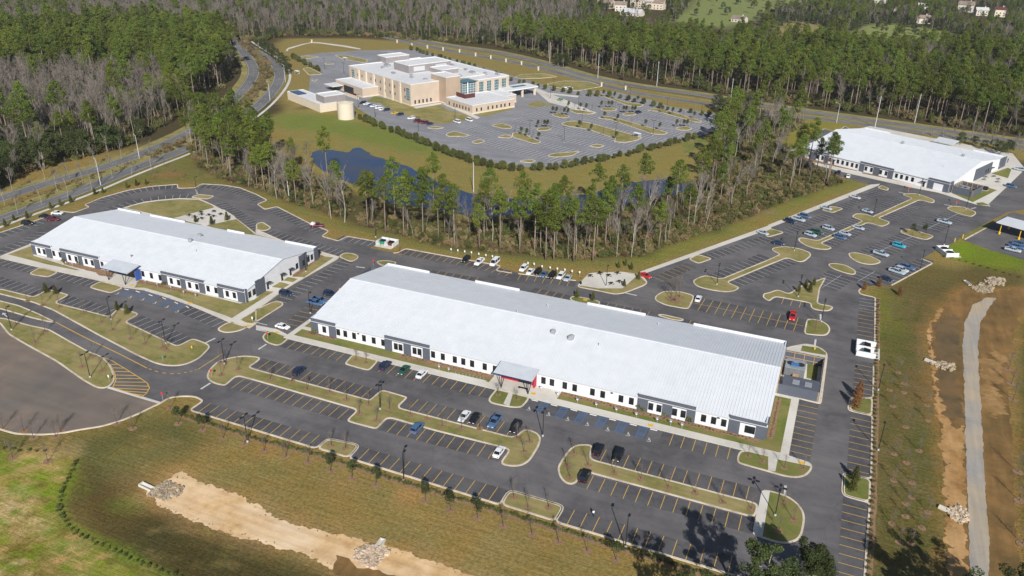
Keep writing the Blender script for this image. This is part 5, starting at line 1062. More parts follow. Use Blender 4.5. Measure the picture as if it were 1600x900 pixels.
PR = {'pine': PINE, 'bare': BARE, 'pale': PALE, 'oak': OAK, 'street': PALE}
LAB = {('pine', 'S'): ('tall pine in the strip before the pond', 'pines in the strip before the pond'), ('bare', 'S'): ('leafless grey tree in the strip before the pond', 'leafless trees in the strip before the pond'), ('pale', 'S'): ('pale trunked tree in the pond strip', 'pale leafless trees in the strip'),
       ('pine', 'A'): ('pine at the edge of the wood left of the road', 'pines left of the road'), ('bare', 'A'): ('leafless tree in the wood left of the road', 'leafless trees left of the road'), ('oak', 'A'): ('dark evergreen tree in the wood left of the road', 'evergreens left of the road'),
       ('pine', 'B'): ('pine in the wood behind the highway', 'pines behind the highway'), ('bare', 'B'): ('leafless tree in the wood behind the highway', 'leafless trees behind the highway'), ('oak', 'B'): ('dark evergreen tree in the wood behind the highway', 'evergreens behind the highway'),
       ('pine', 'D'): ('pine in the grove right of the hospital lot', 'pines in the grove'), ('bare', 'D'): ('leafless tree in the grove right of the hospital lot', 'leafless trees in the grove'), ('oak', 'D'): ('evergreen tree in the grove right of the hospital lot', 'evergreens in the grove'),
       ('oak', 'E'): ('dark roadside evergreen tree beside the highway', 'roadside evergreens'), ('bare', 'E'): ('leafless roadside tree behind the far right building', 'leafless roadside trees'), ('pine', 'E'): ('roadside pine beside the highway', 'roadside pines'), ('street', 'R'): ('leafless street tree beside the curving road', 'street trees along the curving road')}
LIM = {'pine': 290, 'bare': 220, 'pale': 70, 'oak': 240, 'street': 40}; rest = {'pine': [], 'bare': [], 'oak': []}; cnt = {k: 0 for k in LIM}
trees.sort(key=lambda t: (t[4] not in 'SRED', math.hypot(t[1], t[2])))
for k, x, y, s, z in trees:
    px, py = pix(x, y, 12); vis = -20 < px < 1620 and -10 < py < 920
    rz = g0.uniform(0, 6.28)
    if z in 'AB' and vis:                      # only trees at the front of the woods show their stems
        px0, py0 = pix(x, y); 
    if vis and cnt[k] < LIM[k]:
        pr = PR[k][int(g0.integers(len(PR[k])))]; l, gp = LAB[(k, z)]; plant(NAMES[k][0], pr, (x, y, 0), s, rz, l, NAMES[k][1], gp); cnt[k] += 1
    else: rest['bare' if k in ('pale', 'street') else k].append((x, y, s, rz))
def scatter(name, pts, protos, label, kz=(1, 1)):
    cl = bpy.data.collections.new(name+'_shapes')
    for i, p in enumerate(protos): cl.objects.link(bpy.data.objects.new(f'{name}_shape_{i}', p.both))
    n = len(pts); P = np.array([(p[0], p[1], 0.0) for p in pts], np.float32); me = bpy.data.meshes.new(name); me.vertices.add(n); me.vertices.foreach_set('co', P.ravel())
    for an, tp, dat in (('sc', 'FLOAT', [p[2] for p in pts]), ('rz', 'FLOAT', [p[3] for p in pts]), ('ix', 'INT', rng.integers(0, len(protos), n))):
        a = me.attributes.new(an, tp, 'POINT'); a.data.foreach_set('value', np.asarray(dat, np.float32 if tp == 'FLOAT' else np.int32))
    o = link(name, me); tag(o, label, kind='stuff'); ng = bpy.data.node_groups.new(name, 'GeometryNodeTree'); ng.interface.new_socket('Geometry', in_out='INPUT', socket_type='NodeSocketGeometry'); ng.interface.new_socket('Geometry', in_out='OUTPUT', socket_type='NodeSocketGeometry')
    N = ng.nodes; L = ng.links; gi = N.new('NodeGroupInput'); go = N.new('NodeGroupOutput'); ip = N.new('GeometryNodeInstanceOnPoints'); ci = N.new('GeometryNodeCollectionInfo'); ci.inputs['Collection'].default_value = cl; ci.inputs['Separate Children'].default_value = True; ci.inputs['Reset Children'].default_value = True
    def attr(nm, tp): a = N.new('GeometryNodeInputNamedAttribute'); a.data_type = tp; a.inputs['Name'].default_value = nm; return a.outputs['Attribute']
    cx = N.new('ShaderNodeCombineXYZ'); L.new(attr('rz', 'FLOAT'), cx.inputs[2]); L.new(gi.outputs[0], ip.inputs['Points']); L.new(ci.outputs[0], ip.inputs['Instance']); ip.inputs['Pick Instance'].default_value = True
    L.new(attr('ix', 'INT'), ip.inputs['Instance Index']); L.new(cx.outputs[0], ip.inputs['Rotation']); L.new(attr('sc', 'FLOAT'), ip.inputs['Scale']); L.new(ip.outputs[0], go.inputs[0])
    o.modifiers.new('scatter', 'NODES').node_group = ng; return o
scatter('pine_forest', rest['pine'], PINE, 'mass of green pines in the far woods'); scatter('bare_woodland', rest['bare'], BARE, 'mass of leafless grey trees in the far woods'); scatter('evergreen_woodland', rest['oak'], OAK, 'dark evergreens massed in the far woods')
# undergrowth
ub, uc = [], []
for x, y in scatter_poly([Vector((p[0], p[1])) for p in STRIP], 2.3, g0):
    if inside(POND, x, y): continue
    px, py = pix(x, y)
    if 530 < px < 1080 and py < 352 and g0.random() < .8: continue
    (ub if g0.random() < .36 else uc).append((x, y, g0.uniform(.4, 1.35), g0.uniform(0, 6.28)))
for poly in (FA, FB):
    for x, y in scatter_poly(poly, 5.0, g0):
        px, py = pix(x, y)
        if not (-40 < px < 1640 and py > 30): continue
        q = np.array([[x, y]]); d = float(np_dist(poly, q[:, 0], q[:, 1])[0])
        if d < 26: (ub if g0.random() < .6 else uc).append((x, y, g0.uniform(.7, 2.4), g0.uniform(0, 6.28)))
for x, y in scatter_poly([Vector((p[0], p[1])) for p in I('995,405 1100,362 1240,312 1325,284 1300,270 1210,290 1080,340 990,390')], 2.4, g0): (ub if g0.random() < .4 else uc).append((x, y, g0.uniform(.2, .75), g0.uniform(0, 6.28)))
for x, y in scatter_poly(FD, 2.6, g0): (ub if g0.random() < .5 else uc).append((x, y, g0.uniform(.6, 1.6), g0.uniform(0, 6.28)))
scatter('green_undergrowth', ub, BUSH, 'green brush under the trees'); scatter('brown_undergrowth', uc, BRUSH, 'dry brown brush under the trees')
# median brush of the curving road
mbk = []
mid = [(a+b)/2 for a, b in zip(smooth_line(HN, 2), smooth_line(HF, 2))]
for a, b in zip(mid, mid[1:]):
    for k in range(max(1, int((b-a).length/1.3))):
        p = a+(b-a)*g0.random(); mbk.append((p.x+g0.uniform(-4, 4), p.y+g0.uniform(-4, 4), g0.uniform(.6, 1.5) if p.y > 300 else g0.uniform(.2, .6), 0.))
scatter('roadside_undergrowth', mbk, BRUSH, 'dry brush on the median of the curving road')
# hospital hedgerow of dark young trees
hd = []
for s, n in (('560,187 600,202 640,216 690,238 740,258 800,268', 60), ('800,268 860,268 940,254 1010,236 1090,218', 30), ('640,78 720,100 800,128 900,150 960,152 1040,172 1120,184', 46), ('455,92 475,100 500,112', 12)):
    L = smooth_line(I(s), 2); acc = np.cumsum([0]+[(b-a).length for a, b in zip(L, L[1:])])
    for k in range(n):
        t = acc[-1]*(k+.5)/n; i = int(np.searchsorted(acc, t))-1; p = L[i].lerp(L[i+1], (t-acc[i])/(acc[i+1]-acc[i])); hd.append((p.x+g0.uniform(-1.5, 1.5), p.y+g0.uniform(-1.5, 1.5), g0.uniform(.3, .6)))
for k, (x, y, s) in enumerate(hd): plant('young_evergreen', MIDP[k % 2], (x, y, 0), s, k*1.3, 'young evergreen round the hospital lot', 'tree', 'young evergreens round the hospital lot')
hs_ = []
for c, r_, s in HI[:11]:
    P = T(c, r_, s); L = [P[0].lerp(P[len(P)//2], t) for t in np.linspace(.12, .88, 5)]
    for p in L: hs_.append(p)
for k, p in enumerate(hs_): plant('sapling', LSAP[k % 3] if k % 3 else SAP[k % 4], (p.x, p.y, .13), 1.25, k*2.1, 'small sapling on an island of the hospital lot', 'tree', 'saplings in the hospital lot')
# ------------------------------------------------------------------ saplings in mulch rings, cone shrubs, hedges
RING = MB().face([(.85*math.cos(t)*(1+.1*math.sin(3*t)), .85*math.sin(t)*(1+.08*math.cos(2*t)), .07) for t in np.linspace(0, 6.28, 14, endpoint=False)]).mesh('mulch_ring'); RING.materials.append(M['mulch'])
def sapling(p, z, lab, leafy=False, s=1.0, group=None, k=[0]):
    k[0] += 1; r = plant('sapling', (LSAP if leafy else SAP)[k[0] % (3 if leafy else 4)], (p.x, p.y, z), s, k[0]*1.9, lab, 'tree', group); o = bpy.data.objects.new('mulch_ring', RING); COL.objects.link(o); o.parent = r; return r
def saprow(pts, z, where, leaf=(), s=1.0, kind='bare'):
    for i, p in enumerate(pts): sapling(p, z, f"{ordn(i)} {'leafy' if i in leaf else kind} sapling from the left {where}", i in leaf, s, 'saplings '+where)
saprow(T(0, 2, '1065,755 1115,850 1265,890') + T(0, 3, '1395,40 1530,75') + T(1, 3, '50,120 187,155 325,190 467,245 600,290 750,335 1060,430 1215,490 1385,535 1545,590') + T(2, 3, '125,640 290,685 470,745 650,800'), 0, 'in the row below the front hedge', (1, 2, 8, 9, 10, 11, 12, 13, 18), 1.25)
saprow(sorted(T(0, 2, '1385,545 1490,510 1400,470') + T(1, 2, '90,570 225,585 320,640 460,655 565,700 645,790 755,830 835,760 705,730 965,798 1070,820 1165,868 1285,880') + T(2, 3, '-200,-20 30,40 75,130 110,60'), key=lambda p: p.x), .13, 'on the long front island', (), 1.1)
saprow(T(2, 3, '345,215 360,285 390,140 475,210 640,260 805,297 975,350 1145,385 1315,440 1495,485'), .13, 'on the island of three black vehicles', (), 1.1)
saprow(T(3, 3, '65,625 100,440 160,555'), .13, 'on the rounded green island', (), 1.1); saprow(T(2, 3, '10,410 100,475 230,475'), .13, 'on the second hedge bay', (), 1.1); saprow(T(1, 3, '470,85 560,105'), .13, 'on the first hedge bay', (), 1.1); saprow(T(2, 3, '1475,155 1565,190') + T(3, 3, '100,230 220,230'), .13, 'on the strip ending the front walk', (), 1.0); saprow(T(1, 2, '1515,672') + T(2, 2, '30,700'), .13, 'before the red entrance'); saprow(T(1, 2, '625,450 688,468'), .13, 'on the small island by the front walk', (), .9)
saprow(sorted(T(3, 3, '865,195 945,120 790,140 900,320 900,410 785,305 860,450 860,530 775,575 1000,505 895,700 820,690 960,600') + T(3, 2, '850,655 780,740 995,735 860,870 815,530 850,600 1000,830 760,640'), key=lambda p: p.x), 0, 'in the right hand field', (), 1.05)
saprow(T(3, 2, '1520,600 1500,510 1530,700') + T(3, 3, '1570,430 1590,700 1560,250'), 0, 'beyond the brown basin', (), 1.5); saprow(sorted(T(0, 2, '100,230 220,340 285,275 515,495 640,520 585,430 1380,470'), key=lambda p: p.x), .13, 'on the broad island by the worn yard', (), 1.2)
saprow(T(0, 2, '170,85 270,110 375,120 525,155 635,215 705,265 820,320 910,350 1020,375 1040,390'), .13, 'on the long grass median', (), 1.2); saprow(T(0, 2, '20,880 150,895 380,900 730,850 830,880') + T(0, 3, '80,160 210,40 300,185 350,30'), 0, 'below the worn yard', (), 1.3)
saprow(T(2, 2, '990,70 1020,85 1045,60'), .13, 'on the island with bare trees', (), 2.0); saprow(T(3, 1, '900,570 970,570'), .13, 'on the island with two shrubs', (0, 1), 1.2); saprow(T(3, 2, '300,225 295,260'), .13, 'on the round green island', (), 1.0)
for i, p in enumerate(T(1, 1, '780,640 900,690') + T(0, 1, '1080,185 1030,150 950,230 1145,215 1245,210 965,195 1350,190')): sapling(p, 0, f'{ordn(i)} sapling on the lawn along the back of the lots', False, 1.1, 'saplings on the back lawn')
CONES = [('on the long grass median', T(0, 2, '290,30 350,40 735,140 797,162'), .13, 1.0, CONE), ('on the verge of the curving road', T(0, 1, '35,515 90,480 172,463 320,405 380,385 445,365 595,315 645,305 795,275 855,260 915,252'), 0, .85, CONE), ('behind the left building', T(0, 1, '1225,490 1325,505 1420,478'), .15, .95, CONE), ('behind the long building', T(2, 2, '405,60 505,80'), .13, 1.0, CONE), ('by the patio', T(2, 1, '665,775 710,760 745,785 790,845 700,890'), .13, .8, CONE), ('in the right lot', T(3, 1, '235,895 285,885') + T(3, 2, '190,25 260,25'), .13, .95, CONE), ('by the right lot corner', T(3, 1, '690,890') + T(3, 2, '600,10 820,45'), .0, 1.0, RCONE), ('in the right edge bay', T(3, 2, '560,690 545,748'), .13, 1.35, RCONE), ('in the lower right edge bay', T(3, 3, '540,305 525,365'), .13, 1.15, CONE)]
for wh, pts, z, s, pr in CONES:
    for i, p in enumerate(pts): plant('cone_shrub', pr[i % len(pr)], (p.x, p.y, z), s*random.uniform(.85, 1.1), i*1.7, f'{ordn(i)} cone shaped shrub from the left {wh}', 'shrub', 'cone shrubs '+wh)
def along(pts, sp):
    L = [Vector((p[0], p[1])) for p in pts]; out = []; acc = 0.
    for a, b in zip(L, L[1:]):
        l = (b-a).length; t = acc
        while t < l: out.append(a+(b-a)*(t/l)); t += sp
        acc = t-l
    return out
hk = [0]
def hedge_row(pts, sp, s, where, lab, z=0.0):
    for i, p in enumerate(along(pts, sp)):
        hk[0] += 1; plant('hedge_shrub', MOUND[hk[0] % 3], (p.x+random.uniform(-.15, .15), p.y+random.uniform(-.15, .15), z), s*random.uniform(.75, 1.2), hk[0]*1.1, f'{ordn(i)} low shrub {lab}', 'shrub', 'shrubs '+where, sz=s*random.uniform(.7, 1.1))
hedge_row(I('1371.5,470 1369,570 1367,660 1364,760 1358,860 1355,930'), 2.0, 1.0, 'along the right kerb', 'from the top along the right kerb')
hedge_row(I('119,722 110,742 100,760 94,780 92,795 100,812 112,830 135,842 170,858 210,875 250,892 290,905'), 1.6, .9, 'round the corner meadow', 'along the curved hedge of the corner meadow')
hedge_row(T(0, 3, '-20,105 310,128'), 2.0, .9, 'below the worn yard', 'in the short line below the worn yard')
flat('mulch_bed', ragged([*I('1369,465 1367,570 1365,660 1361,790 1352,930'), *I('1362,930 1370,790 1373,660 1374,570 1375.5,465')], 1.5, .2), .012, 'mulch', 'mulch strip under the right hand hedge')
hl = []
fh = I('290,646 400,681 495,706 545,721 660,757 780,793 868,820 1000,860 1140,902')
for p in along([Vector((p[0], p[1]-1.2)) for p in fh], .75): hl.append((p.x+random.uniform(-.2, .2), p.y+random.uniform(-.2, .2), random.uniform(.7, 1.1), random.uniform(0, 6.28)))
scatter('front_hedge', hl, MOUND, 'low clipped hedge along the front kerb'); struct(ribbon('mulch_bed', [Vector((p[0], p[1]-1.2)) for p in fh], .9, -.9, .012, 'mulch'))
bl = []
for p in I('1475,402 1500,407 1530,416 1560,424 1600,436 1640,445'): bl.append(p)
hedge_row(bl, 2.6, .9, 'below the depot', 'in the line below the depot yard')
for i, p in enumerate(T(1, 2, '820,385 935,410 1050,440 365,285 470,297') + T(2, 2, '803,768 958,808 1105,842') ): plant('foundation_shrub', MOUND[i % 3], (p.x, p.y, .17), 1.9, i, f'{ordn(i)} green foundation shrub along the front of the long building', 'shrub', 'foundation shrubs', sz=2.2)
for i, p in enumerate(T(0, 1, '395,742 495,755 1025,885 605,775') + T(1, 1, '395,690')): plant('foundation_shrub', MOUND[i % 3], (p.x, p.y, .15), 1.6, i, f'{ordn(i)} green foundation shrub beside the left building', 'shrub', 'left foundation shrubs')
bed = []
for x0, x1 in ((-107, -80), (-57, -8), (-140, -131)):
    for x in np.arange(x0, x1, .9): bed.append((x, 177.2+random.uniform(-.6, .5), random.uniform(.35, .6), random.uniform(0, 6)))
for y in np.arange(180, 199, .9): bed.append((-3.8, y, .45, y))
for p in along(T(1, 1, '235,825 400,698'), 1.1): bed.append((p.x+.7, p.y-.7, .45, p.x))
for p in along(T(0, 1, '880,862 1240,945'), 1.0): bed.append((p.x, p.y-.3, .45, p.x))
scatter('bed_planting', bed, MOUND, 'tiny plants set out in the mulch beds')
wd = []
for pl, sp in ((I('229,770 262,748 283,738 345,764 440,812 560,842 690,882 800,930'), .8), (I('252,792 285,806 330,825 480,868 560,905'), .8), (I('1472,482 1452,508 1449,525 1455,560 1462,640 1471,680 1476,750 1480,860 1478,930'), 1.0), (I('1590,850 1582,700 1575,600 1577,560 1590,500'), 1.2)):
    for p in along(pl, sp): wd.append((p.x+random.gauss(0, 1.0), p.y+random.gauss(0, 1.0), random.uniform(.12, .4), random.uniform(0, 6)))
scatter('weeds', wd, [Bp for Bp in proto('weed', mk_bush, 3, 'bark_grey', 'weed_leaf', 161, h=.5, w=.7, n=7, k=26, s=.1)], 'dry weeds along the edges of the bare soil')
# big trees at the bottom edge
def big_tree(x, y, h, lab, s=1.0, seed=3):
    g = np.random.default_rng(seed); mb = MB(); mb.tube([(0, 0, 0), (.2, .1, h*.35), (.0, .4, h*.62), (.3, .3, h*.8)], [.42, .33, .22, .1], 7); cs, rs = [], []
    for k in range(19):
        z = h*g.uniform(.48, .98); a = g.uniform(0, 6.28); L = g.uniform(1.5, 5.2)*s*(1.25-.6*z/h); e = Vector((L*math.cos(a), L*math.sin(a), z)); m = Vector((.4*e.x+g.uniform(-.4, .4), .4*e.y, z-1.2)); mb.tube([(.05, .2, z-2.6), m, e], [.12, .08, .03], 4, caps=False)
        for j in range(4): c = e+Vector(g.normal(size=3))*Vector((1.0, 1.0, .6)).length*.6; cs.append(tuple(c)); rs.append(g.uniform(.7, 1.25))
    tv, tt = mb_tris(mb); lv, lt = leaves(cs, rs, 150, .18, g, .8); p = Proto(); p.trunk = np_mesh('trunk', tv, tt, ['bark_pale']); p.crown = np_mesh('crown', lv, lt, ['oak_leaf']); plant('oak_tree', p, (x, y, 0), 1, 0, lab, 'tree')
big_tree(1.2, 116.0, 20, 'dark leafy oak rising at the bottom edge of the lot', 1.3, 3)
q = at(1277, 868, 11); big_tree(q.x, q.y-.5, 13, 'small leafy oak with pale limbs at the bottom edge', .62, 8)
def shade_tree(px, py, z, h, lab, seed): s_ = at(px, py); k = z/math.tan(SUN_EL); big_tree(s_.x+.495*k, s_.y-.869*k, h, lab, 1.1, seed)
shade_tree(1405, 880, 14, 18, 'leafy oak just below the frame casting shade on the field', 12); shade_tree(1465, 885, 14, 18, 'second leafy oak below the frame casting shade on the field', 15); shade_tree(1030, 890, 15, 19, 'leafy oak below the frame casting shade on the hedge', 19)

# ------------------------------------------------------------------ vehicles
def loft(st, prof):                                     # st: list of (y, halfwidth, z0, z1) along the length
    mb = MB(); rings = []
    for y, w, z0, z1 in st:
        rings.append([(-w*.9, y, z0), (-w, y, z0+.25*(z1-z0)), (-w, y, z0+.7*(z1-z0)), (-w*.9, y, z1), (w*.9, y, z1), (w, y, z0+.7*(z1-z0)), (w, y, z0+.25*(z1-z0)), (w*.9, y, z0)])
    for a, b in zip(rings, rings[1:]):
        for k in range(8): mb.face([a[k], a[(k+1) % 8], b[(k+1) % 8], b[k]][::-1])
    mb.face(rings[0]); mb.face(rings[-1][::-1]); return mb
def cabin(y0, y1, w0, zb, zt, f0, f1, tw=.82):           # y0 rear, y1 front at the belt; f0,f1 inset of the roof
    b = [(-w0, y0), (w0, y0), (w0, y1), (-w0, y1)]; t = [(-w0*tw, y0+f0), (w0*tw, y0+f0), (w0*tw, y1-f1), (-w0*tw, y1-f1)]; g = MB()
    for k in range(4): g.face([(*b[k], zb), (*b[(k+1) % 4], zb), (*t[(k+1) % 4], zt), (*t[k], zt)])
    r = MB(); e = .05; tt = [(t[0][0]-.03, t[0][1]-.06), (t[1][0]+.03, t[1][1]-.06), (t[2][0]+.03, t[2][1]+.06), (t[3][0]-.03, t[3][1]+.06)]
    r.prism(tt, zt-.02, zt+.06)
    for sx in (-1, 1):                                   # pillars
        for yb, yt in ((y0, y0+f0), ((y0+y1)/2, (y0+f0+y1-f1)/2), (y1, y1-f1)): r.tube([(sx*w0*1.005, yb, zb), (sx*w0*tw*1.01, yt, zt)], .05, 4)
    return g, r
def car_protos():
    out = {}
    W = .9
    specs = {'sedan': (4.75, [(-2.35, .82, .35, .8), (-2.25, .88, .28, .95), (-1.2, .91, .25, 1.0), (.7, .91, .25, .97), (1.9, .88, .27, .86), (2.3, .8, .33, .7)], (-1.75, 1.05, .82, .96, 1.42, .7, .85)),
             'suv': (4.8, [(-2.38, .84, .38, 1.0), (-2.3, .92, .32, 1.1), (-1, .95, .3, 1.12), (.8, .95, .3, 1.1), (2.05, .92, .32, 1.02), (2.38, .84, .38, .85)], (-2.2, 1.1, .86, 1.09, 1.72, .3, .7)),
             'van': (5.5, [(-2.75, .92, .38, 1.1), (-2.7, .98, .32, 1.2), (-1, .99, .3, 1.22), (1.5, .99, .3, 1.2), (2.4, .96, .32, 1.1), (2.72, .88, .38, .9)], (-2.65, 1.9, .93, 1.19, 2.15, .12, .8)),
             'pickup': (5.7, [(-2.85, .92, .45, 1.05), (-2.8, .97, .4, 1.1), (-.9, .97, .38, 1.1), (1.0, .97, .38, 1.12), (2.4, .95, .4, 1.08), (2.82, .88, .45, .9)], (-.75, 1.25, .86, 1.1, 1.82, .25, .65))}
    for nm, (ln, st, cb) in specs.items():
        p = Proto(); p.body = loft(st, None).mesh(nm+'_body'); p.body.materials.append(M['car_paint'])
        g, r = cabin(*cb); p.glass = g.mesh('glass'); p.glass.materials.append(M['car_glass']); p.roof = r.mesh('roof'); p.roof.materials.append(M['car_paint'])
        wy = ln*.29; p.wy = wy; p.w = st[2][1]
        wh = MB().tube([(-.11, 0, 0), (.11, 0, 0)], .34, 12).mesh('wheel'); wh.materials.append(M['tyre']); p.wheel = wh
        hb = MB().tube([(-.115, 0, 0), (.115, 0, 0)], .2, 8).mesh('rim'); hb.materials.append(M['rim']); p.rim = hb
        yf = st[-1][0]; yr = st[0][0]; zf = st[-1][3]; zr = st[0][3]
        h = MB().box(-.22, .22, -.03, .05, -.08, .06).mesh('headlight'); h.materials.append(M['lamp_glass']); p.head = h; p.hp = (st[-1][1]-.28, yf, zf-.12)
        t = MB().box(-.16, .16, -.05, .03, -.1, .1).mesh('taillight'); t.materials.append(M['tail_red']); p.tail = t; p.tp = (st[0][1]-.2, yr, zr-.15)
        if nm == 'pickup':
            b = MB().box(-.78, .78, -2.65, -.95, 1.101, 1.115).mesh('cargo_bed'); b.materials.append(M['plastic_black']); p.bed = b
            rl = MB(); rl.box(-.95, -.82, -2.75, -.85, 1.1, 1.32).box(.82, .95, -2.75, -.85, 1.1, 1.32).box(-.82, .82, -2.82, -2.7, 1.1, 1.32); rm = rl.mesh('bed_side'); rm.materials.append(M['car_paint']); p.rails = rm
        out[nm] = p
    return out
CARS = car_protos()
CC = {'white': (.78, .79, .8), 'black': (.012, .013, .016), 'dark blue': (.015, .03, .075), 'blue': (.07, .14, .27), 'silver blue': (.4, .47, .55), 'silver': (.5, .52, .55), 'dark green': (.02, .09, .06), 'red': (.5, .02, .02), 'maroon': (.12, .012, .03), 'cyan': (.03, .38, .55), 'grey': (.2, .21, .23), 'yellow': (.6, .42, .04), 'green': (.2, .4, .25)}
NM = {'sedan': 'parked_car', 'suv': 'parked_suv', 'van': 'white_van', 'pickup': 'pickup_truck'}
def car(p, ang, kind, col, label, z=.05, group=None):
    c = CARS[kind]; r = empty(NM[kind] if kind != 'van' else 'parked_van', (p[0], p[1], z), ang); tag(r, label, {'sedan': 'car', 'suv': 'suv', 'van': 'van', 'pickup': 'pickup truck'}[kind], group); rgb = CC[col]
    def add(nm, me, loc=(0, 0, 0), par=r, color=False):
        o = bpy.data.objects.new(nm, me); COL.objects.link(o); o.parent = par; o.location = loc
        if color: o.color = (*rgb, 1)
        return o
    add('body', c.body, color=True); add('window_glass', c.glass); add('roof', c.roof, color=True)
    for sx in (-1, 1):
        for sy in (-1, 1): w = add('wheel', c.wheel, (sx*(c.w-.1), sy*c.wy, .34)); add('rim', c.rim, (0, 0, 0), w)
        add('headlight', c.head, (sx*c.hp[0], c.hp[1], c.hp[2])); add('taillight', c.tail, (sx*c.tp[0], c.tp[1], c.tp[2]))
    if kind == 'pickup': add('cargo_bed', c.bed); add('bed_side', c.rails, color=True)
    return r
N_, S_, E_, W_2 = 0.0, math.pi, -math.pi/2, math.pi/2
F1 = 'on the front lot'
FRONT = [((467, 583), N_, 'suv', 'dark blue', 'dark blue SUV alone on the left front row'), ((602, 574), N_, 'suv', 'dark blue', 'navy SUV nearest the small island on the front row'), ((631.5, 581), S_, 'sedan', 'dark green', 'dark green car between navy SUV and white car'), ((659.5, 587), N_, 'sedan', 'white', 'white car right of the green car on the front row'), ((725.5, 653.5), S_, 'sedan', 'white', 'white car left of the black sedan on the long island'), ((742.5, 656.5), S_, 'sedan', 'black', 'black sedan beside a white car on the long island'), ((773, 662), S_, 'pickup', 'blue', 'blue pickup between two black cars on the long island'), ((806, 671), S_, 'suv', 'black', 'black SUV at the right end of the long island'), ((652, 672), N_, 'suv', 'blue', 'blue SUV alone below the long island'), ((780, 709), N_, 'sedan', 'white', 'white sedan at the lower right end of the long island'), ((935, 706), N_, 'suv', 'black', 'black SUV leftmost of the three dark vehicles'), ((966, 715), S_, 'suv', 'black', 'black SUV second along the island of three dark vehicles'), ((914, 747), N_, 'suv', 'black', 'black SUV parked below the island of three dark vehicles'),
         ((442, 513), E_, 'sedan', 'white', 'white sedan left of the long building'), ((447, 461), E_, 'suv', 'dark blue', 'dark SUV parked beside the left building'), ((493, 476), E_, 'pickup', 'blue', 'nearer blue pickup at the left end of the long building'), ((500, 472), E_, 'pickup', 'blue', 'farther blue pickup at the left end of the long building'), ((516, 462), E_, 'suv', 'dark blue', 'dark SUV farthest along the left end of the long building'),
         ((728, 408), S_, 'suv', 'black', 'black SUV leftmost along the back kerb'), ((749, 412), S_, 'pickup', 'white', 'white pickup along the back kerb'), ((773, 413), S_, 'van', 'white', 'white van along the back kerb'), ((818, 422), S_, 'suv', 'white', 'white SUV first in the row below white posts'), ((828.5, 427), S_, 'sedan', 'white', 'white car second in the row below white posts'), ((840, 428), S_, 'suv', 'black', 'black SUV third in the row below white posts'), ((850, 431), S_, 'sedan', 'blue', 'blue car fourth in the row below white posts'), ((862.5, 433), S_, 'suv', 'black', 'black SUV fifth in the row below white posts'), ((876, 434), S_, 'suv', 'white', 'white SUV sixth in the row below white posts'), ((887, 437), S_, 'sedan', 'silver blue', 'pale blue car last in the row below white posts'),
         ((1091, 469), N_, 'sedan', 'white', 'white car on the double row behind the long building'), ((1238, 497), S_, 'pickup', 'red', 'dark red pickup on the double row behind the long building'),
         ((44, 351), R(-70), 'suv', 'black', 'black SUV at the far left of the back drive'), ((71, 340), R(-70), 'sedan', 'black', 'black car beside the white one on the back drive'), ((84, 345), R(-65), 'suv', 'maroon', 'maroon SUV on the back drive'), ((90, 335), R(-75), 'sedan', 'white', 'white car on the back drive near the left building'), ((496, 355), R(-65), 'pickup', 'maroon', 'dark red pickup with white load behind the left building')]
for p, a, k, c, l in FRONT: car(at(*p), a, k, c, l)
lo_ = at(494, 353.5); tag(MB().box(-.75, .75, -.9, .9, 0, .55).box(-.5, .3, -.4, .5, .55, .95).build('cargo', 'sign_white'), 'white load in the bed of the dark red pickup', 'cargo').location = (*(at(496, 355)-Vector((math.sin(R(65))*1.7, -math.cos(R(65))*-1.7, 0)))[:2], 1.2)
EA = math.atan2(-.431, .902)-math.pi/2           # heading along e1 of the far lot
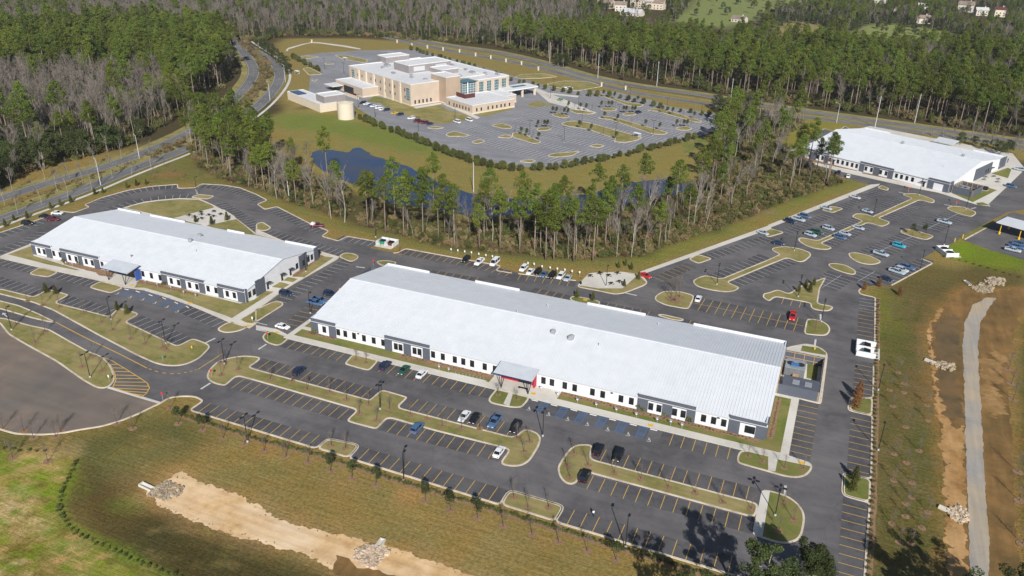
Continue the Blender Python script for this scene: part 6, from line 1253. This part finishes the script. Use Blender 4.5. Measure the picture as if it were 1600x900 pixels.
FAR = [((1008, 433), 0, 'sedan', 'red', 'red car beside the patio'), ((1192, 366), 0, 'sedan', 'silver blue', 'silver car nearest the slope along the footpath'), ((1336, 310), 0, 'sedan', 'silver', 'silver sedan highest along the sloping footpath'), ((1291, 327), 0, 'sedan', 'silver blue', 'silver car beside the little footpath island'), ((1257, 340), 0, 'suv', 'blue', 'blue SUV farthest of three along the footpath'), ((1247, 345), 0, 'pickup', 'silver blue', 'pale pickup second of three along the footpath'), ((1234, 348), 0, 'suv', 'dark blue', 'dark SUV nearest of three along the footpath'), ((1355, 332), 0, 'sedan', 'silver blue', 'silver car at the neck of the stepped island'), ((1294, 359), 0, 'suv', 'silver blue', 'pale SUV on the upper side of the stepped island'), ((1275, 365), 0, 'pickup', 'dark green', 'dark green pickup on the stepped island'), ((1266, 369), 0, 'suv', 'silver blue', 'pale SUV at the near end of the stepped island'), ((1341, 358), 0, 'sedan', 'silver blue', 'silver car right of the stepped island'), ((1320, 367), 0, 'sedan', 'silver blue', 'silver car second right of the stepped island'), ((1312, 373), 0, 'suv', 'blue', 'blue SUV third right of the stepped island'), ((1475, 349), 0, 'pickup', 'silver blue', 'silver pickup alone on the farthest double row'), ((1404, 386), 0, 'suv', 'cyan', 'bright cyan SUV in the far lot'), ((1376, 399), 0, 'pickup', 'silver blue', 'silver pickup near the bright cyan SUV'), ((1416, 420), 0, 'pickup', 'blue', 'blue pickup by the lot edge near the field'), ((1401, 427), 0, 'pickup', 'silver blue', 'silver pickup by the lot edge near the field'), ((1408, 424), 0, 'suv', 'silver', 'silver SUV between two pickups by the field'), ((1384, 438), 0, 'sedan', 'dark blue', 'dark car nearest the lot corner by the field'), ((1216, 382), .4, 'sedan', 'dark blue', 'dark blue car driving in the far lot'), ((1310, 272), 2.0, 'pickup', 'dark blue', 'dark pickup before the far right building'), ((1325, 277), 2.0, 'sedan', 'white', 'white car before the far right building'), ((1579, 293), 0, 'suv', 'blue', 'blue SUV at the right end of the far building'), ((1594, 267), 0, 'pickup', 'silver blue', 'silver pickup at the frame edge by the far building'), ((1582, 393), .15, 'pickup', 'silver blue', 'silver pickup nearest the front in the depot yard'), ((1588, 388), .15, 'pickup', 'blue', 'blue pickup second in the depot yard'), ((1594, 384), .15, 'pickup', 'blue', 'blue pickup third in the depot yard')]
for p, a, k, c, l in FAR: car(at(*p), EA+a, k, c, l)
HC = [(670, 648, 'suv', 'black'), (690, 655, 'sedan', 'white'), (712, 663, 'sedan', 'blue'), (735, 670, 'suv', 'white'), (765, 680, 'suv', 'white'), (790, 690, 'sedan', 'white'), (815, 693, 'suv', 'dark blue'), (865, 712, 'sedan', 'yellow'), (900, 722, 'suv', 'dark blue'), (970, 745, 'suv', 'white'), (1005, 762, 'suv', 'maroon'), (1030, 767, 'sedan', 'maroon'), (1055, 773, 'suv', 'maroon'), (1085, 780, 'sedan', 'dark blue')]
for i, (x, y, k, c) in enumerate(HC): car(t1(1, 0, x, y), HA+math.pi, k, c, f'{ordn(i)} car, {c}, in the row beside the hospital lawn', .045, 'cars beside the hospital')
for x, y, l in ((1255, 768, 'left white van on the hospital drive'), (1330, 757, 'right white van on the hospital drive')): car(t1(1, 0, x, y), HA+math.pi/2, 'van', 'white', l, .045)
for x, y, k, c, a, l in ((330, 552, 'sedan', 'white', 0, 'white car left of two at the hospital entrance'), (362, 557, 'suv', 'white', 0, 'white SUV right of two at the hospital entrance'), (300, 630, 'suv', 'green', 1.5, 'green and white car at the hospital crossing'), (790, 708, 'suv', 'dark blue', 0, 'dark blue SUV alone in the hospital lot'), (680, 497, 'sedan', 'black', 1.3, 'black car driving on the highway')): car(t1(2, 0, x, y), HA+a, k, c, l, .045)

# ------------------------------------------------------------------ lamps, signs and small things
def lamp(p, h, heads, label, rz=0.0, z=.1, m='pole_dark', group=None, name='lamp_post'):
    r = empty(name, (p[0], p[1], z), rz); tag(r, label, 'lamp post', group)
    MB().tube([(0, 0, 0), (0, 0, .4)], .24, 10).build('base', 'seam', r); MB().tube([(0, 0, .5), (0, 0, h)], [.12, .085], 8).build('pole', m, r)
    for k in range(heads):
        a = 2*math.pi*k/heads; d = Vector((math.cos(a), math.sin(a))); n = Vector((-d.y, d.x)); MB().tube([(0, 0, h-.1), (d.x*.6, d.y*.6, h)], .05, 4).build('arm', m, r)
        q = [d*.5+n*.28, d*.5-n*.28, d*1.35-n*.22, d*1.35+n*.22]; MB().prism(q, h-.06, h+.12).build('lamp_head', m, r)
    return r
for p, h, n, l in [((18.5, 516), 7.6, 1, 'dark lamp post at the left end of the broad island'), ((141, 590), 7.6, 2, 'dark lamp post on the broad island by the worn yard'), ((174, 500), 7.6, 1, 'dark lamp post on the median near the cone shrubs'), ((259, 537), 7.6, 2, 'dark lamp post at the right end of the long median'), ((351, 569), 7.6, 2, 'dark lamp post by the stop sign end of the front island'), ((387, 691), 7.6, 2, 'dark lamp post on the hedge left of the front lot'), ((594, 640), 7.9, 2, 'thick dark lamp post in the middle of the front island'), ((631, 752), 7.8, 1, 'dark lamp post on the hedge in mid front'), ((977, 856), 7.8, 1, 'dark lamp post on the hedge at the right'), ((1211, 806), 7.6, 4, 'dark lamp post on the rounded green island'), ((1372, 610), 7.6, 1, 'dark lamp post on the upper right hedge'), ((1372, 704), 7.6, 1, 'dark lamp post on the lower right hedge'), ((1283, 503), 7.6, 2, 'dark lamp post on the round island behind the service yard'), ((1241, 392), 7.6, 2, 'dark lamp post on the dumbbell island'), ((1364, 339), 7.6, 2, 'dark lamp post on the stepped island'), ((1436, 305), 7.6, 2, 'dark lamp post at the far end of the stepped island'), ((1475, 383), 7.6, 1, 'dark lamp post near the depot bin enclosure'), ((1509, 327), 7.6, 2, 'dark lamp post on the island before the far building'), ((1437, 423), 7.6, 1, 'dark lamp post at the lot edge by the field'), ((1120, 445), 7.6, 2, 'dark lamp post at the near end of the dumbbell island'), ((947, 448), 7.6, 1, 'dark lamp post on the concrete patio'), ((587, 371), 7.6, 1, 'dark lamp post by the back bin enclosure'), ((205, 680/2+20), 7.6, 1, 'x'), ((485, 490), 7.0, 1, 'dark lamp post at the left end of the long building'), ((478, 425), 7.0, 1, 'dark lamp post beside the left building'), ((1247, 464), 7.6, 2, 'dark lamp post on the bent island'), ((848, 682), 7.6, 2, 'dark lamp post at the right tip of the long front island'), ((308, 303), 7.6, 1, 'dark lamp post on the curved back drive island')]:
    if l != 'x': lamp(at(*p), h, n, l, R(90))
for i, (x, y) in enumerate(((110, 850), (325, 890), (435, 790), (645, 865), (665, 745), (880, 850), (735, 630), (415, 680), (240, 620), (1180, 740), (965, 700), (260, 575))): lamp(t1(2, 0, x, y), 9, 2, f'{ordn(i)} lamp post in the hospital lot', z=.04, group='hospital lot lamps')
for i, (x, y) in enumerate(((550, 470), (430, 440), (745, 740), (1015, 830), (1245, 760), (640, 680), (820, 400))): lamp(t1(1, 0, x, y), 9, 2, f'{ordn(i)} lamp post beside the hospital', z=.04, group='lamps beside the hospital')
def street_light(p, h, L, rz, label):
    r = empty('street_light', (p[0], p[1], 0), rz); tag(r, label, 'street light'); MB().tube([(0, 0, 0), (0, 0, h*.9), (0, 0, h)], [.17, .1, .08], 8).build('pole', 'pole_light', r); a = MB().tube([(0, 0, h-.6), (L*.5, 0, h-.05), (L, 0, h)], .06, 5).build('arm', 'pole_light', r); MB().box(L-.1, L+.8, -.18, .18, h-.1, h+.08).build('lamp_head', 'pole_light', a)
for p, l in (((157.5, 289), 'pale street light beside the curving road'), ((218, 248), 'second pale street light beside the curving road'), ((452, 312), 'tall pale street light at the edge of the tree strip'), ((422, 157), 'pale street light at the bend of the road'), ((446, 128), 'pale street light near the hospital turning'), ((1307, 192), 'pale street light at the far lot entrance')): street_light(at(*p), 12, 2.4, R(150), l)
def util_pole(p, h, label):
    r = empty('utility_pole', (p[0], p[1], 0), R(-20)); tag(r, label, 'utility pole'); MB().tube([(0, 0, 0), (0, 0, h)], [.2, .13], 8).build('pole', 'pole_light', r); MB().box(-.9, .9, -.06, .06, h-1.0, h-.85).build('crossarm', 'pole_wood', r)
for p, h, l in (((740, 300), 14, 'single bare pole standing by the pond'), ((934, 122), 18, 'utility pole beside the highway left of the black car'), ((1026, 135), 18, 'utility pole on the highway verge right of the black car'), ((1140, 168), 19, 'utility pole by the hospital lot corner'), ((1367, 199), 19, 'utility pole behind the far right building'), ((1429, 192), 18, 'pale utility pole on the far verge behind the white roof'), ((859, 97), 16, 'utility pole far left on the highway')): util_pole(at(*p), h, l)
def post_sign(p, label, col, h=1.7, w=.35, hh=.45, z=.15, rz=0.0, shape='rect', cat='sign', group=None, col2=None):
    r = empty('post_sign' if shape == 'rect' else 'stop_sign', (p[0], p[1], z), rz); tag(r, label, cat, group); MB().tube([(0, 0, 0), (0, 0, h)], .035, 6).build('post', 'galv', r)
    if shape == 'rect':
        pl = MB().box(-w/2, w/2, -.05, -.03, h-hh, h).build('plate', col, r)
        if col2: MB().box(-w/2+.05, w/2-.05, -.056, -.051, h-hh*.6, h-.05).build('symbol', col2, pl)
    else:
        k = [(w*math.cos(R(22.5+45*i)), w*math.sin(R(22.5+45*i))) for i in range(8)]; MB().face([(x, -.05, h-.1+y) for x, y in k]).face([(x, -.03, h-.1+y) for x, y in k][::-1]).build('plate', col, r)
for i, p in enumerate(T(1, 2, '1145,520 1205,535') + T(2, 2, '180,650 285,690 407,727 525,757 650,788 775,818 905,850 990,865 1060,885')): post_sign(p, f'{ordn(i)} accessible parking sign from the left along the front lawn', 'sign_white', 1.9, .45, .7, .16, group='accessible parking signs', col2='sign_blue')
for i, p in enumerate(T(1, 1, '1220,683 1262,690 1305,697 1347,703 1393,712 1437,720 1478,727 1520,735') + T(2, 1, '100,770 138,775 188,790 238,798 283,805 330,812 375,820 422,828')): post_sign(p, f'{ordn(i)} white post from the left along the back kerb', 'sign_white', 2.1, .5, .8, 0, group='white posts along the back kerb')
for i, p in enumerate(T(0, 1, '415,760 455,765 660,800 910,875 985,895') + T(0, 2, '1070,15 1150,45 1225,65')): post_sign(p, f'{ordn(i)} small sign from the left before the left building', 'sign_white', 1.6, .4, .55, .15, group='signs before the left building', col2='sign_blue')
for p, l, rz in ((t1(0, 2, 1325, 560), 'red stop sign on the tip of the front island', 0), (t1(0, 2, 1020, 705), 'red stop sign by the worn yard exit', 0), (t1(1, 2, 75, 325), 'red stop sign at the drive left of the long building', 0), (t1(3, 1, 1172, 392), 'red stop sign on the island before the far building', 0), (t1(3, 1, 875, 305), 'red stop sign at the end of the stepped island', 0), (t1(1, 1, 735, 765), 'red stop sign by the timber yard', 0)): post_sign(p, l, 'sign_red', 2.3, .42, z=.13, rz=rz, shape='oct')
post_sign(t1(0, 2, 1020, 455), 'small green sign on the long median', 'sign_green', 1.6, .6, .5); post_sign(t1(0, 2, 685, 585), 'white sign on the broad island tip', 'sign_white', 2.0, .5, .8); post_sign(t1(0, 2, 1580, 215), 'white sign on the lawn wedge', 'sign_white', 1.9, .5, .9)
hy = empty('fire_hydrant', (*t1(0, 2, 1200, 378)[:2], .13)); tag(hy, 'yellow fire hydrant on the long median', 'hydrant'); MB().tube([(0, 0, 0), (0, 0, .65), (0, 0, .8)], [.16, .15, .05], 10).build('barrel', 'safety_yellow', hy); MB().tube([(-.28, 0, .45), (.28, 0, .45)], .08, 8).build('nozzle', 'safety_yellow', hy)
hy = empty('fire_hydrant', (*t1(3, 2, 290, 388)[:2], .13)); tag(hy, 'yellow fire hydrant beside the service yard', 'hydrant'); MB().tube([(0, 0, 0), (0, 0, .65), (0, 0, .8)], [.16, .15, .05], 10).build('barrel', 'safety_yellow', hy); MB().tube([(-.28, 0, .45), (.28, 0, .45)], .08, 8).build('nozzle', 'safety_yellow', hy)
# wheel stops
for i, p in enumerate(T(2, 2, '145,700 265,732 388,763 507,795 628,825 758,857 885,888')): o = MB().prism([(-.9, -.1), (.9, -.1), (.9, .1), (-.9, .1)], 0, .13).build('wheel_stop', 'sign_white'); tag(o, f'{ordn(i)} pale wheel stop from the left in the accessible bays', 'wheel stop', 'wheel stops on the front lot'); o.location = (p.x, min(p.y, 170.9), .05)
for i, p in enumerate(T(0, 2, '800,6 870,20 950,42 1035,62 1110,90 1180,116')): o = MB().prism([(-.9, -.1), (.9, -.1), (.9, .1), (-.9, .1)], 0, .13).build('wheel_stop', 'sign_white'); tag(o, f'{ordn(i)} pale wheel stop from the left before the left building', 'wheel stop', 'wheel stops on the left lot'); o.location = (p.x, p.y-.6, .05); o.rotation_euler = (0, 0, R(-4*i))
# bike racks
for i in range(9): p = t1(1, 2, 1245+i*22, 545+i*4.4); o = MB().tube([(-.0, -.35, 0), (0, -.35, .8), (0, .35, .8), (0, .35, 0)], .03, 5).build('bike_rack', 'galv'); tag(o, f'{ordn(i)} metal bike hoop from the left near the entrance', 'bike rack', 'bike hoops'); o.location = (p.x, p.y, .15)
flat('footpath', T(1, 2, '1215,530 1440,582 1430,605 1205,552'), .178, 'concrete')
# picnic tables
def table(p, z, label, group):
    r = empty('picnic_table', (p[0], p[1], z), random.uniform(0, 1.5)); tag(r, label, 'table', group); MB().tube([(0, 0, .7), (0, 0, .76)], .62, 12).build('table_top', 'frame_dark', r); MB().tube([(0, 0, 0), (0, 0, .7)], .06, 6).build('pedestal', 'frame_dark', r)
    for k in range(4):
        a = k*math.pi/2; x, y = 1.0*math.cos(a), 1.0*math.sin(a); MB().tube([(x, y, .42), (x, y, .47)], .24, 8).build('seat', 'frame_dark', r); MB().tube([(0, 0, .15), (x, y, .42)], .035, 4).build('strut', 'frame_dark', r)
for i, p in enumerate(T(2, 1, '490,832 550,817 605,830 660,815 620,880 670,868')): table(p, .18, f'{ordn(i)} dark round picnic table on the patio by the red car', 'tables on the back patio')
for i, p in enumerate(T(0, 1, '1183,452 1255,433 1260,447 1305,450 1337,428 1335,458 1380,445 1260,472 1215,462')): table(p, .165, f'{ordn(i)} dark round picnic table behind the left building', 'tables behind the left building')
for i, p in enumerate(T(3, 1, '1360,212 1412,208 1440,225 1435,242 1350,228')): table(p, .155, f'{ordn(i)} dark round picnic table by the far right building', 'tables by the far building')
tc = tag(MB().tube([(0, 0, 0), (0, 0, .9), (0, 0, 1.05)], [.3, .32, .12], 10).build('litter_bin', 'plastic_black'), 'black litter bin on the patio by the red car', 'litter bin'); tc.location = (*t1(2, 1, 430, 878)[:2], .18)
# riprap stone aprons with concrete headwalls
def rock_pile(poly, n, size, label, z=.05, seed=1):
    g = np.random.default_rng(seed); V, F = [], []
    xs_ = [p[0] for p in poly]; ys_ = [p[1] for p in poly]; c = 0; t = 0
    while c < n and t < n*20:
        t += 1; x, y = g.uniform(min(xs_), max(xs_)), g.uniform(min(ys_), max(ys_))
        if not inside(poly, x, y): continue
        c += 1; s = size*min(1.7, g.lognormal(-.25, .45)); v = g.normal(size=(8, 3)); b = np.array([(i, j, k) for i in (-1, 1) for j in (-1, 1) for k in (-1, 1)])*np.array([1, .8, .6])+v*.22; a = g.uniform(0, 6.28); rot = np.array([[math.cos(a), -math.sin(a), 0], [math.sin(a), math.cos(a), 0], [0, 0, 1]]); b = b@rot.T*s+np.array([x, y, z+g.uniform(.0, .25)]); i0 = len(V)*8; V.append(b)
        F += [[i0+q for q in f] for f in ((0, 1, 3, 2), (4, 6, 7, 5), (0, 4, 5, 1), (2, 3, 7, 6), (0, 2, 6, 4), (1, 5, 7, 3))]
    me = bpy.data.meshes.new('stone_apron'); me.from_pydata(np.concatenate(V).tolist(), [], F); me.update(); o = link('stone_apron', me, 'stone'); tag(o, label, kind='stuff')
rock_pile(T(1, 3, '600,780 650,720 720,705 830,740 840,760 740,860 660,840'), 420, .24, 'riprap stones in the middle of the sandy channel', seed=1)
rock_pile(T(0, 3, '935,370 1000,325 1060,310 1150,350 1120,400 1030,440 930,400'), 300, .22, 'pale riprap stones at the head of the sandy channel', seed=2)
rock_pile(T(3, 2, '1020,470 1060,455 1170,480 1175,510 1140,525 1050,495'), 170, .24, 'riprap stones on the left of the brown basin', .08, 3); rock_pile(T(3, 2, '1265,0 1330,-30 1410,-5 1400,30 1340,38 1290,20'), 200, .26, 'riprap stones at the top of the brown basin', .08, 4)
rock_pile(T(3, 1, '1350,850 1400,830 1480,850 1470,890 1380,885'), 170, .3, 'riprap stones on the field above the basin', .05, 5); rock_pile(T(3, 3, '1125,490 1190,455 1245,500 1245,570 1190,575 1130,530'), 260, .22, 'riprap stones beside the gravel path', .08, 6)
def headwall(a, b, label, w=1.3):
    a = Vector((a[0], a[1])); b = Vector((b[0], b[1])); d = b-a; r = empty('headwall', (a.x, a.y, 0), math.atan2(d.y, d.x)); tag(r, label, 'drain'); L = d.length
    for y in (-w/2, w/2-.18): MB().box(0, L, y, y+.18, 0, .55).build('side_wall', 'concrete', r)
    MB().box(0, .2, -w/2+.18, w/2-.18, 0, .55).build('end_wall', 'concrete', r); MB().box(.2, L, -w/2+.18, w/2-.18, 0, .08).build('floor_slab', 'concrete', r)
headwall(*T(1, 3, '795,675 762,722'), 'concrete headwall above the middle riprap'); headwall(*T(0, 3, '880,330 955,365'), 'concrete headwall at the head of the sandy channel'); headwall(*T(3, 2, '980,450 1045,475'), 'concrete headwall on the left of the basin', 1.0); headwall(*T(3, 3, '1065,470 1132,500'), 'concrete headwall beside the lower field riprap', 1.0); headwall(*T(3, 1, '1225,858 1262,885'), 'concrete headwall on the upper field', 1.0)
# walking person
def person(p, rz, label):
    me = bpy.data.meshes.new('person'); V = [(0, 0, .95), (0, .02, 1.2), (0, .03, 1.42), (0, .04, 1.52), (0, .06, 1.64), (-.1, 0, .88), (-.11, .18, .5), (-.11, .1, .08), (-.11, .26, .04), (.1, 0, .88), (.11, -.1, .5), (.11, -.32, .12), (.11, -.2, .05), (-.19, .02, 1.4), (-.26, -.1, 1.14), (-.27, -.02, .9), (.19, .02, 1.4), (.26, .1, 1.16), (.27, .26, .95)]
    E_ = [(0, 1), (1, 2), (2, 3), (3, 4), (0, 5), (5, 6), (6, 7), (7, 8), (0, 9), (9, 10), (10, 11), (11, 12), (2, 13), (13, 14), (14, 15), (2, 16), (16, 17), (17, 18)]; me.from_pydata(V, E_, []); o = link('person', me, ['cloth_white', 'cloth_dark', 'skin']); o.modifiers.new('skin', 'SKIN'); o.modifiers.new('sub', 'SUBSURF').levels = 1
    rad = [.15, .15, .15, .06, .105, .1, .07, .05, .045, .1, .07, .05, .045, .065, .045, .04, .065, .045, .04]
    for i, s in enumerate(me.skin_vertices[0].data): s.radius = (rad[i], rad[i]); s.use_root = (i == 0)
    o.location = (p[0], p[1], .05); o.rotation_euler = (0, 0, rz); tag(o, label, 'person'); dg = bpy.context.evaluated_depsgraph_get(); m2 = bpy.data.meshes.new_from_object(o.evaluated_get(dg)); o.modifiers.clear(); o.data = m2
    for f in m2.polygons: z = f.center.z; f.material_index = 2 if z > 1.5 or (abs(f.center.x) > .22 and z < 1.05) else (0 if z > .95 else 1)
    h = MB(); h.tube([(0, .03, 1.62), (0, .03, 1.72), (0, .04, 1.78)], [.115, .11, .05], 10); h.build('hair', 'hair', o)
person(at(927, 807), R(20), 'person in a light top and dark trousers walking across the front lot')
# monument signs, gate piers and walls around the hospital
for i, (x, y) in enumerate(((350, 262), (883, 262), (975, 285), (1072, 297), (1170, 310), (1273, 322), (1373, 345), (1468, 362), (1563, 382))): p = t1(1, 0, x, y+6); o = MB().box(-.5, .5, -.5, .5, 0, 2.6).box(-.65, .65, -.65, .65, 2.6, 2.9).build('stone_pier', 'cream'); tag(o, f'{ordn(i)} cream pier from the left along the hospital boundary', 'pier', 'boundary piers'); o.location = (p.x, p.y, 0)
for i, (x, y) in enumerate(((60, 405), (165, 440), (560, 540), (710, 562))): p = t1(2, 0, x, y); o = MB().box(-.5, .5, -.5, .5, 0, 2.6).box(-.65, .65, -.65, .65, 2.6, 2.9).build('stone_pier', 'cream'); tag(o, f'{ordn(i)} cream pier from the left beside the highway', 'pier', 'highway piers'); o.location = (p.x, p.y, 0)
def shelter(p, label, rz=HA):
    r = empty('bus_shelter', (p[0], p[1], 0), rz); tag(r, label, 'shelter'); MB().box(-2.2, 2.2, -1, 1, 2.5, 2.8).build('roof', 'sign_white', r); MB().box(-2.1, 2.1, .85, .95, .2, 2.5).build('rear_panel', 'galv', r)
    for x in (-2, 2): MB().box(x-.06, x+.06, -.9, -.78, 0, 2.5).build('post', 'galv', r)
shelter(t1(2, 0, 780, 860), 'white shelter on the long hospital lot island'); shelter(t1(1, 0, 258, 465), 'blue and white entrance sign shelter by the hospital turning'); shelter(t1(1, 0, 557, 380), 'pale shelter in the lot behind the hospital'); shelter(t1(2, 0, 1250, 765), 'small shelter in the shade at the lot corner')
# far houses
def house(px, py, w, d, h, rz, wall, roof, label):
    p = at(px, py); r = empty('house', (p.x, p.y, 0), rz); tag(r, label, 'house'); mb = MB(); mb.box(-w/2, w/2, -d/2, d/2, 0, h)
    for x in (-w/2, w/2): mb.face([(x, -d/2, h), (x, d/2, h), (x, 0, h+d*.28)] if x > 0 else [(x, d/2, h), (x, -d/2, h), (x, 0, h+d*.28)])
    mb.build('wall', wall, r); e = .6; z = h-e*.56
    ro = MB().face([(-w/2-e, -d/2-e, z), (w/2+e, -d/2-e, z), (w/2+e, 0, h+d*.28+.05), (-w/2-e, 0, h+d*.28+.05)]).face([(w/2+e, d/2+e, z), (-w/2-e, d/2+e, z), (-w/2-e, 0, h+d*.28+.05), (w/2+e, 0, h+d*.28+.05)]).build('roof', roof, r); MB().box(w*.2, w*.2+1, -.5, .5, h, h+d*.28+1.4).build('chimney', 'house_wall', ro)
    n = int(w/4)
    for k in range(n):
        for fl in range(max(1, int(h/3.2))): x = -w/2+w*(k+.5)/n; MB().box(x-.7, x+.7, -d/2-.05, -d/2+.02, fl*3+1, fl*3+2.4).build('window', 'glass_dark', r)
for a in ((945, 12, 24, 14, 7, -.3, 'tan_wall', 'house_roof', 'tan house far away left of the golf course'), (970, 17, 14, 12, 8, .2, 'house_wall', 'house_roof', 'small white house among the far trees'), (988, 24, 26, 14, 4, -.2, 'house_wall', 'house_roof_pale', 'low house with grey roof among the far trees'), (1006, 12, 32, 16, 10, -.3, 'cream', 'house_roof_pale', 'largest cream house in the far cluster'), (1025, 14, 22, 14, 8, -.1, 'cream', 'house_roof', 'cream house at the right of the far cluster'), (1155, 34, 16, 10, 4, -.3, 'house_wall', 'house_roof', 'small white building on the golf course'), (1374, 4, 18, 12, 7, -.3, 'house_wall', 'house_roof', 'white house at the top edge'), (1440, 36, 16, 11, 6, .3, 'house_wall', 'house_roof', 'white house above the golf fairway'), (1508, 18, 18, 14, 9, -.2, 'house_wall', 'house_roof', 'tall white house among trees at upper right'), (1560, 26, 12, 10, 9, .1, 'cream', 'rust_screen', 'house with red roof at upper right'), (1402, 20, 14, 10, 6, .4, 'house_wall', 'house_roof', 'small white house right of the golf course'), (1443, 18, 16, 12, 7, .1, 'house_wall', 'house_roof_pale', 'pale house among the upper right trees'), (1532, 24, 14, 10, 7, .2, 'house_wall', 'house_roof_pale', 'grey house beside the red roofed one')): house(*a)
# canopy behind the far right building and the sunshade by its lane
q = [at(*p, 4.5) for p in ((1459, 219), (1468, 213.5), (1499, 220), (1489, 225.5))]; o_ = q[0]
cv = empty('shade_canopy', (o_.x, o_.y, 0)); tag(cv, 'small white flat canopy behind the far right building', 'canopy'); MB().prism([(p.x-o_.x, p.y-o_.y) for p in q], 4.2, 4.5).build('roof', 'roof_white', cv)
for p in q: c = (Vector((p.x, p.y))*.94+sum((Vector((s.x, s.y)) for s in q), Vector((0, 0)))*.015)-Vector((o_.x, o_.y)); MB().tube([(c.x, c.y, 0), (c.x, c.y, 4.2)], .12, 6).build('post', 'galv', cv)

# ------------------------------------------------------------------ the air
hz = MB().box(-1500, 900, -60, 2000, -1.0, 124.).build('haze', None) if False else None
hm = bpy.data.materials.new('haze_air'); hm.use_nodes = True; hn = hm.node_tree.nodes; hn.remove(hn['Principled BSDF']); pv = hn.new('ShaderNodeVolumePrincipled')
pv.inputs['Color'].default_value = (.82, .88, .97, 1); pv.inputs['Density'].default_value = .00005; pv.inputs['Anisotropy'].default_value = .0
hm.node_tree.links.new(pv.outputs[0], hn['Material Output'].inputs['Volume'])
hme = MB().box(-5900, 5900, -2900, 8900, -1.0, 124.).mesh('haze'); hme.materials.append(hm); tag(link('haze', hme), 'thin blue haze in the air over the far woods', kind='stuff')

# ------------------------------------------------------------------ labels of the many alike trees: counted from the left
_grp = {}
for o in list(scene.objects):
    if o.parent is None and 'group' in o and 'label' in o and o.name.split('.')[0] in ('pine_tree', 'bare_tree', 'evergreen_tree', 'bare_street_tree', 'young_evergreen') or (o.parent is None and o.get('group') == 'saplings in the hospital lot'): _grp.setdefault(o['group'], []).append(o)
for gname, os_ in _grp.items():
    os_.sort(key=lambda o: pix(o.location.x, o.location.y, 8)[0])
    for i, o in enumerate(os_): o['label'] = f"{ordn(i)} from left, {o['label']}"
